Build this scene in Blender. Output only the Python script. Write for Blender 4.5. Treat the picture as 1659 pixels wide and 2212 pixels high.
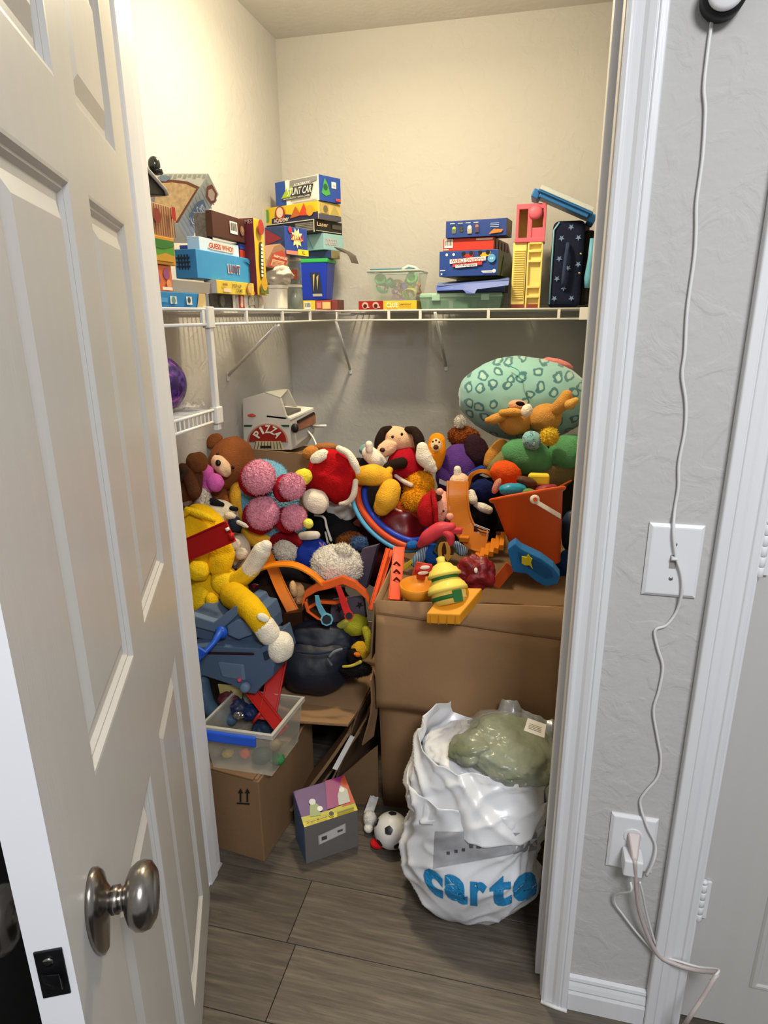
import bpy, bmesh, math, random
from mathutils import Vector, Matrix, noise
random.seed(7)
for o in list(bpy.data.objects): bpy.data.objects.remove(o)
SC = bpy.context.scene
COL = SC.collection
V = Vector
# ---------------------------------------------------------------- camera
W0, H0, FPX = 1659.0, 2212.0, 1381.3
CR = V((0.97297627, 0.23075658, -0.00828098))
CU = V((-0.0601318, 0.28784302, 0.95578793))
CF = V((-0.22293797, 0.92946103, -0.29394023))
CP = V((0, 0, 1.42))
cam_d = bpy.data.cameras.new('camera'); cam = bpy.data.objects.new('camera', cam_d); COL.objects.link(cam)
cam_d.sensor_fit = 'VERTICAL'; cam_d.sensor_height = 36.0; cam_d.lens = 36.0*FPX/H0
cam_d.clip_start = 0.02
m = Matrix.Identity(4)
for i in range(3):
    m[i][0] = CR[i]; m[i][1] = CU[i]; m[i][2] = -CF[i]; m[i][3] = CP[i]
cam.matrix_world = m
SC.camera = cam
# ---------------------------------------------------------------- world, lights, exposure
wd = bpy.data.worlds.new('world'); SC.world = wd; wd.use_nodes = True
bg = wd.node_tree.nodes['Background']; bg.inputs[0].default_value = (0.97, 0.98, 1.0, 1); bg.inputs[1].default_value = 0.36
def area(name, loc, target, size, energy, color, sy=None):
    l = bpy.data.lights.new(name, 'AREA'); l.energy = energy; l.color = color; l.shape = 'RECTANGLE'; l.size = size; l.size_y = sy or size
    o = bpy.data.objects.new(name, l); COL.objects.link(o); o.location = loc
    o.rotation_euler = (V(target)-V(loc)).to_track_quat('-Z', 'Y').to_euler(); return o
area('room_ceiling_light', (0.62, -0.50, 2.40), (0.55, -0.1, 0.9), 0.55, 41, (0.94, 0.965, 1.0), 0.55)
def point(name, loc, energy, color, r):
    l = bpy.data.lights.new(name, 'POINT'); l.energy = energy; l.color = color; l.shadow_soft_size = r
    o = bpy.data.objects.new(name, l); COL.objects.link(o); o.location = loc; return o
point('closet_bulb', (-0.48, 1.86, 2.30), 19.5, (1.0, 0.85, 0.57), 0.05)
cl = area('closet_dome_light', (-0.48, 1.86, 2.34), (-0.48, 1.80, 0), 0.18, 12, (1.0, 0.85, 0.57)); cl.data.shape = 'DISK'
SC.view_settings.view_transform = 'Standard'; SC.view_settings.look = 'None'
SC.view_settings.exposure = 0.1; SC.view_settings.gamma = 1.0; SC.view_settings.use_curve_mapping = False

# ---------------------------------------------------------------- helpers
def ray(px, py): return CF + CR*((px-W0/2)/FPX) - CU*((py-H0/2)/FPX)
def at(px, py, Y=None, Z=None, X=None):
    d = ray(px, py)
    t = (Y-CP.y)/d.y if Y is not None else ((Z-CP.z)/d.z if Z is not None else (X-CP.x)/d.x)
    return CP + d*t
def mpp(p): return (V(p)-CP).dot(CF)/FPX          # metres per pixel at a place
def lin(c):
    if isinstance(c, str):
        c = c.lstrip('#'); c = [int(c[i:i+2], 16)/255 for i in (0, 2, 4)]
        return tuple(x/12.92 if x <= 0.04045 else ((x+0.055)/1.055)**2.4 for x in c)
    return tuple(c)
MATS = {}
def mat(name, color, rough=0.6, metal=0.0, var=0.08, vscale=8.0, bump=0.0, bscale=60.0, sheen=0.0, alpha=1.0, trans=0.0, spec=0.5, coat=0.0, bdist=0.004, stretch=None):
    if name in MATS: return MATS[name]
    c = lin(color); mt = bpy.data.materials.new(name); mt.use_nodes = True
    nt = mt.node_tree; N = nt.nodes; L = nt.links; b = N['Principled BSDF']
    b.inputs['Roughness'].default_value = rough; b.inputs['Metallic'].default_value = metal
    b.inputs['Specular IOR Level'].default_value = spec
    if coat: b.inputs['Coat Weight'].default_value = coat; b.inputs['Coat Roughness'].default_value = 0.15
    if sheen: b.inputs['Sheen Weight'].default_value = sheen; b.inputs['Sheen Roughness'].default_value = 0.5; b.inputs['Sheen Tint'].default_value = (*c, 1)
    if trans: b.inputs['Transmission Weight'].default_value = trans; b.inputs['IOR'].default_value = 1.2
    if alpha < 1: b.inputs['Alpha'].default_value = alpha
    tc = N.new('ShaderNodeTexCoord'); src = tc.outputs['Object']
    if stretch:
        mp = N.new('ShaderNodeMapping'); mp.inputs['Scale'].default_value = stretch; L.new(src, mp.inputs[0]); src = mp.outputs[0]
    nz = N.new('ShaderNodeTexNoise'); nz.inputs['Scale'].default_value = vscale; nz.inputs['Detail'].default_value = 4; L.new(src, nz.inputs['Vector'])
    mx = N.new('ShaderNodeMix'); mx.data_type = 'RGBA'
    L.new(nz.outputs['Fac'], mx.inputs[0])
    mx.inputs[6].default_value = (*[max(0, x*(1-var*2)) for x in c], 1); mx.inputs[7].default_value = (*[min(1, x*(1+var*2)) for x in c], 1)
    L.new(mx.outputs[2], b.inputs['Base Color'])
    if bump:
        n2 = N.new('ShaderNodeTexNoise'); n2.inputs['Scale'].default_value = bscale; n2.inputs['Detail'].default_value = 3; L.new(src, n2.inputs['Vector'])
        bp = N.new('ShaderNodeBump'); bp.inputs['Strength'].default_value = bump; bp.inputs['Distance'].default_value = bdist
        L.new(n2.outputs['Fac'], bp.inputs['Height']); L.new(bp.outputs[0], b.inputs['Normal'])
    MATS[name] = mt; return mt
def up(c, k, cap=0.82):
    c = lin(c); k = max(1.0, min(k, cap/max(c))); return tuple(x*k for x in c)
def plush(color, fine=True): return mat('plush_'+str(color)+str(fine), up(color, 1.45), 0.95, var=0.10, vscale=40, bump=0.7, bscale=260 if fine else 130, sheen=0.35, spec=0.1, bdist=0.006)
def fur(color): return mat('fur_'+str(color), up(color, 1.6), 0.95, var=0.14, vscale=70, bump=1.0, bscale=150, sheen=0.5, spec=0.08, bdist=0.012)
def plastic(color, rough=0.35): return mat('plastic_'+str(color)+str(rough), up(color, 1.25), rough+0.12, var=0.03, vscale=20, coat=0.05, spec=0.3)
def card(color): return mat('print_'+str(color), color, 0.42, var=0.04, vscale=30, spec=0.4)
def cloth(color): return mat('cloth_'+str(color), up(color, 1.3), 0.9, var=0.1, vscale=14, bump=0.35, bscale=220, sheen=0.15, spec=0.15)
def kraft(name='kraft', c='#8a6c4e'):
    return mat(name, up(c, 1.2), 0.85, var=0.10, vscale=5, bump=0.12, bscale=110, spec=0.2)
def clear(color, a=0.3, rough=0.15): return mat('clear_'+str(color)+str(a), color, rough, var=0.02, alpha=a, coat=0.3)

class MB:
    def __init__(s): s.v = []; s.f = []; s.m = []
    def add(s, vs, fs, mi=0):
        n = len(s.v); s.v += [V(x) for x in vs]; s.f += [tuple(n+i for i in f) for f in fs]; s.m += [mi]*len(fs); return s
    def hexa(s, p, mi=0):     # p: 4 bottom ccw, 4 top
        return s.add(p, [(3,2,1,0),(4,5,6,7),(0,1,5,4),(1,2,6,5),(2,3,7,6),(3,0,4,7)], mi)
    def box(s, c, sz, M=None, mi=0):
        c = V(c); x, y, z = [q/2 for q in sz]; M = M or Matrix.Identity(3)
        return s.hexa([c + M @ V(q) for q in ((-x,-y,-z),(x,-y,-z),(x,y,-z),(-x,y,-z),(-x,-y,z),(x,-y,z),(x,y,z),(-x,y,z))], mi)
    def aabb(s, a, b, mi=0):
        return s.box([(a[i]+b[i])/2 for i in range(3)], [abs(b[i]-a[i]) for i in range(3)], None, mi)
    def prism(s, poly, ex, mi=0):
        poly = [V(p) for p in poly]; n = len(poly); ex = V(ex)
        return s.add(poly+[p+ex for p in poly], [tuple(range(n-1,-1,-1)), tuple(range(n, 2*n))]+[(i,(i+1)%n,n+(i+1)%n,n+i) for i in range(n)], mi)
    def rings(s, R, mi=0, cap0=True, cap1=True, closed=True):
        n = len(R[0]); vs = [p for r in R for p in r]; fs = []
        for i in range(len(R)-1):
            for j in range(n if closed else n-1):
                k = (j+1) % n; fs.append((i*n+j, i*n+k, (i+1)*n+k, (i+1)*n+j))
        if cap0: fs.append(tuple(range(n-1,-1,-1)))
        if cap1: fs.append(tuple((len(R)-1)*n+j for j in range(n)))
        return s.add(vs, fs, mi)
    def lathe(s, prof, c=(0,0,0), M=None, n=24, mi=0, cap0=True, cap1=True, sx=1, sy=1):
        c = V(c); M = M or Matrix.Identity(3)
        return s.rings([[c+M @ V((r*sx*math.cos(2*math.pi*j/n), r*sy*math.sin(2*math.pi*j/n), z)) for j in range(n)] for r, z in prof], mi, cap0, cap1)
    def tube(s, pts, rad, n=8, mi=0, cap=True):
        pts = [V(p) for p in pts]; rad = rad if isinstance(rad, (list, tuple)) else [rad]*len(pts)
        t0 = (pts[1]-pts[0]).normalized(); a = t0.orthogonal().normalized(); R = []
        for i, p in enumerate(pts):
            t = (pts[min(i+1, len(pts)-1)]-pts[max(i-1, 0)]).normalized()
            a = (a - t*a.dot(t)).normalized(); b = t.cross(a)
            R.append([p+(a*math.cos(2*math.pi*j/n)+b*math.sin(2*math.pi*j/n))*rad[i] for j in range(n)])
        return s.rings(R, mi, cap, cap)
    def ell(s, c, ax, lvl=4, amp=0.0, freq=3.0, seed=0, mi=0, amp2=0.0, freq2=20.0, sq=1.0):
        c = V(c); bm = bmesh.new(); bmesh.ops.create_icosphere(bm, subdivisions=lvl, radius=1.0)
        vs = []
        for v in bm.verts:
            p = v.co.normalized()
            if sq != 1.0: p = V([math.copysign(abs(q)**sq, q) for q in p])
            k = 1.0
            if amp: k += amp*noise.noise(p*freq+V((seed*3.7, seed*1.3, 0)))
            if amp2: k += amp2*noise.noise(p*freq2+V((seed, 0, seed*2.1)))
            p = p*k
            vs.append(c + ax[0]*p.x + ax[1]*p.y + ax[2]*p.z)
        s.add(vs, [tuple(v.index for v in f.verts) for f in bm.faces], mi); bm.free(); return s
    def plane(s, a, b, c_, d, nx=1, ny=1, fn=None, mi=0):
        a, b, c_, d = V(a), V(b), V(c_), V(d); vs = []
        for j in range(ny+1):
            for i in range(nx+1):
                u, w = i/nx, j/ny; p = (a*(1-u)+b*u)*(1-w)+(d*(1-u)+c_*u)*w
                vs.append(p+(fn(u, w) if fn else V((0,0,0))))
        return s.add(vs, [(j*(nx+1)+i, j*(nx+1)+i+1, (j+1)*(nx+1)+i+1, (j+1)*(nx+1)+i) for j in range(ny) for i in range(nx)], mi)
def tag(o, label=None, cat=None, group=None, kind=None):
    if label: o['label'] = label
    if cat: o['category'] = cat
    if group: o['group'] = group
    if kind: o['kind'] = kind
    return o
def wloc(o):
    p = V((0,0,0))
    while o: p += o.location; o = o.parent
    return p
def obj(name, mb, mats, parent=None, smooth=False, bevel=0.0, seg=2, sub=0, solid=0.0, label=None):
    if not isinstance(mats, (list, tuple)): mats = [mats]
    if parent is not None: org = wloc(parent)
    else:
        n = max(1, len(mb.v)); org = V((sum(p.x for p in mb.v)/n, sum(p.y for p in mb.v)/n, min(p.z for p in mb.v)))
    me = bpy.data.meshes.new(name); me.from_pydata([p-org for p in mb.v], [], mb.f)
    for x in mats: me.materials.append(x)
    for i, p in enumerate(me.polygons):
        p.material_index = mb.m[i]; p.use_smooth = smooth
    bm = bmesh.new(); bm.from_mesh(me); bmesh.ops.recalc_face_normals(bm, faces=bm.faces); bm.to_mesh(me); bm.free()
    o = bpy.data.objects.new(name, me); COL.objects.link(o)
    if parent is not None: o.parent = parent
    else: o.location = org
    if solid: q = o.modifiers.new('t', 'SOLIDIFY'); q.thickness = solid; q.offset = 0
    if bevel:
        q = o.modifiers.new('b', 'BEVEL'); q.width = bevel; q.segments = seg; q.limit_method = 'ANGLE'; q.angle_limit = 0.6
    if sub: q = o.modifiers.new('s', 'SUBSURF'); q.levels = sub; q.render_levels = sub
    if label: o['label'] = label
    return o
def thing(name, label, cat, loc, group=None):
    o = bpy.data.objects.new(name, None); COL.objects.link(o); o.location = V(loc); o.empty_display_size = 0.05
    return tag(o, label, cat, group)
def struct(name, mb, mats, **k): return tag(obj(name, mb, mats, **k), kind='structure')
def smoothpts(pts, k=6):
    pts = [V(p) for p in pts]; out = []
    for i in range(len(pts)-1):
        p0 = pts[max(i-1,0)]; p1 = pts[i]; p2 = pts[i+1]; p3 = pts[min(i+2,len(pts)-1)]
        for j in range(k):
            t = j/k
            out.append(0.5*((2*p1)+(p2-p0)*t+(2*p0-5*p1+4*p2-p3)*t*t+(3*p1-p0-3*p2+p3)*t**3))
    out.append(pts[-1]); return out
def text_geo(s, bold=0.012):
    cu = bpy.data.curves.new('tmp', 'FONT'); cu.body = s; cu.size = 1; cu.offset = bold; cu.resolution_u = 3
    o = bpy.data.objects.new('tmp', cu); COL.objects.link(o)
    dg = bpy.context.evaluated_depsgraph_get(); me = bpy.data.meshes.new_from_object(o.evaluated_get(dg))
    vs = [v.co.copy() for v in me.vertices]; fs = [tuple(p.vertices) for p in me.polygons]
    bpy.data.objects.remove(o); bpy.data.curves.remove(cu); bpy.data.meshes.remove(me)
    x0 = min(v.x for v in vs); x1 = max(v.x for v in vs); y0 = min(v.y for v in vs); y1 = max(v.y for v in vs)
    return [((v.x-x0)/(x1-x0), (v.y-y0)/(y1-y0)) for v in vs], fs
class Face:
    # a flat printable face: o bottom-left corner, u and v edge vectors, n outward normal
    def __init__(s, o, u, v, n=None): s.o, s.u, s.v = V(o), V(u), V(v); s.n = (n if n else s.u.cross(s.v)).normalized(); s.k = 0
    def p(s, a, b, k=None): return s.o+s.u*a+s.v*b+s.n*(0.0012+0.0005*(s.k if k is None else k))
def decal(parent, pts, Y, m, name='printed_artwork'):     # flat print on a face that lies in a plane of constant depth
    return obj(name, MB().add([at(*q, Y=Y) for q in pts], [tuple(range(len(pts)))]), card(m) if isinstance(m, str) else m, parent)
def art(parent, face, items, name='printed_artwork'):
    mb = MB(); ms = []; texts = []
    def mi(c):
        x = card(c) if isinstance(c, str) else c
        if x not in ms: ms.append(x)
        return ms.index(x)
    for it in items:
        face.k += 1; t = it[0]
        if t == 'r':
            _, a, b, c, d, col = it; mb.add([face.p(a,b), face.p(c,b), face.p(c,d), face.p(a,d)], [(0,1,2,3)], mi(col))
        elif t == 'p':
            _, pts, col = it; mb.add([face.p(*q) for q in pts], [tuple(range(len(pts)))], mi(col))
        elif t == 'c':
            _, a, b, r, col = it; k = face.u.length/face.v.length; n = 18; r = max(0.01, min(r, a, 1-a, b/k, (1-b)/k))
            mb.add([face.p(a+r*math.cos(2*math.pi*i/n), b+r*k*math.sin(2*math.pi*i/n)) for i in range(n)], [tuple(range(n))], mi(col))
        elif t == 'star':
            _, a, b, r, col, n = it; k = face.u.length/face.v.length; r = max(0.01, min(r, a, 1-a, b/k, (1-b)/k))
            mb.add([face.p(a,b)]+[face.p(a+r*(1 if i % 2 else 0.62 if n > 6 else 0.42)*math.sin(math.pi*i/n), b+k*r*(1 if i % 2 else 0.62 if n > 6 else 0.42)*math.cos(math.pi*i/n)) for i in range(2*n)], [(0, 1+(i+1) % (2*n), 1+i) for i in range(2*n)], mi(col))
        elif t == 'bar':
            _, a, b, c, d = it; mb.add([face.p(a,b), face.p(c,b), face.p(c,d), face.p(a,d)], [(0,1,2,3)], mi('#f2f0ea')); face.k += 1
            w = mi('#222222'); x = a+0.08*(c-a); rr = random.Random(int(a*1000))
            while x < c-0.1*(c-a):
                q = (c-a)*rr.choice((0.03,0.05,0.08)); mb.add([face.p(x,b+0.25*(d-b)), face.p(x+q,b+0.25*(d-b)), face.p(x+q,d-0.1*(d-b)), face.p(x,d-0.1*(d-b))], [(0,1,2,3)], w); x += q+(c-a)*0.05
        elif t == 't':
            s, a, b, c, d, col = it[1:7]; flip = len(it) > 7 and it[7] == 'flip'; vert = len(it) > 7 and it[7] == 'vert'
            sk = it[8] if len(it) > 8 else 0.0
            uv, fs = text_geo(s)
            if flip: uv = [(1-x, 1-y) for x, y in uv]
            if vert: uv = [(1-y, x) for x, y in uv]
            tb = MB(); tb.add([face.p(a+(c-a)*x+sk*y*(d-b), b+(d-b)*y+0) for x, y in uv], fs); texts.append((tb, col))
    if mb.f and len(items) > 3: obj(name, mb, ms, parent)
    elif mb.f:
        for f, m_ in zip(mb.f, mb.m): obj(name, MB().add([mb.v[i] for i in f], [tuple(range(len(f)))]), ms[m_], parent)
    for tb, col in texts: obj('printed_lettering', tb, card(col) if isinstance(col, str) else col, parent)
def carton(name, label, cat, corner, Y, ang, xl, xr, cols, zb=None, zt=None, dl=None, dr=None, X=None, left=(), right=(), top=(), rot=None, group=None, bevel=0.0012, lid=0.0):
    # corner: (px, py bottom, py top) of the nearest upright edge; the two seen faces run to pixel columns xl / xr
    px, pb, pt = corner; a = math.radians(ang)
    cb = at(px, pb, Y=Y, X=X)
    if zb is not None:
        d = ray(px, pb); hd = V((cb.x, cb.y, 0))
        cb = V((cb.x, cb.y, zb))
    ztop = zt if zt is not None else at(px, pt, Y=cb.y).z
    h = ztop-cb.z
    ul = V((-math.cos(a), math.sin(a), 0)); ur = V((math.sin(a), math.cos(a), 0))
    def ext(u, xp):
        # distance along u so that the point projects to pixel column xp (at mid height)
        base = V((cb.x, cb.y, cb.z+h/2))-CP; k = (xp-W0/2)/FPX
        den = u.dot(CR)-k*u.dot(CF); return (k*base.dot(CF)-base.dot(CR))/den
    wl = dl if dl is not None else ext(ul, xl); wr = dr if dr is not None else ext(ur, xr)
    up = V((0,0,h))
    e = thing(name, label, cat, cb+ul*wl/2+ur*wr/2, group)
    mb = MB(); P = [cb, cb+ur*wr, cb+ur*wr+ul*wl, cb+ul*wl]
    mb.v = P+[p+up for p in P]
    mb.f = [(0,3,2,1),(4,5,6,7),(0,1,5,4),(1,2,6,5),(2,3,7,6),(3,0,4,7)]; mb.m = [1,2,1,0,1,0]
    ms = [card(c) if isinstance(c, str) else c for c in cols]
    fl = Face(cb+ul*wl, -ul*wl, up); fr = Face(cb, ur*wr, up); ft = Face(cb+ul*wl+up, -ul*wl, ur*wr)
    if rot:   # tilt about an axis through the box centre: (axis, degrees)
        cen = cb+ul*wl/2+ur*wr/2+up/2; R = Matrix.Rotation(math.radians(rot[1]), 3, V(rot[0]))
        mb.v = [cen+R @ (p-cen) for p in mb.v]
        for f in (fl, fr, ft): f.o = cen+R @ (f.o-cen); f.u = R @ f.u; f.v = R @ f.v; f.n = R @ f.n
    obj('box_body', mb, ms, e, bevel=bevel)
    if lid:
        lb = MB(); g = 0.0016; q = [cb-ur*g-ul*g, cb+ur*(wr+g)-ul*g, cb+ur*(wr+g)+ul*(wl+g), cb+ul*(wl+g)-ur*g]
        lb.v = [p+up*(1-lid) for p in q]+[p+up*1.004 for p in q]; lb.f = mb.f; lb.m = mb.m
        obj('box_lid', lb, ms, e, bevel=bevel)
        for f in (fl, fr, ft): f.o = f.o+f.n*g
    if left: art(e, fl, left)
    if right: art(e, fr, right)
    if top: art(e, ft, top)
    e['_w'] = wl; e['_d'] = wr; e['_zt'] = ztop
    return e
YS = 1.0    # depth factor for the thing being built
def blob(name, px, py, Y, rx, ry, m, parent=None, rot=0.0, dep=None, lvl=4, amp=0.08, freq=2.0, amp2=0.018, freq2=6.0, seed=None, sq=1.0, label=None):
    # soft stuffed shape: radii in pixels across / up the picture, dep = radius in depth as a share of their mean
    c = at(px, py, Y=Y*YS); k = mpp(c); a = math.radians(rot)
    A = CR*math.cos(a)+CU*math.sin(a); B = -CR*math.sin(a)+CU*math.cos(a)
    dz = (dep if dep else 0.9)*k*(rx+ry)/2
    mb = MB().ell(c, (A*rx*k, B*ry*k, CF*dz), lvl, amp, freq, random.random()*9 if seed is None else seed, 0, amp2, freq2, sq)
    if m.name.startswith('fur_') and not (amp2 == 0.0): amp2 = max(amp2, 0.03)
    o = obj(name, mb, m, parent, smooth=True, label=label)
    if m.name.startswith('fur_'):     # short pile standing off the surface
        rg = random.Random(int(px*7+py)); tips = MB(); vs = mb.v; n = len(mb.f); ln = k*4.2
        for q in range(1700 if max(rx, ry) > 24 else 800):
            f = mb.f[rg.randrange(n)]; a_, b_, c_ = vs[f[0]], vs[f[1]], vs[f[2]]; u_, w_ = rg.random(), rg.random()
            if u_+w_ > 1: u_, w_ = 1-u_, 1-w_
            p = a_+(b_-a_)*u_+(c_-a_)*w_; nn = (p-c).normalized(); sd = nn.orthogonal().normalized(); sd = Matrix.Rotation(rg.random()*6.28, 3, nn) @ sd
            tip = p+(nn+V((rg.uniform(-.6,.6), rg.uniform(-.6,.6), rg.uniform(-.8,.3)))*0.8).normalized()*ln*rg.uniform(0.6, 1.3)
            tips.add([p-sd*k*0.9-nn*k, p+sd*k*0.9-nn*k, tip], [(0, 1, 2)])
        tag(obj('fur_pile', tips, m, o), kind='stuff')
    return o
def limb(name, pts, m, parent=None, n=14, k=6, fl=1.0):
    # tapering stuffed limb through (px, py, Y, radius px)
    P = [at(p[0], p[1], Y=p[2]*YS) for p in pts]; R = [p[3]*mpp(q) for p, q in zip(pts, P)]
    S = smoothpts(P, k); Rr = []
    for i in range(len(R)-1):
        for j in range(k): t = j/k; t = t*t*(3-2*t); Rr.append(R[i]*(1-t)+R[i+1]*t)
    Rr.append(R[-1])
    # rounded ends
    def cap(p, d, r):
        return [p+d*r*math.sin(x) for x in (0.5, 0.95, 1.3, 1.52)], [r*math.cos(x) for x in (0.5, 0.95, 1.3, 1.52)]
    a, ra = cap(S[0], (S[0]-S[1]).normalized(), Rr[0]); b, rb = cap(S[-1], (S[-1]-S[-2]).normalized(), Rr[-1])
    mb = MB().tube(a[::-1]+S+b, ra[::-1]+Rr+rb, n)
    return obj(name, mb, m, parent, smooth=True)
def strip(name, pts, width, m, parent=None, lip=0.006, th=0.003, side=None, k=8):
    # toy-track style strip: flat band with raised rims along 3D pts; side = across direction (vector or list)
    S = smoothpts(pts, k); R = []; n = len(S)
    for i, p in enumerate(S):
        t = (S[min(i+1, n-1)]-S[max(i-1, 0)]).normalized(); sd = side if isinstance(side, Vector) else V(side[0]).lerp(V(side[1]), i/(n-1)) if side else CU
        a = (sd-t*sd.dot(t)).normalized(); nn = t.cross(a); w = width/2
        R.append([p-a*w, p-a*w+nn*lip, p-a*(w-th)+nn*lip, p-a*(w-th)+nn*th, p+a*(w-th)+nn*th, p+a*(w-th)+nn*lip, p+a*w+nn*lip, p+a*w])
    return obj(name, MB().rings(R), m, parent, bevel=0.0006, seg=1)
# ================================================================ the setting
XL, XR, YB, ZC = -1.066, 0.172, 2.718, 2.44
YF, YI = 1.068, 1.235          # front wall: room side / closet side
def wallmat():
    if 'wall' in MATS: return MATS['wall']
    mt = bpy.data.materials.new('painted_orange_peel_wall'); mt.use_nodes = True; nt = mt.node_tree; N = nt.nodes; L = nt.links; b = N['Principled BSDF']
    b.inputs['Roughness'].default_value = 0.75; b.inputs['Specular IOR Level'].default_value = 0.25
    tc = N.new('ShaderNodeTexCoord')
    n1 = N.new('ShaderNodeTexNoise'); n1.inputs['Scale'].default_value = 55; n1.inputs['Detail'].default_value = 3; L.new(tc.outputs['Object'], n1.inputs['Vector'])
    n2 = N.new('ShaderNodeTexNoise'); n2.inputs['Scale'].default_value = 16; n2.inputs['Detail'].default_value = 5; n2.inputs['Distortion'].default_value = 1.2; L.new(tc.outputs['Object'], n2.inputs['Vector'])
    rp = N.new('ShaderNodeValToRGB'); rp.color_ramp.elements[0].position = 0.5; rp.color_ramp.elements[1].position = 0.62; L.new(n2.outputs['Fac'], rp.inputs[0])
    ad = N.new('ShaderNodeMath'); ad.operation = 'MULTIPLY_ADD'; ad.inputs[1].default_value = 0.6; L.new(rp.outputs[0], ad.inputs[0]); L.new(n1.outputs['Fac'], ad.inputs[2])
    bp = N.new('ShaderNodeBump'); bp.inputs['Strength'].default_value = 0.3; bp.inputs['Distance'].default_value = 0.004
    L.new(ad.outputs[0], bp.inputs['Height']); L.new(bp.outputs[0], b.inputs['Normal'])
    b.inputs['Base Color'].default_value = (0.50, 0.487, 0.468, 1); MATS['wall'] = mt; return mt
WM = wallmat()
white = mat('white_trim_paint', (0.72, 0.72, 0.73), 0.38, var=0.03, vscale=6, bump=0.12, bscale=90, stretch=(6, 6, 0.4), bdist=0.002)
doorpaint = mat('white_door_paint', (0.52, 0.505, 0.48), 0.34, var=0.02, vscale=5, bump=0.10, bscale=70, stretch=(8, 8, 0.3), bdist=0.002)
ceilm = mat('ceiling_paint', (0.62, 0.60, 0.56), 0.9, var=0.03, bump=0.4, bscale=45)
struct('wall_left', MB().aabb((XL-0.1, YI, 0), (XL, YB+0.1, ZC)), WM)
struct('wall_back', MB().aabb((XL, YB, 0), (XR+0.1, YB+0.1, ZC)), WM)
struct('wall_right', MB().aabb((XR, YI, 0), (XR+0.1, YB, ZC)), WM)
struct('ceiling', MB().aabb((XL-0.1, YF, ZC), (XR+0.1, YB+0.1, ZC+0.1)), ceilm)
# front wall with the two door openings
OXL, OXR, OZ = -0.775, 0.097, 2.05      # closet opening
DX0 = 0.352                              # left edge of the other door's opening
mb = MB()
mb.aabb((-2.6, YF, 0), (OXL, YI, ZC)); mb.aabb((OXL, YF, OZ), (OXR, YI, ZC)); mb.aabb((OXR, YF, 0), (DX0, YI, ZC)); mb.aabb((DX0, YF, OZ), (DX0+0.82, YI, ZC)); mb.aabb((DX0+0.82, YF, 0), (2.6, YI, ZC))
mb.aabb((DX0, YI, 0), (DX0+0.82, YI+0.02, ZC))
struct('wall_front', mb, WM)
# jambs and stops of the closet opening
mb = MB(); mb.aabb((OXR-0.014, YF+0.002, 0), (OXR+0.004, YI+0.002, OZ)); mb.aabb((OXR-0.025, YF+0.05, 0), (OXR-0.012, YF+0.085, OZ))
struct('trim_1', mb, white, bevel=0.002)
mb = MB(); mb.aabb((OXL-0.004, YF+0.002, 0), (OXL+0.014, YI+0.002, OZ)); mb.aabb((OXL+0.012, YF+0.10, 0), (OXL+0.024, YF+0.135, OZ))
struct('trim_2', mb, white, bevel=0.002)
def casing(name, x0, x1, z0, z1):
    # moulded upright casing on the room side, thick side on the right when x1 > x0 reversed
    prof = [(0, 0), (0, 0.009), (0.10, 0.012), (0.16, 0.012), (0.20, 0.009), (0.42, 0.011), (0.52, 0.015), (0.70, 0.0185), (0.74, 0.0155), (0.78, 0.0185), (0.97, 0.0185), (1, 0.016), (1, 0)]
    poly = [V((x0+(x1-x0)*u, YF-t-0.0005, z0)) for u, t in prof]
    struct(name, MB().prism(poly, (0, 0, z1-z0)), white, bevel=0.0008, seg=1)
casing('trim_3', OXR-0.012, OXR+0.041, 0, OZ+0.06)
casing('trim_4', OXL+0.004, OXL-0.062, 0, OZ+0.06)
casing('trim_5', DX0+0.004, DX0-0.060, 0, OZ+0.06)
struct('trim_6', MB().aabb((DX0-0.006, YF+0.001, 0), (DX0+0.012, YI, OZ)), white, bevel=0.002)
struct('trim_7', MB().aabb((OXL-0.06, YF-0.018, OZ), (OXR+0.06, YF-0.0005, OZ+0.06)), white, bevel=0.002)
# caulk lines at the casing foot
cm = mat('caulk', (0.72, 0.72, 0.70), 0.5)
struct('trim_8', MB().tube([(OXR-0.012, YF-0.012, 0.003), (OXR+0.015, YF-0.017, 0.003), (OXR+0.042, YF-0.02, 0.003)], 0.004), cm, smooth=True)
struct('trim_9', MB().tube([(OXL+0.015, YF+0.06, 0.003), (OXL+0.016, YI, 0.003)], 0.005), cm, smooth=True)
# baseboard between the casings
bx0, bx1 = OXR+0.0415, DX0-0.0605
prof = [(0, 0), (0.0135, 0), (0.0135, 0.045), (0.0105, 0.052), (0.0125, 0.056), (0.010, 0.066), (0.007, 0.074), (0.009, 0.079), (0.0075, 0.086), (0, 0.088)]
struct('baseboard_front', MB().prism([V((bx0, YF-t-0.0004, z)) for t, z in prof], (bx1-bx0, 0, 0)), white, bevel=0.0006, seg=1)
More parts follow.
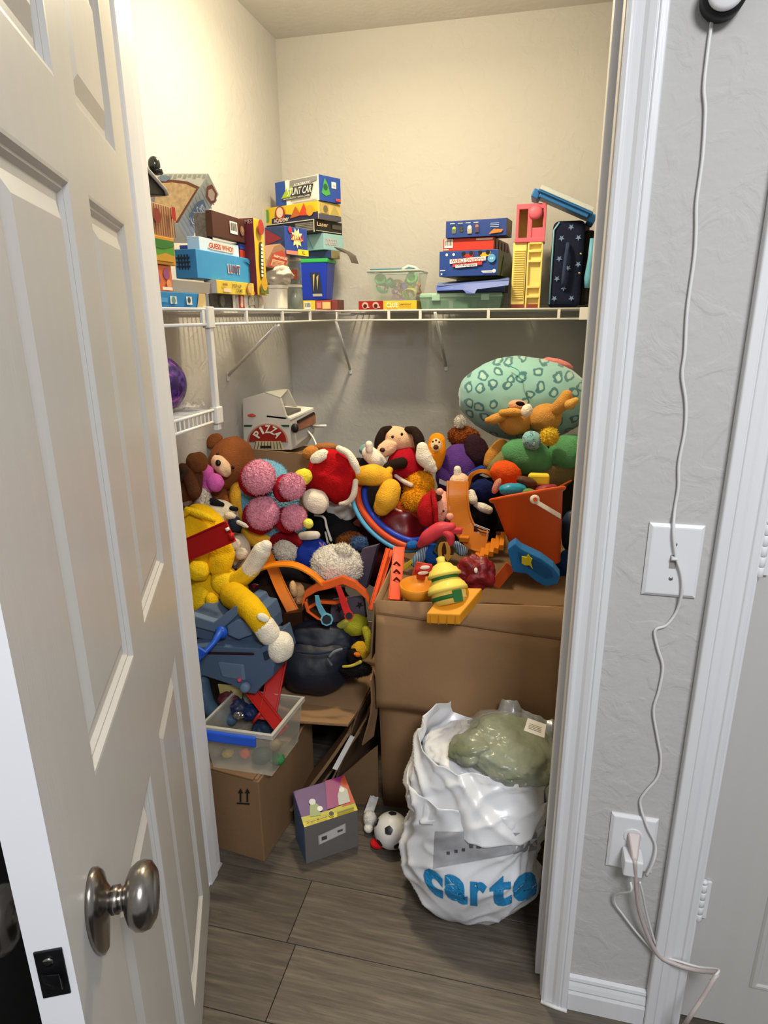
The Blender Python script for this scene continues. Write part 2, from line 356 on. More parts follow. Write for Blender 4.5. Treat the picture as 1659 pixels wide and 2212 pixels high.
# floor: dark under-layer and single planks
def plankmat(i):
    n = 'plank_%d' % i
    if n in MATS: return MATS[n]
    mt = bpy.data.materials.new('grey_brown_wood_plank'); mt.use_nodes = True; nt = mt.node_tree; N = nt.nodes; L = nt.links; b = N['Principled BSDF']
    b.inputs['Roughness'].default_value = 0.42; b.inputs['Specular IOR Level'].default_value = 0.35
    tc = N.new('ShaderNodeTexCoord'); mp = N.new('ShaderNodeMapping'); mp.inputs['Scale'].default_value = (1.6, 14, 1); mp.inputs['Location'].default_value = (i*3.1, i*1.7, 0); L.new(tc.outputs['Object'], mp.inputs[0])
    n1 = N.new('ShaderNodeTexNoise'); n1.inputs['Scale'].default_value = 4; n1.inputs['Detail'].default_value = 7; n1.inputs['Roughness'].default_value = 0.65; n1.inputs['Distortion'].default_value = 0.6; L.new(mp.outputs[0], n1.inputs['Vector'])
    mp2 = N.new('ShaderNodeMapping'); mp2.inputs['Scale'].default_value = (3, 60, 1); mp2.inputs['Location'].default_value = (i, i*2.3, 0); L.new(tc.outputs['Object'], mp2.inputs[0])
    n2 = N.new('ShaderNodeTexNoise'); n2.inputs['Scale'].default_value = 3; n2.inputs['Detail'].default_value = 5; L.new(mp2.outputs[0], n2.inputs['Vector'])
    mx = N.new('ShaderNodeMath'); mx.operation = 'MULTIPLY_ADD'; mx.inputs[1].default_value = 0.45; L.new(n2.outputs['Fac'], mx.inputs[0])
    sc = N.new('ShaderNodeMath'); sc.operation = 'MULTIPLY'; sc.inputs[1].default_value = 0.6; L.new(n1.outputs['Fac'], sc.inputs[0]); L.new(sc.outputs[0], mx.inputs[2])
    rp = N.new('ShaderNodeValToRGB'); e = rp.color_ramp.elements; k = 0.57+0.045*(i % 4)
    e[0].position = 0.34; e[0].color = (0.082*k, 0.067*k, 0.054*k, 1); e[1].position = 0.70; e[1].color = (0.240*k, 0.198*k, 0.150*k, 1)
    x = e.new(0.52); x.color = (0.150*k, 0.124*k, 0.099*k, 1)
    L.new(mx.outputs[0], rp.inputs[0]); L.new(rp.outputs[0], b.inputs['Base Color'])
    bp = N.new('ShaderNodeBump'); bp.inputs['Strength'].default_value = 0.25; bp.inputs['Distance'].default_value = 0.002; L.new(mx.outputs[0], bp.inputs['Height']); L.new(bp.outputs[0], b.inputs['Normal'])
    MATS[n] = mt; return mt
fl = struct('floor', MB().aabb((-2.6, -3.2, -0.06), (2.6, YB, -0.0055)), mat('floor_joint', (0.02, 0.017, 0.014), 0.9))
PW, PL = 0.178, 1.22
r = 0; y = 1.063-PW*5
offs = [0.0, 0.55, 0.2, 0.86, 0.41, 0.72]
while y < YB:
    x = -2.6
    o = {-1: 0}.get(r, offs[r % 6])
    if abs(y-(1.063-PW)) < 0.01: o = ((-0.479+2.6) % PL)/PL
    xs = -2.6-PL+o*PL; cnt = 0
    while xs < 2.6:
        a, b_ = max(xs, -1.6), min(xs+PL, 1.2)
        if b_-a > 0.02 and y > 0.1:
            y1 = min(y+PW, YB-0.001)
            mb = MB().aabb((a+0.0008, y+0.0008, -0.006), (b_-0.0008, y1-0.0008, 0.0))
            obj('plank', mb, plankmat((r*3+cnt*2+1) % 7), fl, bevel=0.0008, seg=1)
        xs += PL; cnt += 1
    y += PW; r += 1
# ---------------------------------------------------------------- the open six-panel door
HX, HY, DW, DH, DT = -0.735, 1.13, 0.863, 2.02, 0.035
dd = V((math.sin(math.radians(25)), -math.cos(math.radians(25)), 0)); dn = V((math.cos(math.radians(25)), math.sin(math.radians(25)), 0))   # dn: out of the closet-side face
def DP(s, z, t=0.0): return V((HX, HY, 0))+dd*s+dn*t+V((0, 0, z))
cols_ = [(0.106, 0.370), (0.466, 0.722)]; rows_ = [(0.128, 0.762), (0.957, 1.572), (1.673, 1.90)]
door = tag(thing('door_1', 'white six-panel closet door standing open toward the viewer', 'door', DP(DW/2, 0.012, -DT/2)), kind='structure')
if 'category' in door: del door['category']
mb = MB(); Z0 = 0.012
ss = [0, 0.106, 0.370, 0.466, 0.722, DW]; zz = [Z0, 0.128, 0.762, 0.957, 1.572, 1.673, 1.90, DH+Z0]
for i in range(5):
    for j in range(7):
        if i in (1, 3) and j in (1, 3, 5): continue
        for t in (0.0, -DT):
            q = [DP(ss[i], zz[j], t), DP(ss[i+1], zz[j], t), DP(ss[i+1], zz[j+1], t), DP(ss[i], zz[j+1], t)]
            mb.add(q, [(0,1,2,3)])
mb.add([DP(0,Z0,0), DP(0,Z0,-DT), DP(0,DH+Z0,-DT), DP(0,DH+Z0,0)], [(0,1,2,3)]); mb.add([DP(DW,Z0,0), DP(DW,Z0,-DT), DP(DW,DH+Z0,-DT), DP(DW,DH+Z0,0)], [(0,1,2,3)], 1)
mb.add([DP(0,Z0,0), DP(DW,Z0,0), DP(DW,Z0,-DT), DP(0,Z0,-DT)], [(0,1,2,3)]); mb.add([DP(0,DH+Z0,0), DP(DW,DH+Z0,0), DP(DW,DH+Z0,-DT), DP(0,DH+Z0,-DT)], [(0,1,2,3)])
bmv = {}
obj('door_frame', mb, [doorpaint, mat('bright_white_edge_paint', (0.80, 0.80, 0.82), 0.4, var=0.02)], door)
for (s0, s1) in cols_:
    for (z0, z1) in rows_:
        mb = MB()
        for sg, t0 in ((1, 0.0), (-1, -DT)):
            rs = []
            for ins, dep in ((0, 0), (0.004, 0.0005), (0.009, 0.006), (0.012, 0.006), (0.017, 0.011), (0.027, 0.011), (0.048, 0.003), (0.052, 0.003)):
                t = t0-sg*dep
                rs.append([DP(s0+ins, z0+ins, t), DP(s1-ins, z0+ins, t), DP(s1-ins, z1-ins, t), DP(s0+ins, z1-ins, t)])
            mb.rings(rs, 0, False, True)
        obj('panel', mb, doorpaint, door)
nickel = mat('brushed_nickel', (0.30, 0.275, 0.25), 0.24, metal=1.0, var=0.08, vscale=50, stretch=(1, 1, 6))
darkmetal = mat('dark_latch_metal', (0.05, 0.05, 0.055), 0.3, metal=0.9, var=0.4, vscale=60, bump=0.6, bscale=50)
# door knob: rosette, neck, knob on both sides
KS, KZ = DW-0.072, 0.862
def ax(t): return Matrix((dd, V((0,0,1)), dn*t)).transposed()
knob = None
for sg in (1, -1):
    M = ax(sg); c0 = DP(KS, KZ, 0.0 if sg > 0 else -DT)
    # egg-shaped escutcheon with a drop toward the bottom
    rs = []
    for f, tt in ((1.0, 0.0), (1.0, 0.004), (0.90, 0.008), (0.62, 0.011), (0.42, 0.016), (0.36, 0.021)):
        ring = []
        for j in range(32):
            a = 2*math.pi*j/32; ca, sa = math.cos(a), math.sin(a)
            rx, ry = 0.029, 0.036
            if sa < 0: ry = 0.066 if f > 0.85 else 0.066*f**0.9; rx = 0.029*(1-0.42*(-sa)**2.2) if f > 0.6 else 0.029
            ring.append(c0+M @ V((rx*f*ca, ry*f*sa if f > 0.5 else 0.029*f*sa, tt)))
        rs.append(ring)
    e = obj('knob_rosette', MB().rings(rs), nickel, door, smooth=True)
    mb = MB().lathe([(0.0135, 0.018), (0.0135, 0.025), (0.0115, 0.0255), (0.0115, 0.030), (0.019, 0.032), (0.027, 0.036), (0.0315, 0.042), (0.0325, 0.048), (0.0305, 0.055), (0.023, 0.0600), (0.010, 0.0620)], c0, M, 32)
    obj('door_knob', mb, nickel, e, smooth=True)
# latch plate in the door edge
c0 = DP(DW+0.0008, 0.868, -DT/2); M = Matrix((-dn, V((0,0,1)), dd)).transposed()
lp = obj('latch_plate', MB().box(c0, (0.0235, 0.054, 0.002), M), darkmetal, door, bevel=0.003)
obj('latch_bolt', MB().prism([c0+M @ V(q) for q in ((-0.008,-0.017,0), (0.008,-0.017,0), (0.008,0.002,0.002), (-0.008,0.006,0.007), (-0.008,-0.012,0.007))], M @ V((0,0,0.001))), darkmetal, lp, bevel=0.001)
obj('latch_screw', MB().lathe([(0.0045, 0), (0.0045, 0.0014), (0.002, 0.002)], c0+M @ V((0.001, 0.015, 0.0008)), M, 14), nickel, lp, smooth=True)
# ---------------------------------------------------------------- the other door on the right
DY = YF+0.018
d2 = thing('door_2', 'plain white flush side of the closed door at the right edge', 'door', (DX0+0.4, DY, 0.012)); tag(d2, kind='structure'); del d2['category']
mb = MB(); e0 = DX0+0.0155
mb.aabb((e0, DY, 0.014), (e0+0.76, DY+0.035, 2.04))
obj('door_slab', mb, doorpaint, d2, bevel=0.0015)
for (s0, s1) in ((0.115, 0.34), (0.43, 0.655)):
    for (z0, z1) in rows_:
        rs = []
        for ins, dep in ((0, 0.0005), (0.004, 0.004), (0.010, 0.004), (0.014, 0.001), (0.020, 0.001)):
            rs.append([V((e0+s0+ins, DY-dep, z0+ins)), V((e0+s1-ins, DY-dep, z0+ins)), V((e0+s1-ins, DY-dep, z1-ins)), V((e0+s0+ins, DY-dep, z1-ins))])
        obj('panel_moulding', MB().rings(rs, 0, False, False), doorpaint, d2)
for zc in (0.33, 1.055, 1.80):
    h = obj('hinge', MB().aabb((DX0+0.001, DY-0.006, zc-0.045), (DX0+0.030, DY-0.001, zc+0.045)), white, d2, bevel=0.001)
    for k in range(5):
        obj('hinge_knuckle', MB().lathe([(0.0055, 0), (0.0065, 0.001), (0.0065, 0.016), (0.0055, 0.017)], (DX0+0.014, DY-0.012, zc-0.045+k*0.018), None, 12), white, h, smooth=True)
    obj('hinge_pin', MB().lathe([(0.003, 0), (0.0065, 0.003), (0.006, 0.008), (0.002, 0.010)], (DX0+0.014, DY-0.012, zc+0.045), None, 12), white, h, smooth=True)
# ================================================================ wire shelves
wire = mat('white_coated_wire', (0.72, 0.71, 0.68), 0.35, var=0.03)
ZS = 1.437
def rod(a, b, r=0.0028, n=8): return MB().tube([a, b], r, n)
def shared(parts, name, mesh, loc, parent):
    o = bpy.data.objects.new(name, mesh); COL.objects.link(o); o.parent = parent; o.location = V(loc)-wloc(parent); return o
def wire_mesh(a, b, r): 
    o = obj('wire', MB().tube([a, b], r, 6), wire); me = o.data
    for v in me.vertices: v.co += o.location
    bpy.data.objects.remove(o); return me
YL, XLP = 2.418, -0.766
sh = thing('wire_shelf', 'white wire shelf along the back wall under the building toys and games', 'shelf', ((XLP+XR)/2, 2.56, ZS-0.035))
for nm, y, z, r in (('front_rod', YL, ZS, 0.0036), ('front_rod', YL, ZS-0.034, 0.0036), ('back_rod', YB-0.006, ZS-0.004, 0.003), ('middle_rod', 2.57, ZS-0.005, 0.0028)):
    obj(nm, rod((XLP-0.02, y, z), (XR-0.002, y, z), r), wire, sh, smooth=True)
for px in (840, 908, 1055, 1207):
    p = at(px, 680, Y=YL); obj('lip_upright', MB().aabb((p.x-0.005, YL-0.003, ZS-0.034), (p.x+0.005, YL+0.003, ZS)), wire, sh)
obj('wall_clip', MB().aabb((XR-0.048, YL-0.006, ZS-0.038), (XR-0.001, YL+0.006, ZS+0.004)), wire, sh, bevel=0.002)
dm = wire_mesh((0, YL, 0), (0, YB-0.004, 0), 0.0022)
x = XLP+0.012
while x < XR-0.01: shared(sh, 'deck_wire', dm, (x, 0, ZS+0.0012), sh); x += 0.0254
for (l, w_) in ((at(725, 690, Y=YL), at(757, 797, Y=YB)), (at(940, 672, Y=YL), at(964, 790, Y=YB))):
    d = (V(w_)-V(l)).normalized(); sd = V((1,0,0))
    st = obj('bracket', MB().tube([V(l)+V((0,0,-0.004)), V(w_)+V((0,-0.006,0))], 0.006, 8), wire, sh, smooth=True)
    obj('bracket_foot', MB().box(V(w_)+V((0,-0.004,-0.006)), (0.014, 0.006, 0.03)), wire, st, bevel=0.002)
s2 = thing('wire_shelf', 'white wire shelf along the left wall holding the crowded game boxes', 'shelf', (-0.916, 1.9, ZS-0.035))
for nm, x, z, r in (('front_rod', XLP, ZS, 0.0036), ('front_rod', XLP, ZS-0.034, 0.0036), ('back_rod', XL+0.006, ZS-0.004, 0.003), ('middle_rod', -0.92, ZS-0.005, 0.0028)):
    obj(nm, rod((x, YI+0.004, z), (x, YL if x == XLP else YB-0.003, z), r), wire, s2, smooth=True)
for px in (438, 532, 610, 670, 728):
    p = at(px, 685, X=XLP); obj('lip_upright', MB().aabb((XLP-0.003, p.y-0.006, ZS-0.034), (XLP+0.003, p.y+0.006, ZS)), wire, s2)
dm2 = wire_mesh((XLP, 0, 0), (XL+0.003, 0, 0), 0.0022)
y = YI+0.02
while y < YB-0.01: shared(s2, 'deck_wire', dm2, (0, y, ZS+0.0012), s2); y += 0.0254
l = at(600, 702, X=XLP); w_ = at(490, 810, X=XL)
st = obj('bracket', MB().tube([l, w_+V((0.006,0,0))], 0.006, 8), wire, s2, smooth=True)
obj('bracket_foot', MB().box(w_+V((0.004,0,-0.006)), (0.006, 0.014, 0.03)), wire, st, bevel=0.002)
yp = 1.436
pol = obj('support_pole', MB().aabb((XLP-0.008, yp-0.006, 1.152), (XLP+0.006, yp+0.010, ZS+0.004)), wire, s2, bevel=0.002)
obj('pole_clip', MB().aabb((XLP-0.010, yp-0.014, ZS-0.042), (XLP+0.009, yp+0.016, ZS+0.006)), wire, pol, bevel=0.002)
# lower side shelf
ZL = 1.203
s3 = thing('wire_shelf', 'short lower white wire shelf beside the doorway holding a purple ball', 'shelf', (-0.916, 1.34, ZL-0.03))
for nm, x, z, r in (('front_rod', XLP, ZL, 0.0036), ('front_rod', XLP, ZL-0.028, 0.0036), ('back_rod', XL+0.006, ZL-0.004, 0.003), ('middle_rod', -0.92, ZL-0.005, 0.0028)):
    obj(nm, rod((x, YI+0.004, z), (x, yp, z), r), wire, s3, smooth=True)
y = YI+0.012; lm = wire_mesh((XLP, 0, ZL), (XLP, 0, ZL-0.028), 0.0022)
while y < yp-0.006:
    shared(s3, 'deck_wire', dm2, (0, y, ZL+0.0012), s3); shared(s3, 'lip_wire', lm, (0, y, 0), s3); y += 0.0185
obj('end_clip', MB().aabb((XLP-0.010, yp-0.014, ZL-0.034), (XLP+0.010, yp+0.016, ZL+0.006)), wire, s3, bevel=0.002)
# purple ball on it
rb = 0.068; cb = V((-0.852, 1.325, ZL+0.0035+rb))
def ballmat():
    mt = bpy.data.materials.new('purple_marbled_ball'); mt.use_nodes = True; N = mt.node_tree.nodes; L = mt.node_tree.links; b = N['Principled BSDF']; b.inputs['Roughness'].default_value = 0.25
    tc = N.new('ShaderNodeTexCoord'); n = N.new('ShaderNodeTexNoise'); n.inputs['Scale'].default_value = 22; n.inputs['Distortion'].default_value = 2.5; L.new(tc.outputs['Object'], n.inputs['Vector'])
    r = N.new('ShaderNodeValToRGB'); e = r.color_ramp.elements; e[0].position = 0.42; e[0].color = (*lin('#2c1450'), 1); e[1].position = 0.60; e[1].color = (*lin('#5a3590'), 1)
    x = e.new(0.66); x.color = (*lin('#c9508a'), 1); x = e.new(0.72); x.color = (*lin('#3a1e66'), 1)
    L.new(n.outputs['Fac'], r.inputs[0]); L.new(r.outputs[0], b.inputs['Base Color']); return mt
tag(obj('play_ball', MB().ell(cb, (V((rb,0,0)), V((0,rb,0)), V((0,0,rb))), 4), ballmat(), smooth=True), 'dark purple marbled ball behind the door edge on the lower wire shelf', 'ball')
mbx = MB(); p0 = at(392, 884, X=-0.80)
tag(obj('plastic_wrapper', MB().plane(V((-0.84,1.34,ZL+0.008)), V((-0.78,1.35,ZL+0.008)), V((-0.78,1.41,ZL+0.008)), V((-0.84,1.40,ZL+0.008)), 10, 10, lambda u, w: V((0,0,0.014*noise.noise(V((u*5, w*5, 1)))+0.008))), clear('#d8d8d8', 0.45), smooth=True), 'crumpled clear plastic wrapper lying on the lower wire shelf', 'wrapper')

# ================================================================ boxes on the left shelf
ZD = ZS+0.0036
S = '#'
b1 = carton('game_box', 'flat blue game box with white pictures and a tan end, beside the door edge', 'box', (333, 668, 628), None, 0, None, 443, ('#2f7fb8', '#2e7cb6', '#5d9cc8'), zb=ZD, X=-0.772, dl=0.26,
  right=[('r', 0.86, 0, 1, 1, '#c2a878'), ('p', [(0.8,0),(0.9,0),(0.9,1),(0.86,1)], '#c2a878'), ('r', 0.28,0.22,0.40,0.72,'#cfd6cf'), ('c', 0.34,0.46,0.035,'#5f8a8a'), ('r', 0.58,0.18,0.69,0.74,'#d8dccf'), ('c', 0.63,0.5,0.03,'#3f4a4a'), ('r',0.03,0.3,0.22,0.6,'#4a98cc')])
b2 = carton('card_box', 'small pinkish orange card box standing on the flat blue game box', 'box', (322, 625, 568), None, 0, None, 372, ('#c06a3c', '#c8683c', '#d08a50'), zb=b1['_zt']+0.001, X=-0.79, dl=0.16,
  right=[('c',0.75,0.68,0.13,'#8d4a72'),('c',0.35,0.45,0.12,'#9a5078'),('c',0.8,0.3,0.10,'#d89060'),('r',0.5,0.06,0.92,0.18,'#e8cdb8')])
b3 = carton('card_box', 'orange box with a green picture panel stacked on the pinkish orange box', 'box', (322, 566, 503), None, 0, None, 378, ('#c07a2c', '#c98a30', '#d0902f'), zb=b2['_zt']+0.001, X=-0.785, dl=0.18,
  right=[('r',0.0,0.30,0.94,0.88,'#4c8a2e'),('p',[(0,0.12),(0.94,0.12),(0.94,0.34),(0.6,0.42),(0.3,0.30),(0,0.36)],'#b98a2c'),('p',[(0,0.6),(0.5,0.55),(0.94,0.7),(0.94,0.88),(0,0.88)],'#2f6f2c')])
b4 = carton('popcorn_box', 'tan and brown striped carton under the black tray', 'box', (318, 500, 430), None, 0, None, 374, ('#8a6848', '#b08a62', '#7a3020'), zb=b3['_zt']+0.001, X=-0.80, dl=0.15,
  right=[('r',0.08*i+0.02,0.05,0.08*i+0.055,0.95,'#6d3a26') for i in range(12)]+[('c',0.3,0.6,0.14,'#7a2c20'),('p',[(0.84,0.62),(1.0,0.55),(1.0,0.98),(0.86,0.98)],'#a01c18')])
# black tray leaning at the top
t = thing('black_tray', 'black tray tilted on top of the striped carton, next to the door edge', 'tray', at(330, 428, X=-0.86))
q = [at(300, 388, X=-0.82), at(362, 424, X=-0.82), at(360, 412, X=-0.82), at(300, 352, X=-0.82)]
obj('tray_panel', MB().prism([at(306,420,X=-0.80), at(361,424,X=-0.80), at(357,410,X=-0.80), at(306,352,X=-0.80)], (-0.16, 0, 0)), plastic('#121212', 0.3), t, bevel=0.003)
obj('tray_rim', MB().tube([at(306,352,X=-0.797), at(357,410,X=-0.797), at(361,422,X=-0.797)], 0.004), plastic('#8a8680', 0.4), t, smooth=True)
t = thing('toy_whistle', 'small shiny black toy perched on the edge of the black tray', 'toy', at(334, 372, X=-0.84))
k_ = mat('black_gloss', '#22221f', 0.2, coat=0.5)
def bl3(name, c, r, m, parent, lvl=3):
    return obj(name, MB().ell(V(c), (V((r[0],0,0)), V((0,r[1],0)), V((0,0,r[2]))), lvl), m, parent, smooth=True)
bl3('toy_head', at(333, 356, X=-0.82), (0.013, 0.012, 0.017), k_, t); bl3('toy_body', at(337, 369, X=-0.82), (0.014, 0.013, 0.009), k_, t); bl3('toy_nose', at(345, 373, X=-0.82), (0.008, 0.007, 0.005), k_, t)

def slab(name, label, cat, quad, ex, cols, Y=None, X=None, arts=(), side=(), bevel=0.001, sidx=1):
    # quad: bl, br, tr, tl pixels of the front face; ex: depth vector
    P = [at(*p, Y=Y, X=X) for p in quad]; ex = V(ex)
    e = thing(name, label, cat, (P[0]+P[1])/2+ex/2)
    mb = MB(); mb.v = P+[p+ex for p in P]
    mb.f = [(3,2,1,0),(4,5,6,7),(0,1,5,4),(1,2,6,5),(2,3,7,6),(3,0,4,7)]; mb.m = [0,1,1,1,2,1]
    obj('box_body', mb, [card(c) if isinstance(c, str) else c for c in cols], e, bevel=bevel)
    n = (P[1]-P[0]).cross(P[3]-P[0])
    if n.dot(ex) > 0: n = -n
    if arts: art(e, Face(P[0], P[1]-P[0], P[3]-P[0], n), arts)
    if side:
        n2 = ex.cross(P[2]-P[1]); c = (P[0]+P[2])/2
        if n2.dot((P[1]+P[2])/2-c) < 0: n2 = -n2
        art(e, Face(P[1], ex, P[2]-P[1], n2), side)
    return e
wf = mat('waffle_print', '#d0b080', 0.55, var=0.25, vscale=90)
dots = [('r', 0.10*i, 0.92 if i % 2 else 0.86, 0.10*i+0.05, 1.0, '#b8bdae') for i in range(10)]
sn = slab('snack_carton', 'pale checkered carton with a tan waffle picture, leaning over the brown box', 'box', [(330, 484), (383, 484), (450, 374), (338, 374)], (0.004, 0.045, -0.045), ('#d8d8c8', '#ccd0c4', '#b9beb2'), Y=1.74,
  side=[('r',0.0,0.08*i,1.0,0.08*i+0.03,'#b4bdb4') for i in range(12)]+[('p',[(0.2,0.3),(0.5,0.22),(0.8,0.3),(0.82,0.5),(0.7,0.66),(0.4,0.68),(0.2,0.55)],'#708496'),('t','Kettle Corn',0.3,0.26,0.74,0.62,'#eceae0','vert'),('p',[(0.2,0.85),(0.4,0.74),(0.8,0.76),(0.98,0.86),(0.8,0.97),(0.35,0.96)],'#8a5f48'),('p',[(0.35,0.85),(0.5,0.79),(0.75,0.80),(0.86,0.86),(0.7,0.93),(0.45,0.92)],'#dcc8b0')])
decal(sn, [(336,391),(372,388),(405,392),(431,404),(384,482),(333,482)], 1.7385, '#7c4a34'); decal(sn, [(336,397),(372,394),(402,398),(424,408),(379,481),(333,481)], 1.7375, wf)
for i in range(9): decal(sn, [(352+i*10.5,386-(i%2)*3),(358+i*10.5,386-(i%2)*3),(361+i*10.5,377),(355+i*10.5,377)], 1.7385, '#a9b0a2')
decal(sn, [(340,384),(348,378),(364,380),(368,386),(358,392),(344,390)], 1.7365, '#7d90a0', 'printed_badge')
b5 = carton('game_box', 'plain grey game box lying on the flat blue game box', 'box', (374, 628, 603), None, 0, None, 457, ('#9a938a', '#8f8880', '#a8a29a'), zb=b1['_zt']+0.001, X=-0.79, dl=0.2)
j1 = carton('game_box', 'dark game box with a swirling picture on the shelf under the yellow box', 'box', (453, 668, 634), None, 0, 441, 505, ('#b8b2aa', '#23201e', '#b0aaa2'), zb=ZD, X=-0.785,
  right=[('r',0.0,0.0,0.9,1,'#262422'),('c',0.45,0.5,0.30,'#3a3d36'),('c',0.45,0.5,0.20,'#1d1f1d'),('c',0.48,0.5,0.10,'#4a4a40'),('r',0.9,0,1,1,'#a8a298')])
j2 = carton('game_box', 'white game box with a red end next to the square white tub', 'box', (516, 668, 636), None, 0, 508, 569, ('#c8c2ba', '#d8d4cc', '#c8c4bc'), zb=ZD, X=-0.785,
  right=[('r',0,0,0.20,1,'#9c2a22'),('c',0.1,0.3,0.05,'#d9b0a0'),('c',0.1,0.5,0.05,'#d9b0a0'),('c',0.1,0.7,0.05,'#d9b0a0'),('c',0.45,0.5,0.10,'#b0a898'),('c',0.66,0.45,0.12,'#9a968c'),('c',0.86,0.6,0.08,'#bda99a'),('p',[(0.3,0.2),(0.5,0.7),(0.6,0.3)],'#8d8a84'),('r',0.72,0.1,0.78,0.9,'#a89a80')])
b6 = carton('game_box', 'flat yellow box lettered for a pop-up game', 'box', (470, 637, 604), None, 0, 441, 549, ('#b6b0a8', '#d8bc48', '#c8b468'), zb=j1['_zt']+0.001, X=-0.775,
  right=[('t','POP-UP',0.38,0.52,0.62,0.80,'#6a6038'),('t','GAME',0.46,0.18,0.64,0.44,'#6a6038'),('r',0.14,0.15,0.32,0.42,'#e0c8b0'),('r',0.12,0.62,0.24,0.78,'#9a7a3a'),('c',0.82,0.5,0.10,'#a9722c'),('c',0.84,0.55,0.06,'#c8a860'),('r',0.93,0.12,0.97,0.3,'#c07028')])
b7 = carton('game_box', 'large bright blue box with a dark hash drawing on its end', 'box', (428, 604, 537), None, 0, 378, 556, ('#2a77aa', '#3a8fc6', '#4a9ccf'), zb=max(b6['_zt'], b5['_zt'])+0.001, X=-0.79,
  left=[('r',0.18+0.14*i,0.30,0.24+0.14*i,0.82,'#1c2a38') for i in range(4)]+[('r',0.10,0.38+0.15*i,0.75,0.43+0.15*i,'#1c2a38') for i in range(3)],
  right=[('t','LUNT',0.455,0.30,0.67,0.66,'#e8e0d4'),('t','LUNT',0.465,0.33,0.66,0.63,'#8a3a34'),('p',[(0.72,0.95),(0.90,0.95),(0.86,0.72)],'#317fb2')])
b8 = carton('game_box', 'pale blue game box lettered guess who in red, below the brown box', 'box', (432, 544, 510), None, 0, 404, 516, ('#a8c4d8', '#c4d8e4', '#d8e2e6'), zb=b7['_zt']+0.001, X=-0.80,
  right=[('p',[(0.18,0.28),(0.30,0.20),(0.82,0.20),(0.86,0.5),(0.80,0.78),(0.25,0.80)],'#e8c8b8'),('t','GUESS WHO?',0.21,0.30,0.82,0.70,'#b03028')])
b9 = carton('game_box', 'thin red box lying beside the guess who game', 'box', (519, 551, 539), None, 0, None, 557, ('#8a2a22', '#b03a28', '#9a3a2c'), zb=b7['_zt']+0.001, X=-0.80, dl=0.18)
b10 = carton('game_box', 'thin royal blue box lying on the thin red box', 'box', (519, 537, 525), None, 0, None, 557, ('#22388a', '#2b489c', '#33509c'), zb=b9['_zt']+0.001, X=-0.80, dl=0.18)
b11 = carton('shoe_box', 'dark brown shoe box with a white barcode label on its side', 'box', (461, 508, 453), None, 0, 445, 557, ('#4a2c20', '#48271c', '#5a3626'), zb=max(b8['_zt'], b10['_zt'])+0.001, X=-0.795, lid=0.0,
  right=[('bar',0.34,0.28,0.50,0.78),('c',0.60,0.5,0.045,'#7a5a48'),('c',0.60,0.56,0.03,'#8a6a54')])
sp = mat('speckled_print', '#6a655f', 0.5, var=0.45, vscale=120)
carton('game_box', 'grey speckled box squeezed between the leaning carton and the brown shoe box', 'box', (447, 506, 458), None, 0, 420, 449, (sp, '#3a3632', '#8a857d'), zb=b8['_zt']+0.002, X=-0.83, dr=0.03)
b12 = carton('game_box', 'tall maroon game box standing on end with a yellow spine', 'box', (557, 636, 470), None, 0, 513, 573, ('#6a2230', '#d8b02c', '#8a2a30'), zb=j2['_zt']+0.001, X=-0.77,
  left=[('t','GAMES',0.2,0.93,0.95,0.985,'#c8a8a0')],
  right=[('p',[(0.35,0.22),(0.72,0.24),(0.75,0.5),(0.66,0.72),(0.4,0.70),(0.3,0.45)],'#3a3424')]+[('r',0.42,0.25+0.05*i,0.64,0.285+0.05*i,'#ece6d4') for i in range(9)]+[('r',0.3,0.14,0.7,0.2,'#ece6d4'),('c',0.5,0.90,0.34,'#a03020'),('r',0.1,0.02,0.9,0.12,'#5a6a2c'),('c',0.5,0.16,0.3,'#c89a28')])
# square white lidded tub
t = thing('food_tub', 'square white plastic tub with a lid, on the shelf below a plastic bag', 'tub', at(595, 668, X=-0.83))
c = at(595, 668, X=-0.82); c.z = ZD
hh = at(595, 616, Y=c.y).z-ZD; hw = 26*mpp(c)
def rsq(c, hw, hd, z, r=0.3, n=32):
    out = []
    for j in range(n):
        a = 2*math.pi*j/n; ca, sa = math.cos(a), math.sin(a); k = (abs(ca)**4+abs(sa)**4)**-0.25
        out.append(V((c.x+hw*ca*k, c.y+hd*sa*k, z)))
    return out
wp = plastic('#cfcabc', 0.35)
obj('tub_body', MB().rings([rsq(c, hw*0.86, hw*0.86, ZD), rsq(c, hw*0.9, hw*0.9, ZD+0.004), rsq(c, hw*0.95, hw*0.95, ZD+hh*0.86)]), wp, t, smooth=False, bevel=0.002)
obj('tub_lid', MB().rings([rsq(c, hw*1.02, hw*1.02, ZD+hh*0.86), rsq(c, hw*1.04, hw*1.04, ZD+hh*0.98), rsq(c, hw*0.98, hw*0.98, ZD+hh)]), wp, t, bevel=0.001)
obj('bag_of_parts', MB(), wp) if False else None
cc = at(597, 598, Y=c.y)
tag(obj('plastic_bag', MB().ell(V((cc.x, c.y, ZD+hh+0.028)), (V((0.05,0,0)), V((0,0.05,0)), V((0,0,0.030))), 4, 0.35, 2.2, 3, 0, 0.08, 9), clear('#c8c0ae', 0.82, 0.25), smooth=True), 'loosely bunched translucent bag lying on the square white tub', 'bag')
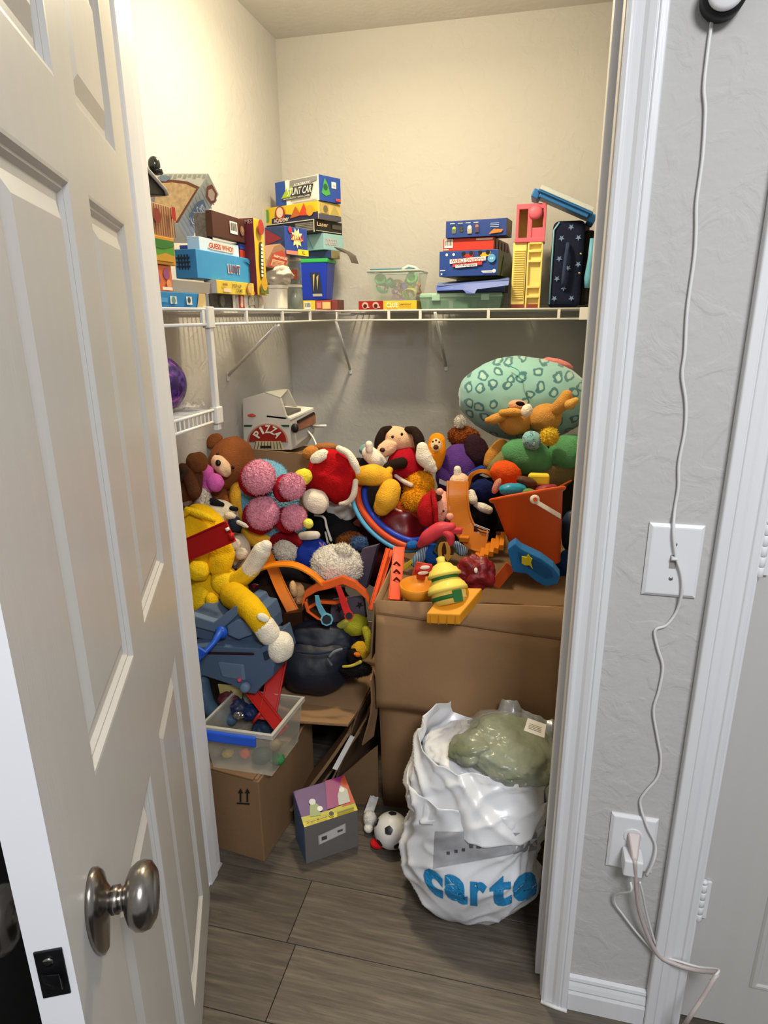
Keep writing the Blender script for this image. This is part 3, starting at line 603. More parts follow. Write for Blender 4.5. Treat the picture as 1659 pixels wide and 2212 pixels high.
# house shaped carton leaning
P = [(578, 560), (592, 532), (606, 526), (628, 549), (618, 586), (574, 576)]
hp = [at(*q, X=-0.80) for q in P]
t = thing('house_carton', 'red gabled house-shaped carton leaning above the translucent bag', 'carton', at(600, 585, X=-0.84))
obj('carton_body', MB().prism(hp, (-0.06, 0.03, 0)), card('#8c6a50'), t, bevel=0.001)
hn = (hp[0]-hp[5]).cross(hp[4]-hp[5]); hn = hn if hn.x > 0 else -hn
f = Face(at(574, 577, X=-0.80), at(618, 586, X=-0.80)-at(574, 577, X=-0.80), at(590, 530, X=-0.80)-at(576, 576, X=-0.80), hn)
art(t, f, [('p',[(0.06,0.06),(0.88,0.06),(0.86,0.62),(0.50,0.92),(0.10,0.66)],'#a83a2c'),('r',0.16,0.12,0.76,0.42,'#c49a78')]+[('r',0.2,0.15+0.06*i,0.72,0.17+0.06*i,'#8a4030') for i in range(4)]+[('t','FARM HOUSE',0.14,0.50,0.82,0.62,'#ecd8c0')])
# clear jars
for i, (z0, lab) in enumerate(((None, 'clear jar of grey pieces standing on the shelf beside the white tub'), ('x', 'clear jar with a paper label stacked on the other clear jar'))):
    c = at(638, 668, X=-0.83); c.z = ZD if i == 0 else ZD+0.083
    r_ = 17*mpp(c); t = thing('storage_jar', lab, 'jar', c)
    obj('jar_wall', MB().lathe([(r_*0.95, 0), (r_, 0.004), (r_, 0.066), (r_*0.85, 0.072), (r_*0.85, 0.076)], c, None, 24), clear('#9aa49c', 0.35), t, smooth=True)
    obj('jar_lid', MB().lathe([(r_*0.98, 0.072), (r_, 0.074), (r_, 0.081), (r_*0.9, 0.082)], c, None, 24), clear('#d0cabc', 0.9), t, smooth=True)
    obj('jar_contents', MB().ell(c+V((0,0,0.033)), (V((r_*0.85,0,0)), V((0,r_*0.85,0)), V((0,0,0.030))), 3, 0.1, 3, 2, 0, 0.05, 9), card('#5c625c' if i == 0 else '#8a8478'), t, smooth=True)
    if i: obj('jar_label', MB().box(c+V((r_*0.3,-r_*0.96,0.03)), (0.03, 0.003, 0.03)), card('#b8543a'), t)
zj = ZD+0.167
# blue carton with the starburst
b13 = carton('game_box', 'navy carton with a yellow starburst and a yellow label strip', 'box', (618, 578, 487), None, 18, 573, 664, ('#28406e', '#24418c', '#2c4a90'), zb=zj, X=-0.80, rot=((0,0,1), 0),
  left=[('p',[(0.0,0.35),(0.9,0.55),(0.05,0.95)],'#8c2630'),('p',[(0.3,0.1),(1,0.2),(1,0.5)],'#1f3260')],
  right=[('star',0.52,0.62,0.36,'#d8c890',9),('t','PICK-A-MAN',0.24,0.50,0.80,0.74,'#a03a34'),('c',0.22,0.88,0.08,'#b02a30'),('r',0.52,0.0,1.0,0.22,'#dcc030'),('t','XL',0.68,0.05,0.84,0.18,'#5a5030'),('r',0.0,0.0,0.50,0.14,'#c87a68')])
# right part of the pile, standing on both shelves' corner
x1 = carton('card_box', 'small yellow box with a barcode at the left end of the low row', 'box', (681, 671, 649), 2.46, 0, 655, None, ('#d8c040', '#c8a838', '#d8c860'), zb=ZD, dr=0.09, left=[('bar',0.12,0.15,0.66,0.85)])
x2 = carton('card_box', 'small red and cream box in the middle of the low row', 'box', (715, 671, 649), 2.46, 0, 682, None, ('#b04a3c', '#8a3a30', '#b86a5a'), zb=ZD, dr=0.09, left=[('r',0.45,0.15,0.98,0.85,'#d0b878'),('r',0.08,0.2,0.38,0.8,'#c87a70')])
x3 = carton('card_box', 'small maroon box at the right end of the low row', 'box', (729, 671, 647), 2.47, 0, 716, None, ('#7a3a38', '#6a302e', '#8a4a44'), zb=ZD, dr=0.09)
# blue bin with green lid
t = thing('storage_bin', 'tall navy blue bin with a green lid rim and a picture label', 'bin', (0,0,0))
zb_ = x1['_zt']+0.001
c0 = at(686, 645, Y=2.51); c0.z = zb_; t.location = c0
zt_ = at(686, 567, Y=2.51).z
k0 = mpp(c0); B0 = [c0+V((sx*29*k0*0.9, sy*0.045, 0)) for sx, sy in ((-1,-1),(1,-1),(1,1),(-1,1))]; T0 = [V((p.x+(p.x-c0.x)*0.28, p.y+(p.y-c0.y)*0.2, zt_)) for p in B0]
obj('bin_body', MB().hexa(B0+T0), plastic('#16309c', 0.3), t, bevel=0.006)
obj('bin_lid', MB().hexa([p+(p-V((c0.x,c0.y,zt_)))*0.05-V((0,0,0.004)) for p in T0]+[p+(p-V((c0.x,c0.y,zt_)))*0.05+V((0,0,0.010)) for p in T0]), plastic('#2f9a4c', 0.35), t, bevel=0.003)
f = Face(B0[0], B0[1]-B0[0], T0[0]-B0[0]); art(t, f, [('r',0.50,0.18,0.92,0.72,'#26304c'),('p',[(0.55,0.22),(0.7,0.68),(0.62,0.66)],'#c8b070'),('p',[(0.72,0.25),(0.86,0.66),(0.76,0.6)],'#b8a468'),('r',0.5,0.10,0.9,0.17,'#a8a69a')])
zl = zt_+0.011
y1 = carton('game_box', 'dark navy box lying on the green lid of the blue bin', 'box', (716, 560, 540), 2.47, 12, 662, 734, ('#1f3460', '#8a8458', '#2c3e6a'), zb=zl)
y2 = carton('game_box', 'pale teal game box between the navy box and the black box', 'box', (700, 540, 503), 2.45, 22, 655, 742, ('#7fa8b0', '#8fb8bc', '#a4c4c4'), zb=y1['_zt']+0.001, right=[('t','DOGGO',0.08,0.3,0.66,0.7,'#c8a0a8')], left=[('p',[(0,0),(0.5,0),(0.2,1),(0,1)],'#6a98a4')])
y3 = carton('game_box', 'black game box with small print on its edge', 'box', (682, 503, 473), 2.42, 24, 572, 739, ('#181716', '#1c1a18', '#2a2826'), zb=y2['_zt']+0.001,
  left=[('r',0.62,0.15,0.98,0.85,'#5c5a56')]+[('r',0.64,0.2+0.13*i,0.96,0.25+0.13*i,'#8a8882') for i in range(5)]+[('c',0.45,0.5,0.035,'#c8b048'),('c',0.53,0.5,0.03,'#4a7a9c'),('r',0.0,0.94,1,1,'#d0ccc4'),('r',0.985,0,1,1,'#d0ccc4')],
  right=[('t','Laser',0.05,0.50,0.46,0.82,'#d8b890'),('r',0.0,0.1,0.95,0.14,'#c8c4bc'),('r',0.6,0.4,0.95,0.75,'#4a4640')])
y4 = carton('game_box', 'yellow and navy game box with a red crest, under the stunt car box', 'box', (688, 474, 433), 2.42, 24, 540, 736, ('#d8bc2c', '#c8b068', '#d8c060'), zb=y3['_zt']+0.001,
  left=[('p',[(0.34,0),(1,0),(1,0.42),(0.78,0.30),(0.55,0.48),(0.34,0.32)],'#2a2c52'),('r',0.12,0.18,0.30,0.88,'#5a9a48'),('r',0.15,0.25,0.19,0.8,'#c8d0a0'),('r',0.23,0.25,0.27,0.8,'#a0c070'),('c',0.47,0.55,0.085,'#a03a28'),('c',0.47,0.62,0.05,'#e0c8b0'),('t','ACADEMY',0.38,0.06,0.60,0.28,'#ece4d4'),('p',[(0.62,0.2),(0.70,0.85),(0.78,0.3)],'#b8602c'),('p',[(0.74,0.3),(0.82,0.95),(0.88,0.25)],'#c8442c'),('c',0.90,0.5,0.05,'#d89a30')],
  right=[('r',0.0,0,1,0.3,'#4a4a5c'),('r',0.08,0.35,0.45,0.9,'#b09a58'),('p',[(0.5,0.3),(0.95,0.3),(0.7,0.9)],'#a89a5a'),('c',0.3,0.6,0.1,'#6a6048')])
y5 = carton('toy_box', 'blue and white stunt car toy box on top of the corner stack', 'box', (690, 434, 376), 2.42, 27, 596, 736, ('#e6e4de', '#27489c', '#4466b0'), zb=y4['_zt']+0.001,
  left=[('r',0,0,0.26,1,'#2a50a8'),('p',[(0.26,0),(0.37,0),(0.32,1),(0.24,1)],'#f4f2ee'),('p',[(0.40,0.05),(0.98,0.05),(0.94,0.12),(0.42,0.12)],'#c8c8c4'),('p',[(0.36,0.55),(0.98,0.80),(0.98,0.96),(0.36,0.96)],'#8a8c90'),('p',[(0.14,0.30),(0.46,0.30),(0.40,0.75),(0.28,0.55),(0.30,0.72)],'#a8c828'),('p',[(0.36,0.33),(0.84,0.33),(0.90,0.68),(0.44,0.68)],'#2a2c30'),('t','STUNT CAR',0.28,0.36,0.84,0.65,'#f4f4f0','x',0.12),('r',0.18,0.20,0.84,0.31,'#2a2a2c'),('t','ACROBATIC ROLLOVER',0.20,0.22,0.82,0.29,'#e8e8e4'),('t','ACROBATIC',0.46,0.70,0.84,0.80,'#f0f0ee')],
  right=[('p',[(0.1,0.3),(0.25,0.9),(0.38,0.7),(0.5,0.3),(0.3,0.2)],'#4a9a48'),('c',0.28,0.55,0.10,'#1f5a3a'),('r',0.55,0.55,0.76,0.80,'#e4e2dc'),('bar',0.57,0.57,0.74,0.70),('r',0.72,0.06,0.95,0.16,'#c84848')])
# bent grey cardboard flaps sticking out over the gap
t = thing('cardboard_flap', 'dark grey bent cardboard flaps sticking out beside the navy box', 'cardboard', at(735, 560, Y=2.45))
gm = card('#4a443c')
pts = [at(722,533,Y=2.44), at(740,541,Y=2.42), at(752,550,Y=2.41), at(759,566,Y=2.41)]
def flapsheet(pts, wv, th=0.003):
    S_ = smoothpts(pts, 5); return MB().rings([[p, p+V(wv), p+V(wv)+V((0,0,-th)), p+V((0,0,-th))] for p in S_])
obj('flap', flapsheet(pts, (0.01, 0.06, 0)), gm, t); obj('flap', flapsheet([at(725,536,Y=2.46), at(745,545,Y=2.45), at(762,550,Y=2.45)], (0.0, 0.05, 0)), card('#8a8478'), t)

# ================================================================ back shelf, right part
bx = carton('game_box', 'flat red and yellow junior mystery game box under the clear cutter tub', 'box', (900, 670, 649), 2.445, 0, 775, None, ('#d8b430', '#c8a428', '#c8b060'), zb=ZD, dr=0.22,
  left=[('r',0,0,0.43,1,'#942018'),('c',0.115,0.5,0.055,'#d0a898'),('c',0.115,0.42,0.035,'#4a1a14'),('c',0.30,0.5,0.055,'#d0a898'),('c',0.30,0.42,0.035,'#4a1a14'),('r',0.14,0.2,0.19,0.35,'#c8b0a0'),('r',0.33,0.2,0.38,0.35,'#c8b0a0'),('t','CLUE',0.49,0.25,0.68,0.80,'#f0ece0'),('t','junior',0.71,0.38,0.92,0.74,'#4a3a1c')])
# clear tub with cutters
t = thing('cutter_tub', 'clear plastic tub full of coloured cutters with a teal lid edge', 'tub', (0,0,0))
c0 = at(860, 647, Y=2.54); c0.z = bx['_zt']+0.001; t.location = c0; k0 = mpp(c0); zt_ = at(860, 588, Y=2.54).z
def frust(c, hw0, hd0, hw1, hd1, z0, z1): return [V((c.x+sx*hw0, c.y+sy*hd0, z0)) for sx, sy in ((-1,-1),(1,-1),(1,1),(-1,1))]+[V((c.x+sx*hw1, c.y+sy*hd1, z1)) for sx, sy in ((-1,-1),(1,-1),(1,1),(-1,1))]
F8 = frust(c0, 46*k0, 0.075, 55*k0, 0.088, c0.z, zt_)
def opentub(F8, th=0.002):
    mb = MB(); mb.add(F8[:4], [(0,1,2,3)])
    for i in range(4): j = (i+1) % 4; mb.add([F8[i], F8[j], F8[4+j], F8[4+i]], [(0,1,2,3)])
    return mb
obj('tub_wall', opentub(F8), clear('#b8c4bc', 0.22), t, solid=0.002)
mb = MB(); rr_ = F8[4:]; 
for i in range(4): mb.tube([rr_[i], rr_[(i+1) % 4]], 0.004, 6)
obj('tub_rim', mb, clear('#c4cec8', 0.7), t, smooth=True)
obj('lid', MB().box((c0.x-0.01, c0.y, zt_+0.006), (92*k0, 0.15, 0.007)), plastic('#1f5f70', 0.35), t, bevel=0.003)
obj('lid_latch', MB().tube([(c0.x+0.035, c0.y-0.085, zt_+0.004), (c0.x+0.05, c0.y-0.06, zt_+0.016), (c0.x+0.075, c0.y-0.05, zt_+0.012), (c0.x+0.09, c0.y-0.06, zt_)], 0.006), clear('#d4dcd8', 0.7), t, smooth=True)
cut = ['#b02a5a','#c8b830','#3a8a3a','#6a2a8a','#c83a3a','#3aa080','#d87a2a','#5a3aa0','#8ab030','#c03070','#2a7a5a','#e0c040']
rr = random.Random(5)
for i in range(12):
    cx = c0.x+rr.uniform(-0.065, 0.065); cy = c0.y+rr.uniform(-0.05, 0.03); cz = c0.z+0.022+0.018*(i//4)+rr.uniform(0, 0.008)
    M = Matrix.Rotation(rr.uniform(0, 3.1), 3, 'Z') @ Matrix.Rotation(rr.uniform(0.6, 1.6), 3, 'X'); kk = i % 3; pts = []
    n = 20
    for j in range(n+1):
        a = 2*math.pi*j/n; r_ = 0.021*(1+(0.25*math.cos(5*a) if kk == 0 else 0.18*math.cos(2*a) if kk == 1 else 0))
        pts.append(V((r_*math.cos(a), r_*math.sin(a), 0)))
    R = [[V((cx,cy,cz))+M @ (p*s+V((0,0,z))) for s, z in ((1,-0.009),(1.06,-0.009),(1.06,0.009),(1,0.009))] for p in pts]
    tag(obj('cookie_cutter', MB().rings(R, 0, False, False), plastic(cut[i], 0.3)), ['magenta','yellow','mid green','purple','red','turquoise','orange','blue violet','olive','pink','dark green','gold'][i]+' plastic cutter inside the clear tub', 'cutter', 'cutters in the clear tub')
for px_, py_, c_ in ((822, 604, '#2f8a3a'), (890, 601, '#3a9a48')):
    p = at(px_, py_, Y=2.50); tag(obj('cookie_cutter', MB().lathe([(0.014,-0.01),(0.021,-0.01),(0.021,0.01),(0.014,0.01),(0.012,0.0)], p, Matrix.Rotation(1.4,3,'X'), 20), plastic(c_, 0.3), smooth=True), 'round green plastic cutter near the top of the clear tub, %s side' % ('left' if px_ < 850 else 'right'), 'cutter')
# low clear green container
t = thing('craft_case', 'low translucent green lidded case of small parts', 'case', (0,0,0)); c0 = at(1000, 670, Y=2.53); c0.z = ZD; t.location = c0; k0 = mpp(at(1000, 660, Y=2.44)); zt_ = at(1000, 632, Y=2.44).z
F8 = frust(c0, 84*k0, 0.085, 88*k0, 0.09, ZD, zt_-0.014)
obj('case_base', opentub(F8), clear('#8ab4a0', 0.35), t, solid=0.002)
obj('case_lid', MB().hexa(frust(c0, 90*k0, 0.094, 88*k0, 0.090, zt_-0.016, zt_)), clear('#a0ccb4', 0.62), t, bevel=0.004)
for sx in (-0.6, 0.6): obj('case_latch', MB().box((c0.x+sx*88*k0, c0.y-0.096, zt_-0.016), (0.03, 0.004, 0.022)), clear('#a8d0bc', 0.7), t, bevel=0.002)
for i, (dx, w_, c_) in enumerate(((-0.085, 0.07, '#6a6460'), (0.0, 0.07, '#4c4844'), (0.095, 0.08, '#5c2a2c'))):
    tag(obj('craft_tin', MB().lathe([(0.024,0),(0.026,0.002),(0.026,0.026),(0.024,0.028)], (c0.x+dx, c0.y-0.03, ZD+0.003), None, 20, sx=w_/0.052), card(c_), bevel=0.001), ['light grey', 'dark grey', 'dark red'][i]+' parts container inside the low green case', 'container')
zt2 = zt_+0.001
# blue box with bent open lid
t = thing('game_box', 'flattened blue box with a bent tab, between the green case and the coding box', 'box', at(1020, 632, Y=2.47))
zz_ = at(1000, 614, Y=2.44).z
obj('box_body', MB().hexa([V((p.x, p.y, z)) for z in (zt2, zz_) for p in (at(944,630,Y=2.45), at(1090,620,Y=2.42), at(1098,620,Y=2.60), at(950,625,Y=2.62))]), card('#1c2c58'), t, bevel=0.001)
q = [at(941,621,Y=2.44), at(1006,613,Y=2.42), at(1100,606,Y=2.40), at(1098,616,Y=2.39), at(1030,625,Y=2.40), at(1025,634,Y=2.395), at(1008,634,Y=2.395), at(1000,626,Y=2.41), at(942,628,Y=2.425)]
obj('box_flap', MB().prism(q, (0, 0.003, 0)), card('#4a62b0'), t)
q = [at(941,619,Y=2.45), at(1100,605,Y=2.41), at(1100,600,Y=2.58), at(948,612,Y=2.60)]
obj('box_lid', MB().prism(q, (0,0,0.003)), card('#6a80c0'), t)
zt3 = max(zz_, q[0].z, q[1].z, q[2].z, q[3].z)+0.0035
c1 = carton('toy_box', 'blue coding toy box standing upside down with its red title inverted', 'box', (1074, 607, 538), 2.45, 8, 949, 1103, ('#20418c', '#4c5a30', '#2c4a90'), zb=zt3,
  left=[('c',0.13,0.86,0.022,'#e0e0dc'),('c',0.25,0.86,0.022,'#e0e0dc'),('p',[(0.38,0.84),(0.60,0.90),(0.58,0.74),(0.48,0.68)],'#a82c28'),('c',0.42,0.88,0.035,'#16161a'),('c',0.55,0.88,0.035,'#16161a'),('p',[(0.66,0.86),(0.88,0.92),(0.86,0.76),(0.74,0.70)],'#d8a428'),('c',0.70,0.89,0.035,'#16161a'),('c',0.83,0.89,0.035,'#16161a'),
  ('p',[(0.19,0.50),(0.80,0.58),(0.80,0.74),(0.19,0.66)],'#f0ece6'),('t','CODING CREW',0.21,0.54,0.78,0.69,'#c02a2a','flip'),('p',[(0.24,0.36),(0.74,0.42),(0.74,0.54),(0.24,0.48)],'#c23a34'),('p',[(0.29,0.33),(0.66,0.37),(0.66,0.48),(0.29,0.45)],'#f0ece6'),('t','Switcheroo',0.31,0.35,0.64,0.46,'#2a3a7a','flip'),('c',0.90,0.66,0.065,'#58a0d0'),('t','4+',0.87,0.60,0.93,0.70,'#f0f0f0','flip'),('r',0.74,0.14,0.92,0.18,'#e0e0dc'),('r',0.76,0.09,0.92,0.12,'#c0c4d4'),('c',0.95,0.16,0.03,'#e4e4dc'),('r',0.03,0.22,0.12,0.25,'#d8d8e0'),('t','4',0.04,0.05,0.08,0.14,'#e8e8ec','flip')],
  right=[('p',[(0.2,0),(1,0),(1,0.9),(0.4,0.8)],'#5a6428'),('p',[(0.3,0.3),(0.8,0.5),(0.5,0.6)],'#3c4420')])
c2 = carton('toy_box', 'red toy box with a barcode, between the two blue toy boxes', 'box', (1066, 540, 511), 2.46, 8, 957, 1099, ('#c03428', '#7a2a26', '#b83a30'), zb=c1['_zt']+0.001, left=[('bar',0.03,0.25,0.20,0.95),('r',0.66,0.78,0.98,0.92,'#e0c8c0'),('r',0.02,0.06,0.12,0.16,'#e0c0b8')], right=[('r',0.1+0.2*i,0.1,0.18+0.2*i,0.9,'#5a2020') for i in range(4)])
c3 = carton('toy_box', 'dark blue toy box with small figures printed on it, atop the red box', 'box', (1094, 509, 470), 2.44, 8, 963, 1106, ('#1f3c84', '#16284c', '#2a4488'), zb=c2['_zt']+0.001,
  left=[('c',0.14,0.55,0.03,'#a8c048'),('p',[(0.11,0.25),(0.17,0.25),(0.18,0.5),(0.10,0.5)],'#5a6a5a'),('c',0.26,0.55,0.03,'#3a3a3c'),('p',[(0.22,0.4),(0.30,0.45),(0.28,0.3)],'#4a4a30'),('c',0.40,0.55,0.035,'#e0e0d8'),('p',[(0.37,0.2),(0.44,0.2),(0.44,0.48),(0.36,0.48)],'#a09c80'),('c',0.52,0.6,0.03,'#a06a50'),('p',[(0.49,0.25),(0.56,0.25),(0.55,0.55),(0.5,0.55)],'#4a3a5c'),('p',[(0.72,0.12),(0.92,0.18),(0.95,0.34),(0.80,0.40)],'#d87a30'),('r',0.74,0.5,0.88,0.54,'#a0b4d8'),('r',0.74,0.6,0.88,0.64,'#a0b4d8'),('r',0.74,0.7,0.88,0.74,'#a0b4d8')]+[('r',0.08+0.13*i,0.8,0.16+0.13*i,0.84,'#c8d0a8') for i in range(4)])
# dollhouse elevator tower
t = thing('toy_tower', 'tall yellow toy elevator tower with a pink windowed top', 'toy', at(1137, 668, Y=2.52)); t.location.z = ZD
ty = plastic('#e2cc7a', 0.45); tp = plastic('#c45a6a', 0.45)
YT = 2.46
bl, br, ml, mr, tl, tr = [at(*q, Y=YT) for q in ((1102,668),(1164,668),(1107,525),(1172,522),(1112,441),(1173,438))]
bl.z = br.z = ZD; ml.z = mr.z = (ml.z+mr.z)/2; tl.z = tr.z = (tl.z+tr.z)/2
dp = V((0.0, 0.09, 0)); cx = (bl.x+br.x)/2
w_ = br.x-bl.x
def tb(u0, u1, z0, z1, y0, y1, m_, nm, par=t, bev=0.002): return obj(nm, MB().aabb((bl.x+u0*w_, YT+y0, z0), (bl.x+u1*w_, YT+y1, z1)), m_, par, bevel=bev)
H1 = ml.z-ZD; H2 = tl.z-ml.z
obj('tower_foot', MB().aabb((bl.x, YT+0.002, ZD), (br.x, YT+0.095, ZD+0.014)), plastic('#7a3a30', 0.5), t, bevel=0.002)
tb(0.0, 0.47, ZD+0.012, ml.z, 0.004, 0.09, ty, 'shutter_wall')
for i in range(22): tb(0.06, 0.42, ZD+0.03+i*(H1-0.05)/22, ZD+0.03+i*(H1-0.05)/22+0.004, -0.001, 0.006, ty, 'shutter_slat', bev=0.0005)
tb(0.53, 1.0, ZD+0.004, ml.z, 0.012, 0.09, ty, 'shaft_wall'); tb(0.50, 0.56, ZD, ml.z, 0.0, 0.03, ty, 'shaft_rail'); tb(0.96, 1.02, ZD, ml.z, 0.0, 0.03, ty, 'shaft_rail')
for f_ in (0.16, 0.31, 0.70, 0.85, 0.97): tb(0.55, 0.97, ZD+H1*f_, ZD+H1*f_+0.008, -0.002, 0.02, ty, 'shaft_step', bev=0.001)
pk = thing('x', '', '', (0,0,0)); bpy.data.objects.remove(pk)
# pink storey with openings: frame bars around them
for (u0,u1,z0,z1) in ((0.04,1.06,0.0,0.12),(0.06,1.06,0.86,1.0),(0.06,0.16,0.1,0.9),(0.45,0.60,0.1,0.9),(0.96,1.06,0.1,0.9)):
    tb(u0, u1, ml.z+H2*z0, ml.z+H2*z1, -0.004 if z0 == 0.0 else 0.0, 0.02, tp, 'top_frame')
tb(0.58, 0.98, ml.z+H2*0.1, ml.z+H2*0.38, 0.004, 0.02, tp, 'top_panel'); tb(0.06, 1.06, ml.z+H2*0.97, ml.z+H2*1.0, 0.0, 0.09, tp, 'roof_plate')
tb(0.98, 1.06, ml.z, ml.z+H2, 0.02, 0.09, tp, 'top_side'); tb(0.06, 0.12, ml.z, ml.z+H2, 0.02, 0.09, ty, 'top_side'); tb(0.1, 1.0, ml.z, ml.z+H2*0.99, 0.084, 0.09, ty, 'top_back')
p = at(1157, 459, Y=YT-0.005); bl3('dome_lamp', p, (0.024, 0.012, 0.022), tp, t)
# starry suitcase
t = thing('suitcase', 'dark navy suitcase with pale stars standing on end by the right wall', 'suitcase', at(1225, 668, Y=2.52)); t.location.z = ZD
nav = cloth('#161b2e'); star = card('#6f86b0')
fy = 2.46; L_ = at(1184, 664, Y=fy); R_ = at(1252, 664, Y=fy); zt_ = at(1210, 476, Y=fy).z
obj('case_shell', MB().aabb((L_.x, fy, ZD), (R_.x, fy+0.22, zt_)), nav, t, bevel=0.02, seg=4)
obj('side_pocket', MB().aabb((R_.x-0.002, fy+0.03, ZD+0.01), (R_.x+0.035, fy+0.2, zt_-0.03)), cloth('#191614'), t, bevel=0.012, seg=3)
obj('piping', MB().tube([(L_.x+0.003, fy-0.001, ZD+0.012), (L_.x+0.003, fy-0.001, zt_-0.03), (L_.x+0.02, fy-0.001, zt_-0.006)], 0.003), card('#7fb4cc'), t, smooth=True)
f = Face(V((L_.x, fy, ZD)), V((R_.x-L_.x,0,0)), V((0,0,zt_-ZD)))
art(t, f, [('star',u,v_,0.10,star,5) for u, v_ in ((0.55,0.92),(0.28,0.80),(0.80,0.80),(0.25,0.57),(0.55,0.46),(0.22,0.34),(0.45,0.23),(0.18,0.11),(0.72,0.11),(0.85,0.5))], 'printed_star')
hx = L_.x+0.48*(R_.x-L_.x); hz = ZD+0.52*(zt_-ZD)
obj('handle', MB().tube(smoothpts([(hx, fy-0.004, hz+0.06), (hx, fy-0.022, hz+0.05), (hx-0.004, fy-0.026, hz), (hx-0.006, fy-0.022, hz-0.06), (hx-0.004, fy-0.004, hz-0.075)]), 0.007, 8), cloth('#2a3550'), t, smooth=True)
for zz_ in (0.62, 0.40): bl3('rivet', (R_.x-0.010, fy-0.001, ZD+zz_*(zt_-ZD)), (0.004, 0.003, 0.004), mat('brass', '#c8b48a', 0.3, metal=0.8), t, 2)
# loose paddle, tan block, angled lid beside it
t = tag(obj('toy_paddle', MB().tube([at(1279,515,Y=2.47), at(1275,560,Y=2.47), at(1270,600,Y=2.47), at(1268,622,Y=2.47)], [0.007,0.009,0.013,0.009], 10), plastic('#5f9cb4', 0.35), smooth=True), 'light blue toy paddle upright between the suitcase and the right wall', 'toy')
t = thing('tote_cover', 'blue lid with clear edges lying slanted across the suitcase and pink tower', 'lid', at(1220, 470, Y=2.5))
YQ = 2.50
a_, b_ = at(1158, 415, Y=YQ), at(1284, 470, Y=YQ); u = (b_-a_); n_ = V((-u.z, 0, u.x)).normalized(); ln = u.length
M = Matrix((u.normalized(), V((0,1,0)), n_)).transposed(); cL = (a_+b_)/2
bp_ = plastic('#235f98', 0.3)
obj('lid_plate', MB().box(cL-n_*0.004, (ln*0.9, 0.20, 0.008), M), bp_, t, bevel=0.003)
for sg in (-1, 1):
    obj('lid_handle', MB().box(cL+u.normalized()*ln*0.47*sg-n_*0.012, (0.026, 0.12, 0.028), M), bp_, t, bevel=0.004)
    obj('clear_edge', MB().box(cL+V((0,0.1*sg,0))+n_*0.006, (ln*0.86, 0.012, 0.014), M), clear('#c8d4d8', 0.45), t, bevel=0.002)
obj('lid_rib', MB().box(cL+V((0,-0.085,0))-n_*0.014, (ln*0.8, 0.010, 0.014), M), bp_, t, bevel=0.002)
tag(obj('tan_block', MB().aabb(at(1262, 512, Y=2.55), V(at(1275, 480, Y=2.55))+V((0,0.05,0))), card('#b09070'), bevel=0.002), 'small tan cardboard piece wedged under the slanted blue lid', 'cardboard')
# ================================================================ cardboard, tubs and the bag at floor level
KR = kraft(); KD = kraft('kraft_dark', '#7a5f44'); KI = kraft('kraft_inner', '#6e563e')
def panel(pts, th):     # a flat sheet of board from four corners, th = thickness vector
    return MB().prism(pts, th)
# --- big open carton on the right
zA = at(900, 1288, Y=1.56).z
bigb = thing('moving_box', 'large brown cardboard box behind the white shopping bag, its front flap hanging down', 'box', (-0.12, 1.80, 0))
FL, FR, BR_, BL_ = V((-0.378, 1.548, 0)), V((0.138, 1.562, 0)), V((0.148, 2.06, 0)), V((-0.388, 2.06, 0))
tFL, tFR, tBR, tBL = [V((p.x+dx, p.y+dy, zA+dz)) for p, dx, dy, dz in ((FL,-0.016,-0.012,-0.012), (FR,0.006,-0.006,0.012), (BR_,0.004,0,0.03), (BL_,-0.01,0,0.03))]
def wallp(a, b, c, d, t): 
    bow = lambda u, w: V(t).normalized()*(0.010*math.sin(math.pi*u)*math.sin(math.pi*w))*-1
    return MB().plane(a, b, c, d, 10, 8, bow)
for nm, q, t in (('front_wall', (FL, FR, tFR, tFL), (0,1,0)), ('right_wall', (FR, BR_, tBR, tFR), (-1,0,0)), ('back_wall', (BR_, BL_, tBL, tBR), (0,-1,0)), ('left_wall', (BL_, FL, tFL, tBL), (1,0,0))):
    obj(nm, wallp(*q, t), KR, bigb, smooth=True, solid=0.005)
obj('top_panel', MB().plane(tFL-V((0,-0.01,0.035)), tFR-V((0,-0.01,0.035)), tBR-V((0,0.01,0.035)), tBL-V((0,0.01,0.035)), 6, 6, lambda u, w: V((0,0,-0.02*math.sin(3.1*u)))), KI, bigb, solid=0.005)
fa, fb = at(813, 1327, Y=1.530), at(1212, 1384, Y=1.546); fc, fd = at(1205, 1600, Y=1.522), at(813, 1527, Y=1.505)
obj('front_flap', MB().plane(fd, fc, fb, fa, 16, 10, lambda u, w: V((0, -0.012*math.sin(math.pi*w)*(0.5+0.5*math.sin(3*u+1))-0.006*noise.noise(V((u*3, w*3, 2))), 0.010*math.sin(u*6)*(1-w)))), KR, bigb, smooth=True, solid=0.005)
obj('flap_fold', MB().tube([fa+V((0,0.004,0)), (fa+fb)/2+V((0,0.006,0.004)), fb+V((0,0.006,0))], 0.005, 6), KD, bigb, smooth=True)
obj('side_flap', MB().plane(V((-0.398,1.535,zA-0.02)), V((-0.398,2.0,zA)), V((-0.425,2.0,zA-0.22)), V((-0.412,1.545,zA-0.20)), 8, 6), KD, bigb, solid=0.005)
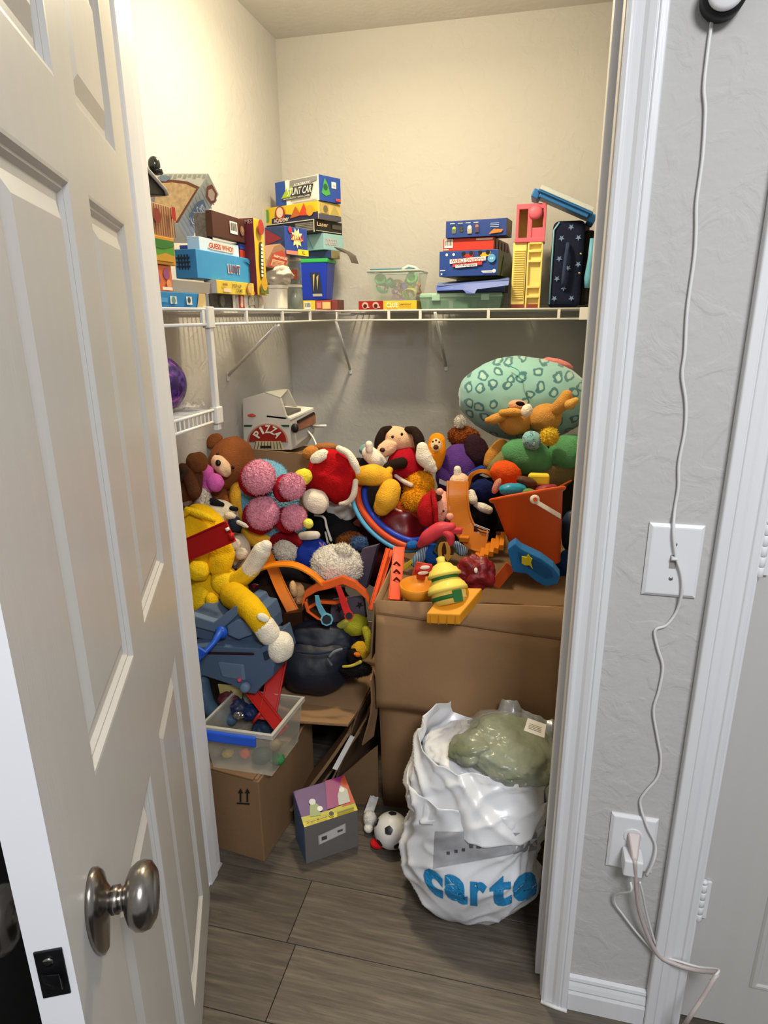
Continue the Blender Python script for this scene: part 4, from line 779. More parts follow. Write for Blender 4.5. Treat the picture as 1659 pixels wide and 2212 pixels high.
# --- low carton with the arrows
dbx = carton('moving_box', 'low brown cardboard box marked with two black arrows, under the clear tub', 'box', (572, 1866, 1692), 1.268, 6, 425, None, (KD, KD, KR), zb=0.0, dr=0.32, bevel=0.003)
zD = dbx['_zt']
fD = Face(V((0,0,0)), V((1,0,0)), V((0,0,1)))
cD = at(572, 1866, Y=1.268); cD.z = 0; a6 = math.radians(6); ul = V((-math.cos(a6), math.sin(a6), 0)); ur = V((math.sin(a6), math.cos(a6), 0))
def FD(px_, py_):      # point on the arrows face
    n = V((-math.sin(a6), -math.cos(a6), 0)); d = ray(px_, py_); return CP+d*((cD-CP).dot(n)/d.dot(n))+n*0.0015
ink = card('#15100c')
for x_ in (520, 535):
    obj('printed_arrow', MB().add([FD(*q) for q in ((x_-2,1732),(x_+2,1732),(x_+2,1713),(x_+6,1713),(x_,1702),(x_-6,1713),(x_-2,1713))], [(0,1,2,3,4,5,6)]), ink, dbx)
obj('printed_bar', MB().add([FD(*q) for q in ((512,1736),(540,1738),(540,1734.5),(512,1732.5))], [(0,1,2,3)]), ink, dbx)
# folded flaps on its top
tq = [cD+V((0,0,zD+0.001))+ul*u_+ur*v_ for u_, v_ in ((0.004,0.003),(0.20,0.003),(0.20,0.17),(0.004,0.17))]
obj('top_flap', MB().prism(tq, (0,0,0.005)), KR, dbx)
tq = [cD+V((0,0,zD+0.0065))+ul*u_+ur*v_ for u_, v_ in ((0.012,-0.006),(0.20,-0.004),(0.20,0.10),(0.012,0.12))]
obj('top_flap', MB().prism(tq, (0,0,0.004)), KD, dbx)
zD += 0.012
# --- clear tub with blue handle on it
t = thing('storage_tub', 'clear plastic tub with a blue handle clip, heaped with toys on the arrow box', 'tub', (0,0,0))
b4_ = [at(470, 1672, Z=zD), at(607, 1682, Z=zD), None, None]
b4_[0] = cD+ul*0.135+ur*0.0+V((0,0,zD)); b4_[1] = cD-ul*0.03+ur*0.02+V((0,0,zD)); b4_[2] = b4_[1]+ur*0.15; b4_[3] = b4_[0]+ur*0.15
cT = (b4_[0]+b4_[2])/2; t.location = cT
zR = at(600, 1583, Y=b4_[1].y).z
t4_ = [V((p.x+(p.x-cT.x)*0.16, p.y+(p.y-cT.y)*0.16, zR)) for p in b4_]
obj('tub_wall', opentub(b4_+t4_), clear('#c4c2b4', 0.24), t, solid=0.0025, bevel=0.012)
rim = MB(); rr_ = [V((p.x+(p.x-cT.x)*0.05, p.y+(p.y-cT.y)*0.05, zR)) for p in t4_]
rim.rings([[p+V((0,0,-0.012)) for p in rr_], rr_, [V((p.x-(p.x-cT.x)*0.07, p.y-(p.y-cT.y)*0.07, zR+0.001)) for p in rr_]], 0, False, False)
obj('tub_rim', rim, clear('#d0cec4', 0.55), t, solid=0.003, bevel=0.004)
hA, hB = rr_[0].lerp(rr_[1], 0.02), rr_[0].lerp(rr_[1], 0.80); fn_ = V((-math.sin(a6), -math.cos(a6), 0))
obj('handle_clip', MB().hexa([hA+fn_*0.006+V((0,0,-0.034)), hB+fn_*0.006+V((0,0,-0.034)), hB+fn_*0.016+V((0,0,-0.030)), hA+fn_*0.016+V((0,0,-0.030)), hA+fn_*0.004+V((0,0,-0.002)), hB+fn_*0.004+V((0,0,-0.002)), hB+fn_*0.013+V((0,0,-0.004)), hA+fn_*0.013+V((0,0,-0.004))]), plastic('#1f4ab0', 0.3), t, bevel=0.004)
rr = random.Random(11)
for i, (px_, py_, r_, c_, lab) in enumerate(((492, 1628, 15, '#a89030', 'olive yellow ball toy seen through the clear tub'), (530, 1628, 13, '#d8552c', 'orange plush ear toy seen through the clear tub'), (567, 1632, 26, '#24302c', 'dark grey toy pressed against the clear tub wall'), (600, 1640, 18, '#2f7040', 'green ball toy in the clear tub corner'), (572, 1664, 18, '#b8a868', 'cream toy at the bottom of the clear tub'), (470, 1640, 20, '#5a3a3a', 'maroon toy at the left of the clear tub'), (595, 1610, 14, '#8a7a5a', 'tan toy near the clear tub rim'))):
    fy = b4_[0].y+0.045 if px_ < 560 else b4_[1].y+0.045
    p_ = at(px_, py_, Y=fy); p_.z = max(p_.z, zD+0.012)
    k_ = mpp(p_)*r_*0.9; tag(obj('tub_toy', MB().ell(p_, (V((k_,0,0)), V((0,k_*0.9,0)), V((0,0,min(k_, p_.z-zD-0.002)))), 3, 0.2, 2, i), plastic(c_, 0.5), smooth=True), lab, 'toy')
# --- middle carton lying open toward the viewer
mbx = thing('open_carton', 'brown cardboard carton lying open, its flap folded out under the navy bag', 'box', (-0.55, 1.70, 0))
zm = at(690, 1530, Y=1.56).z
q0 = [at(604, 1518, Y=1.56), at(768, 1545, Y=1.56)]; 
A_ = V((q0[0].x-0.02, 1.57, zm)); B_ = V((q0[1].x+0.005, 1.57, zm)); 
ms_ = V((0.03, 0.46, 0.015))
obj('top_wall', MB().plane(A_, B_, B_+ms_, A_+ms_, 8, 8, lambda u, w: V((0,0,0.012*math.sin(3*w)))), KR, mbx, solid=0.005)
obj('right_wall', MB().plane(B_, B_+ms_, V((B_.x+ms_.x, B_.y+ms_.y, 0)), V((B_.x-0.09, B_.y, 0.0)), 4, 4), KI, mbx, solid=0.005)
obj('left_wall', MB().plane(A_, A_+ms_, V((A_.x+ms_.x, A_.y+ms_.y, 0)), V((A_.x, A_.y, 0.0)), 4, 4), KI, mbx, solid=0.005)
obj('back_wall', MB().plane(A_+ms_, B_+ms_, V((B_.x+ms_.x, B_.y+ms_.y, 0)), V((A_.x+ms_.x, A_.y+ms_.y, 0)), 2, 2), KI, mbx, solid=0.005)
obj('front_flap', MB().plane(A_, B_, at(752, 1566, Y=1.47), at(600, 1556, Y=1.47), 6, 4), KR, mbx, solid=0.005)
obj('flap_edge', MB().plane(at(752, 1568, Y=1.468), at(600, 1558, Y=1.468), A_+V((0,-0.004,-0.006)), B_+V((0,-0.004,-0.006)), 2, 2), KD, mbx, solid=0.004)
# flattened cardboard sheets leaning in front of its opening
sheets = [((628,1752),(650,1752),(765,1590),(752,1585),1.42,1.55), ((650,1745),(668,1742),(795,1592),(780,1582),1.44,1.58), ((600,1700),(612,1702),(668,1580),(655,1575),1.40,1.50), ((700,1720),(712,1716),(803,1560),(792,1552),1.50,1.58)]
for i, (a_, b_, c_, d_, y0, y1_) in enumerate(sheets):
    P_ = [at(*a_, Y=y0), at(*a_, Y=y0)+V((0.0,0.14,0.0)), at(*d_, Y=y1_)+V((0,0.12,0)), at(*d_, Y=y1_)]
    for p in P_[:2]: p.z = max(p.z, 0.003)
    tag(obj('cardboard_sheet', MB().plane(*P_, 6, 6, lambda u, w: V((0.006*math.sin(3*w+i), 0, 0))), [KD, KI, KR, KD][i], solid=0.0055 if i else 0.009), ['flattened cardboard leaning diagonally in front of the open carton', 'flattened cardboard sheet propped nearest the big box', 'short cardboard strip sticking up behind the arrow box', 'narrow cardboard flap hanging beside the big box'][i], 'cardboard')
tag(obj('cardboard_sheet', MB().plane(at(800,1470,Y=1.50), at(806,1450,Y=1.53), at(812,1590,Y=1.53), at(788,1610,Y=1.50), 3, 6, lambda u, w: V((0.01*math.sin(4*w),0,0))), KD, solid=0.005), 'curled cardboard edge against the left side of the big box', 'cardboard')
paper = mat('white_paper', (0.62,0.60,0.58), 0.8, bump=0.3, bscale=40)
def sheet(name, label, quad, Y, m_, y2=None, cat='paper'):
    P_ = [at(*q, Y=Y if i < 2 else (y2 or Y)) for i, q in enumerate(quad)]
    for p in P_: p.z = max(p.z, 0.002)
    return tag(obj(name, MB().plane(*P_, 6, 6, lambda u, w: V((0, 0.004*noise.noise(V((u*4, w*4, 1))), 0))), m_, solid=0.0012), label, cat)
sheet('paper_slip', 'white paper strip stuck on the leaning cardboard beside the open carton', [(718,1660),(728,1664),(766,1592),(757,1588)], 1.455, paper, 1.53)
sheet('paper_slip', 'white paper scrap propped beside the soccer ball', [(786,1756),(806,1758),(818,1722),(800,1718)], 1.50, paper, 1.53)
# dark kraft panel behind the boxed toy
tag(obj('cardboard_sheet', MB().plane(at(742,1768,Y=1.53), at(818,1742,Y=1.545), at(816,1610,Y=1.545), at(720,1690,Y=1.53), 4, 4), KI, solid=0.005), 'dark cardboard panel standing behind the purple toy box and soccer ball', 'cardboard')
# --- purple toy box on the floor
e = thing('toy_box', 'grey and purple toy box with a yellow stripe on the floor', 'box', (-0.47, 1.38, 0))
f0, f1 = V((-0.534, 1.287, 0)), V((-0.412, 1.378, 0)); fu = (f1-f0); nv = V((-fu.y, fu.x, 0)).normalized()*0.105
hF = at(652, 1787, Y=1.287).z
bp0 = MB(); bp0.v = [f0, f1, f1+nv, f0+nv, f0+V((0,0,hF)), f1+V((0,0,hF)), f1+nv+V((0,0,hF+0.035)), f0+nv+V((0,0,hF+0.035))]
bp0.f = [(3,2,1,0),(4,5,6,7),(0,1,5,4),(1,2,6,5),(2,3,7,6),(3,0,4,7)]; bp0.m = [0,1,0,0,0,2]
obj('box_body', bp0, [card('#6e6a66'), card('#4a1c6a'), card('#4a70a0')], e, bevel=0.0015)
tf = Face(f0+V((0,0,hF)), fu, nv+V((0,0,0.035)))
art(e, tf, [('r',0,0,1,0.12,'#c8b82c'),('p',[(0,0.12),(1,0.12),(1,0.28),(0.5,0.22),(0,0.26)],'#b0a830'),('p',[(0.48,0.25),(1,0.25),(1,1),(0.62,1)],'#8a2468'),('p',[(0.75,0.2),(1,0.2),(1,1),(0.9,0.9)],'#b8482c'),('p',[(0.15,0.2),(0.34,0.16),(0.36,0.42),(0.26,0.62),(0.2,0.45)],'#8a9a6a'),('c',0.27,0.55,0.06,'#c8ccc8'),('c',0.36,0.32,0.05,'#dcdcd8'),('p',[(0.70,0.25),(0.92,0.25),(0.95,0.6),(0.85,0.75),(0.74,0.5)],'#b0b4ac'),('c',0.85,0.62,0.05,'#d8d8d0'),('c',0.52,0.10,0.055,'#d8c840'),('c',0.52,0.10,0.045,'#0c0c10'),('t','Dragon Mountain',0.06,0.02,0.44,0.09,'#3a3410'),('r',0.62,0.03,0.94,0.08,'#6a6018')])
ff = Face(f0, fu, V((0,0,hF))); art(e, ff, [('p',[(0.24,0.42),(0.76,0.52),(0.76,0.78),(0.24,0.68)],'#a8a4a0'),('p',[(0.26,0.44),(0.74,0.535),(0.74,0.765),(0.26,0.665)],'#c8c6c2'),('r',0.30,0.52,0.40,0.62,'#4a4844'),('r',0.60,0.60,0.70,0.66,'#5a5854')])
pO = f0+fu*0.62+nv*0.9; 
t = thing('spiky_toy', 'bright orange fuzzy toy poking up behind the purple toy box', 'toy', V((pO.x+0.02, pO.y+0.05, 0)))
obj('toy_head', MB().ell(at(733, 1702, Y=1.47), (V((0.024,0,0)), V((0,0.024,0)), V((0,0,0.026))), 4, 0.1, 3, 2, 0, 0.25, 14), fur('#d8481c'), t, smooth=True)
obj('toy_body', MB().tube([at(735, 1712, Y=1.47), at(738, 1735, Y=1.47), V((at(740,1760,Y=1.47).x, 1.47, 0.0))], [0.018, 0.024, 0.026], 12), plush('#a8603a'), t, smooth=True)
# --- soccer ball
sc = at(846, 1796, Y=1.405); rs = 0.049; sc.z = rs
sb = thing('soccer_ball', 'small white soccer ball with black pentagons by the shopping bag', 'ball', V((sc.x, sc.y, 0)))
obj('ball_cover', MB().ell(sc, (V((rs,0,0)), V((0,rs,0)), V((0,0,rs))), 4), mat('ball_white', (0.70,0.69,0.66), 0.4), sb, smooth=True)
ph = (1+5**0.5)/2; ico = [V(q).normalized() for q in ((0,1,ph),(0,-1,ph),(0,1,-ph),(0,-1,-ph),(1,ph,0),(-1,ph,0),(1,-ph,0),(-1,-ph,0),(ph,0,1),(-ph,0,1),(ph,0,-1),(-ph,0,-1))]
aim = (at(838, 1794, Y=1.36)-sc).normalized(); Rq = ico[1].rotation_difference(aim).to_matrix()
for v_ in ico:
    n_ = Rq @ v_; a_ = n_.orthogonal().normalized(); b_ = n_.cross(a_); pts = []
    mbp = MB(); R_ = []
    for rad in (0.02, 0.12, 0.22, 0.26): R_.append([sc+(n_+(a_*math.cos(2*math.pi*j/10)+b_*math.sin(2*math.pi*j/10))*rad*(1.0 if j % 2 == 0 else 0.86)).normalized()*(rs+0.0007) for j in range(10)])
    obj('pentagon_patch', mbp.rings(R_, 0, True, False), mat('ball_black', '#14161c', 0.4), sb, smooth=True)
t = thing('plush_toy', 'small white and red plush lying behind the soccer ball', 'plush toy', V((-0.375, 1.46, 0)))
c_ = at(800, 1812, Y=1.45); obj('body', MB().ell(V((c_.x, 1.45, 0.03)), (V((0.02,0,0)), V((0,0.02,0)), V((0,0,0.028))), 3, 0.1), plush('#c8c4bc'), t, smooth=True)
c_ = at(797, 1820, Y=1.43); obj('paw', MB().ell(V((c_.x, 1.43, 0.018)), (V((0.014,0,0)), V((0,0.014,0)), V((0,0,0.012))), 3), plush('#c8c4bc'), t, smooth=True)
c_ = at(815, 1838, Y=1.385); obj('foot', MB().ell(V((c_.x, 1.385, 0.014)), (V((0.02,0,0)), V((0,0.015,0)), V((0,0,0.013))), 3), plush('#b01c1c'), t, smooth=True)

# --- white shopping bag
bagm = mat('white_poly_bag', (0.76, 0.77, 0.80), 0.3, var=0.04, vscale=9, bump=0.25, bscale=35, coat=0.2, bdist=0.003)
BC = V((-0.095, 1.298, 0))
def bag_lean(z): t_ = min(1, max(0, z/0.40)); return 0.085*t_*t_
def bag_pt(u, z, off=0.0, seed=0.0, skirt=False):
    # u: angle share round the bag (0.75 faces the viewer), z height
    ang = 2*math.pi*u; ca, sa = math.cos(ang), math.sin(ang)
    f_ = 0.62+0.38*math.sin(min(1, z/0.12)*math.pi/2)
    f_ *= 1-0.06*math.exp(-((z-0.215)/0.03)**2)
    if skirt: f_ = 1.0-0.10*max(0, (z-0.30)/0.1)
    rx = 0.166*f_; ry = 0.146*f_
    k = (abs(ca)**2.5+abs(sa)**2.5)**(-1/2.5)
    p = V((BC.x+rx*ca*k, BC.y+ry*sa*k+bag_lean(z), z)); n_ = V((ca, sa, 0))
    # long slanting folds, broad dents and fine crumple
    g = noise.noise(V((u*4, z*6, seed)))
    a1 = u*7+z*6+g; b1 = u*2-z*3
    r1 = 1-2.2*abs(noise.noise(V((a1*1.6, b1*1.2, seed+2)))); r2 = 1-2.4*abs(noise.noise(V((u*13-z*15+g, u*5+z*7, seed+7))))
    w = 0.020*noise.noise(V((u*5+seed, z*7, seed)))+0.014*max(0, r1)**1.5+0.007*max(0, r2)**1.5-0.010
    p += n_*(w*min(1, 0.35+z/0.08)+off); return p
def bag_surface(z0, z1, nz, nu, seed, skirt=False, edge=None, off=0.0):
    mb = MB(); R = []
    for i in range(nz+1):
        ring = []
        for j in range(nu):
            u = j/nu; zz_ = z0+(z1-z0)*i/nz
            if edge: zz_ += edge(u)*(i/nz)
            p = bag_pt(u, min(zz_, 0.52), off, seed, skirt); ring.append(p)
        R.append(ring)
    mb.rings(R, 0, z0 < 0.01, False); return mb
bag = thing('shopping_bag', 'crumpled white plastic shopping bag with big blue lettering, stuffed with packaged clothes', 'bag', BC)
def topedge(u):    # the mouth: lower in front and on the right, peak on the left
    a_ = 2*math.pi*u
    return 0.010*math.cos(a_-math.radians(190))+0.020*max(0, math.sin(a_))+0.022*math.exp(-((u-0.58)/0.05)**2)+0.012*noise.noise(V((u*16, 5, 1)))
obj('bag_body', bag_surface(0.002, 0.33, 66, 190, 0.0), bagm, bag, smooth=True, solid=0.0012)
obj('bag_collar', bag_surface(0.272, 0.405, 40, 190, 4.2, True, topedge, 0.006), bagm, bag, smooth=True, solid=0.0012)
# letters follow the front of the bag
def bag_uv(px_, py_):
    # point of the bag front seen at a pixel, by marching the ray
    d = ray(px_, py_); best = None
    for k in range(420):
        t0 = 1.1+k*0.002; p = CP+d*t0
        if p.z < 0.004: break
        yy = p.y-BC.y-bag_lean(p.z); a_ = math.atan2(yy*0.166/0.146, p.x-BC.x); u = (a_/(2*math.pi)) % 1
        q = bag_pt(u, p.z, 0.0, 0.0); 
        if V((p.x-BC.x, yy, 0)).length <= V((q.x-BC.x, q.y-BC.y-bag_lean(p.z), 0)).length: return p
    return None
blue = mat('blue_bag_print', '#1c7fb4', 0.35, var=0.06)
def bag_letter(ch, x0, y0, x1, y1, shear=0.0):
    uv, fs = text_geo(ch, 0.05)
    bm = bmesh.new(); vs = [bm.verts.new((a, b, 0)) for a, b in uv]
    for f in fs:
        try: bm.faces.new([vs[i] for i in f])
        except ValueError: pass
    bmesh.ops.triangulate(bm, faces=bm.faces)
    for _ in range(3):
        ed = [e_ for e_ in bm.edges if e_.calc_length() > 0.09]
        if ed: bmesh.ops.subdivide_edges(bm, edges=ed, cuts=1); bmesh.ops.triangulate(bm, faces=[f for f in bm.faces if len(f.verts) > 3])
    mb = MB(); pts = []
    for v in bm.verts:
        p = bag_uv(x0+(x1-x0)*v.co.x, y1+(y0-y1)*v.co.y+shear*(v.co.x-0.5))
        pts.append(None if p is None else p+(CP-p).normalized()*0.0065)
    bm.verts.index_update()
    fs2 = [tuple(v.index for v in f.verts) for f in bm.faces if all(pts[v.index] is not None for v in f.verts)]; bm.free()
    use = sorted({i for f in fs2 for i in f}); mp_ = {i: n for n, i in enumerate(use)}
    if not fs2: return
    mb.add([pts[i] for i in use], [tuple(mp_[i] for i in f) for f in fs2])
    obj('printed_letter', mb, blue, bag, smooth=True)
bag_letter('c', 915, 1880, 957, 1930, 30); bag_letter('a', 960, 1893, 1010, 1948, 22); bag_letter('r', 1016, 1905, 1052, 1958, 4); bag_letter('t', 1058, 1892, 1106, 1958, -6); bag_letter('e', 1108, 1885, 1160, 1946, -18)
# grey see-through panel with small prints, on the lower bag
def bag_patch(name, poly, m_, off=0.007, sub=14):
    (ax_, ay), (bx_, by), (cx_, cy), (dx_, dy) = poly; vs = []; ok = True
    for j in range(sub+1):
        for i in range(sub+1):
            u, w = i/sub, j/sub; x_ = (ax_*(1-u)+bx_*u)*(1-w)+(dx_*(1-u)+cx_*u)*w; y_ = (ay*(1-u)+by*u)*(1-w)+(dy*(1-u)+cy*u)*w
            p = bag_uv(x_, y_)
            if p is None: return
            vs.append(p+(CP-p).normalized()*off)
    obj(name, MB().add(vs, [(j*(sub+1)+i, j*(sub+1)+i+1, (j+1)*(sub+1)+i+1, (j+1)*(sub+1)+i) for j in range(sub) for i in range(sub)]), m_, bag, smooth=True)
gp = mat('grey_inner_bag', '#a2a3a8', 0.2, var=0.15, vscale=30, coat=0.4)
bag_patch('inner_bag_panel', ((936,1876),(1160,1836),(1160,1800),(940,1796)), gp)
inkb = card('#4a4a50')
for x_, y_, r_ in ((968,1843,5),(985,1839,5),(1001,1836,5),(1018,1828,6),(1034,1828,7)):
    bag_patch('printed_mark', ((x_-r_*0.7,y_+r_*0.7),(x_+r_*0.7,y_+r_*0.7),(x_+r_*0.7,y_-r_*0.7),(x_-r_*0.7,y_-r_*0.7)), inkb, 0.0085, 3)
# packaged green clothes in its mouth
t = thing('clothes_packet', 'sage green clothes in shiny clear wrapping inside the shopping bag', 'clothing', V((-0.06, 1.36, 0.2)))
gc = mat('sage_cloth', '#6c7458', 0.6, var=0.25, vscale=14, bump=0.8, bscale=24, coat=0.3, bdist=0.01)
obj('folded_clothes', MB().ell(at(1106, 1618, Y=1.345), (V((0.112,0,-0.012)), V((0,0.105,0.015)), V((0.0,-0.01,0.050))), 5, 0.16, 2.0, 3, 0, 0.05, 7), gc, t, smooth=True)
obj('folded_clothes', MB().ell(at(1018, 1614, Y=1.32), (V((0.055,0,0.014)), V((0,0.06,0.0)), V((0,0,0.030))), 4, 0.2, 2.0, 5, 0, 0.05, 7), gc, t, smooth=True)
obj('clear_wrap', MB().ell(at(1095, 1616, Y=1.342), (V((0.128,0,-0.008)), V((0,0.112,0.015)), V((0.0,-0.01,0.054))), 5, 0.16, 3.2, 8, 0, 0.05, 10), mat('clear_wrap', (0.85,0.86,0.84), 0.12, alpha=0.10, bump=1.0, bscale=22, coat=1.0, bdist=0.012), t, smooth=True)
obj('inner_bag', MB().ell(V((BC.x-0.005, BC.y+0.075, 0.355)), (V((0.132,0,0.0)), V((0,0.118,0.0)), V((0.0,0,0.055))), 5, 0.15, 2.4, 8, 0, 0.08, 7), bagm, t, smooth=True)
pw = [at(1132,1578,Y=1.255), at(1176,1594,Y=1.255), at(1180,1566,Y=1.30), at(1140,1552,Y=1.30)]
obj('paper_label', MB().prism(pw, (0,0.002,0)), paper, t)
for i in range(4): obj('label_print', MB().prism([pw[3].lerp(pw[0], 0.3+0.12*i).lerp(pw[2].lerp(pw[1], 0.3+0.12*i), s_)+V((0,-0.001,0)) for s_ in (0.15, 0.8)]+[pw[3].lerp(pw[0], 0.35+0.12*i).lerp(pw[2].lerp(pw[1], 0.35+0.12*i), s_)+V((0,-0.001,0)) for s_ in (0.8, 0.15)], (0,0.0003,0)), card('#8a8478'), t)
# silver wrapping peak at the back
silv = mat('silver_wrap', '#9a9ca2', 0.25, metal=0.5, var=0.3, vscale=20, bump=0.5, bscale=40)
wr = []
for i in range(24):
    u = i/23; px_ = 1010+u*190; pk = 1512 if 0.35 < u < 0.6 else 1556-34*max(0, 1-abs(u-0.48)*2.2)
    wr.append([at(px_, 1612, Y=1.43), at(px_, pk+8*noise.noise(V((u*14, 2, 0))), Y=1.46+0.01*noise.noise(V((u*9, 0, 0))))])
tag(obj('foil_wrapper', MB().rings(wr, 0, False, False, closed=False), silv, smooth=True, solid=0.002), 'crinkled silver wrapper standing up behind the green clothes packet', 'wrapper')
# ================================================================ the heap of toys
def T(name, label, cat, px, py, Y): return thing(name, label, cat, at(px, py, Y=Y*YS))
PT = 'plush toy'
# carton behind the bear
bb = thing('moving_box', 'tall brown cardboard box behind the teddy bear and red plush', 'box', (-0.9, 2.0, 0))
yb_ = 2.06; xa, xb = XL+0.012, at(690, 985, Y=yb_).x; zb_ = at(600, 972, Y=yb_).z
obj('back_wall', MB().plane(V((xa,yb_,0)), V((xb,yb_-0.01,0)), V((xb,yb_-0.01,zb_-0.01)), V((xa,yb_,zb_+0.004)), 6, 6), KR, bb, solid=0.006)
obj('right_wall', MB().plane(V((xb,yb_-0.01,0)), V((xb-0.01,1.97,0)), V((xb-0.01,1.97,0.7)), V((xb,yb_-0.01,zb_-0.01)), 4, 4), KR, bb, solid=0.006)
obj('left_wall', MB().plane(V((xa,yb_,0)), V((xa,1.97,0)), V((xa,1.97,0.7)), V((xa,yb_,zb_+0.004)), 4, 4), KR, bb, solid=0.006)
obj('front_wall', MB().plane(V((xa,1.97,0)), V((xb-0.01,1.97,0)), V((xb-0.01,1.97,0.7)), V((xa,1.97,0.7)), 4, 4), KR, bb, solid=0.006)
# added dark lumps supporting the visible layer and darkening the gaps between toys
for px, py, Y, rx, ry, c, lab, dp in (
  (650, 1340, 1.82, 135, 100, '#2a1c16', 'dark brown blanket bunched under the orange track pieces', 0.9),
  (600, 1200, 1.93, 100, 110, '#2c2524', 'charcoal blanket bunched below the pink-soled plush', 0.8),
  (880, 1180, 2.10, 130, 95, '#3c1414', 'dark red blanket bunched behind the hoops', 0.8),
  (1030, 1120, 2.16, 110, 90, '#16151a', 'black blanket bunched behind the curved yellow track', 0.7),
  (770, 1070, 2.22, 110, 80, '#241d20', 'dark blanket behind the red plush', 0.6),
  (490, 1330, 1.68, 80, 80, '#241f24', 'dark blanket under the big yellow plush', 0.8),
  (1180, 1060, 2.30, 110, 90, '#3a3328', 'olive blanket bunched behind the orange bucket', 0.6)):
    tag(blob('filler', px, py, Y, rx, ry, cloth(c), dep=dp, amp=0.22, freq=2.2, amp2=0.05, freq2=8), lab, 'filler')
# ---- brown teddy bear
YS = 0.90
t = T('teddy_bear', 'large brown teddy bear with a cream muzzle, beside the pink heart', PT, 505, 1090, 2.10); br = plush('#6f4022'); mz = plush('#c4a487')
blob('head', 499, 1002, 2.12, 49, 60, br, t, -18, amp=0.06)
blob('ear', 463, 953, 2.14, 20, 15, br, t, 40, 0.5); blob('ear', 540, 1008, 2.16, 12, 20, br, t, 10, 0.5)
blob('body', 512, 1082, 2.14, 48, 50, br, t, 10)
mzo = blob('muzzle', 478, 1007, 2.022, 17, 27, mz, t, 38, 0.9)
blob('nose', 471, 1000, 1.99, 6, 7, plastic('#120c0c', 0.3), mzo, 0, 0.6, 3)
blob('eye', 470, 982, 2.03, 3.5, 4, plastic('#0c0808', 0.2), t, 0, 0.8, 3); blob('eye', 503, 1010, 2.015, 3.5, 4, plastic('#0c0808', 0.2), t, 0, 0.8, 3)
limb('arm', [(470, 1060, 2.07, 20), (480, 1090, 2.03, 18)], br, t)
YS = 1.0
# brown monkey-like plush at the left
YS = 0.83
t = T('plush_toy', 'dark brown plush slumped at the left behind the pink heart', PT, 405, 1080, 2.02); b2_ = plush('#4c2d1c')
blob('head', 426, 998, 2.05, 24, 22, plush('#70462a'), t, 0, amp=0.12); blob('body', 402, 1045, 2.05, 36, 44, b2_, t, -20, amp=0.12); limb('arm', [(395,1010,2.0,10),(408,1030,1.98,13),(420,1062,1.98,14)], b2_, t)
limb('bow', [(384,1012,1.98,6),(400,1018,1.97,8),(392,1034,1.97,6)], cloth('#3a2a20'), t)
blob('book', 388, 1008, 2.10, 14, 8, card('#9a4a40'), None)
tag(bpy.data.objects['book'], 'dull red toy corner peeking out behind the dark brown plush', 'toy')
YS = 1.0
# pink heart
YS = 0.905
t = T('heart_plush', 'pink fuzzy heart plush held against the teddy bear', PT, 453, 1065, 1.98); pk = plush('#b4559a')
blob('heart_lobe', 444, 1022, 1.965, 18, 21, pk, t, 10); blob('heart_lobe', 464, 1042, 1.965, 19, 21, pk, t, 30); blob('heart_point', 448, 1042, 1.975, 22, 24, pk, t)
YS = 1.0
tag(blob('plush_ball', 432, 1079, 1.74, 22, 25, fur('#b4aca2'), amp=0.1), 'grey white fuzzy ball plush below the pink heart', PT)
tag(blob('plush_ball', 402, 1072, 1.69, 15, 24, plush('#7c665c'), amp=0.12), 'dusky taupe plush at the door jamb beside the grey ball', PT)
# ---- blue and yellow plush with four pink soles
YS = 0.94
t = T('plush_toy', 'blue and yellow plush lying with four round red feet with pink soles', PT, 580, 1170, 1.98)
bl_ = fur('#5f8fa8'); ye = plush('#c8972c'); rd = plush('#8a1220'); ps = fur('#e494aa')
blob('body', 578, 1085, 2.02, 68, 92, bl_, t, 8, 0.7); blob('belly', 528, 1088, 1.99, 30, 58, ye, t, 10, 0.8); blob('hip', 560, 1160, 1.955, 42, 26, ye, t, -25, 0.7); blob('back', 618, 1140, 1.98, 40, 40, bl_, t, 0, 0.7)
for (x, y, r, dx, dy) in ((560, 1031, 37, -6, 5), (631, 1051, 28, -14, 4), (568, 1108, 36, -6, 7), (635, 1118, 27, -14, 5)):
    s_ = blob('shoe', x+dx, y+dy, 1.925, r*1.05, r*1.08, rd, t, 0, 0.7); blob('sole', x, y, 1.88, r*0.96, r*1.0, ps, s_, 0, 0.55, 5, 0.05, 2.5, 0.05, 14)
blob('ribbon', 655, 1030, 1.97, 20, 18, plush('#d8c83c'), t, 20, 0.6); blob('toe', 666, 1131, 1.86, 11, 11, plush('#d4d05a'), t, 0, 0.8)
YS = 1.0
# ---- black and white plush
YS = 0.945
t = T('plush_toy', 'cream plush with black ears, wedged between the yellow plush and the pink soles', PT, 500, 1230, 1.86)
cr = plush('#b9ae9a'); bk = plush('#17171c')
blob('head', 476, 1112, 1.87, 40, 32, cr, t, -20); limb('ear', [(447,1078,1.86,4),(462,1085,1.85,9),(480,1090,1.85,5)], bk, t); limb('ear', [(500,1098,1.84,5),(510,1100,1.84,5)], bk, t)
blob('muzzle_patch', 508, 1132, 1.82, 15, 18, plush('#1c2230'), t, 20); blob('cheek', 497, 1114, 1.815, 13, 8, cr, t, -10); limb('collar', [(515,1128,1.795,5),(527,1134,1.79,5),(534,1138,1.79,3)], plush('#a8a49c'), t)
blob('body', 515, 1190, 1.865, 26, 40, cr, t, 10); blob('paw', 507, 1176, 1.80, 13, 14, cr, t); blob('paw', 521, 1196, 1.79, 14, 13, cr, t); blob('foot', 492, 1228, 1.80, 9, 11, bk, t); limb('seam_ribbon', [(500,1228,1.80,3),(512,1222,1.795,3),(523,1208,1.795,4)], plush('#4a4c50'), t)
YS = 1.0
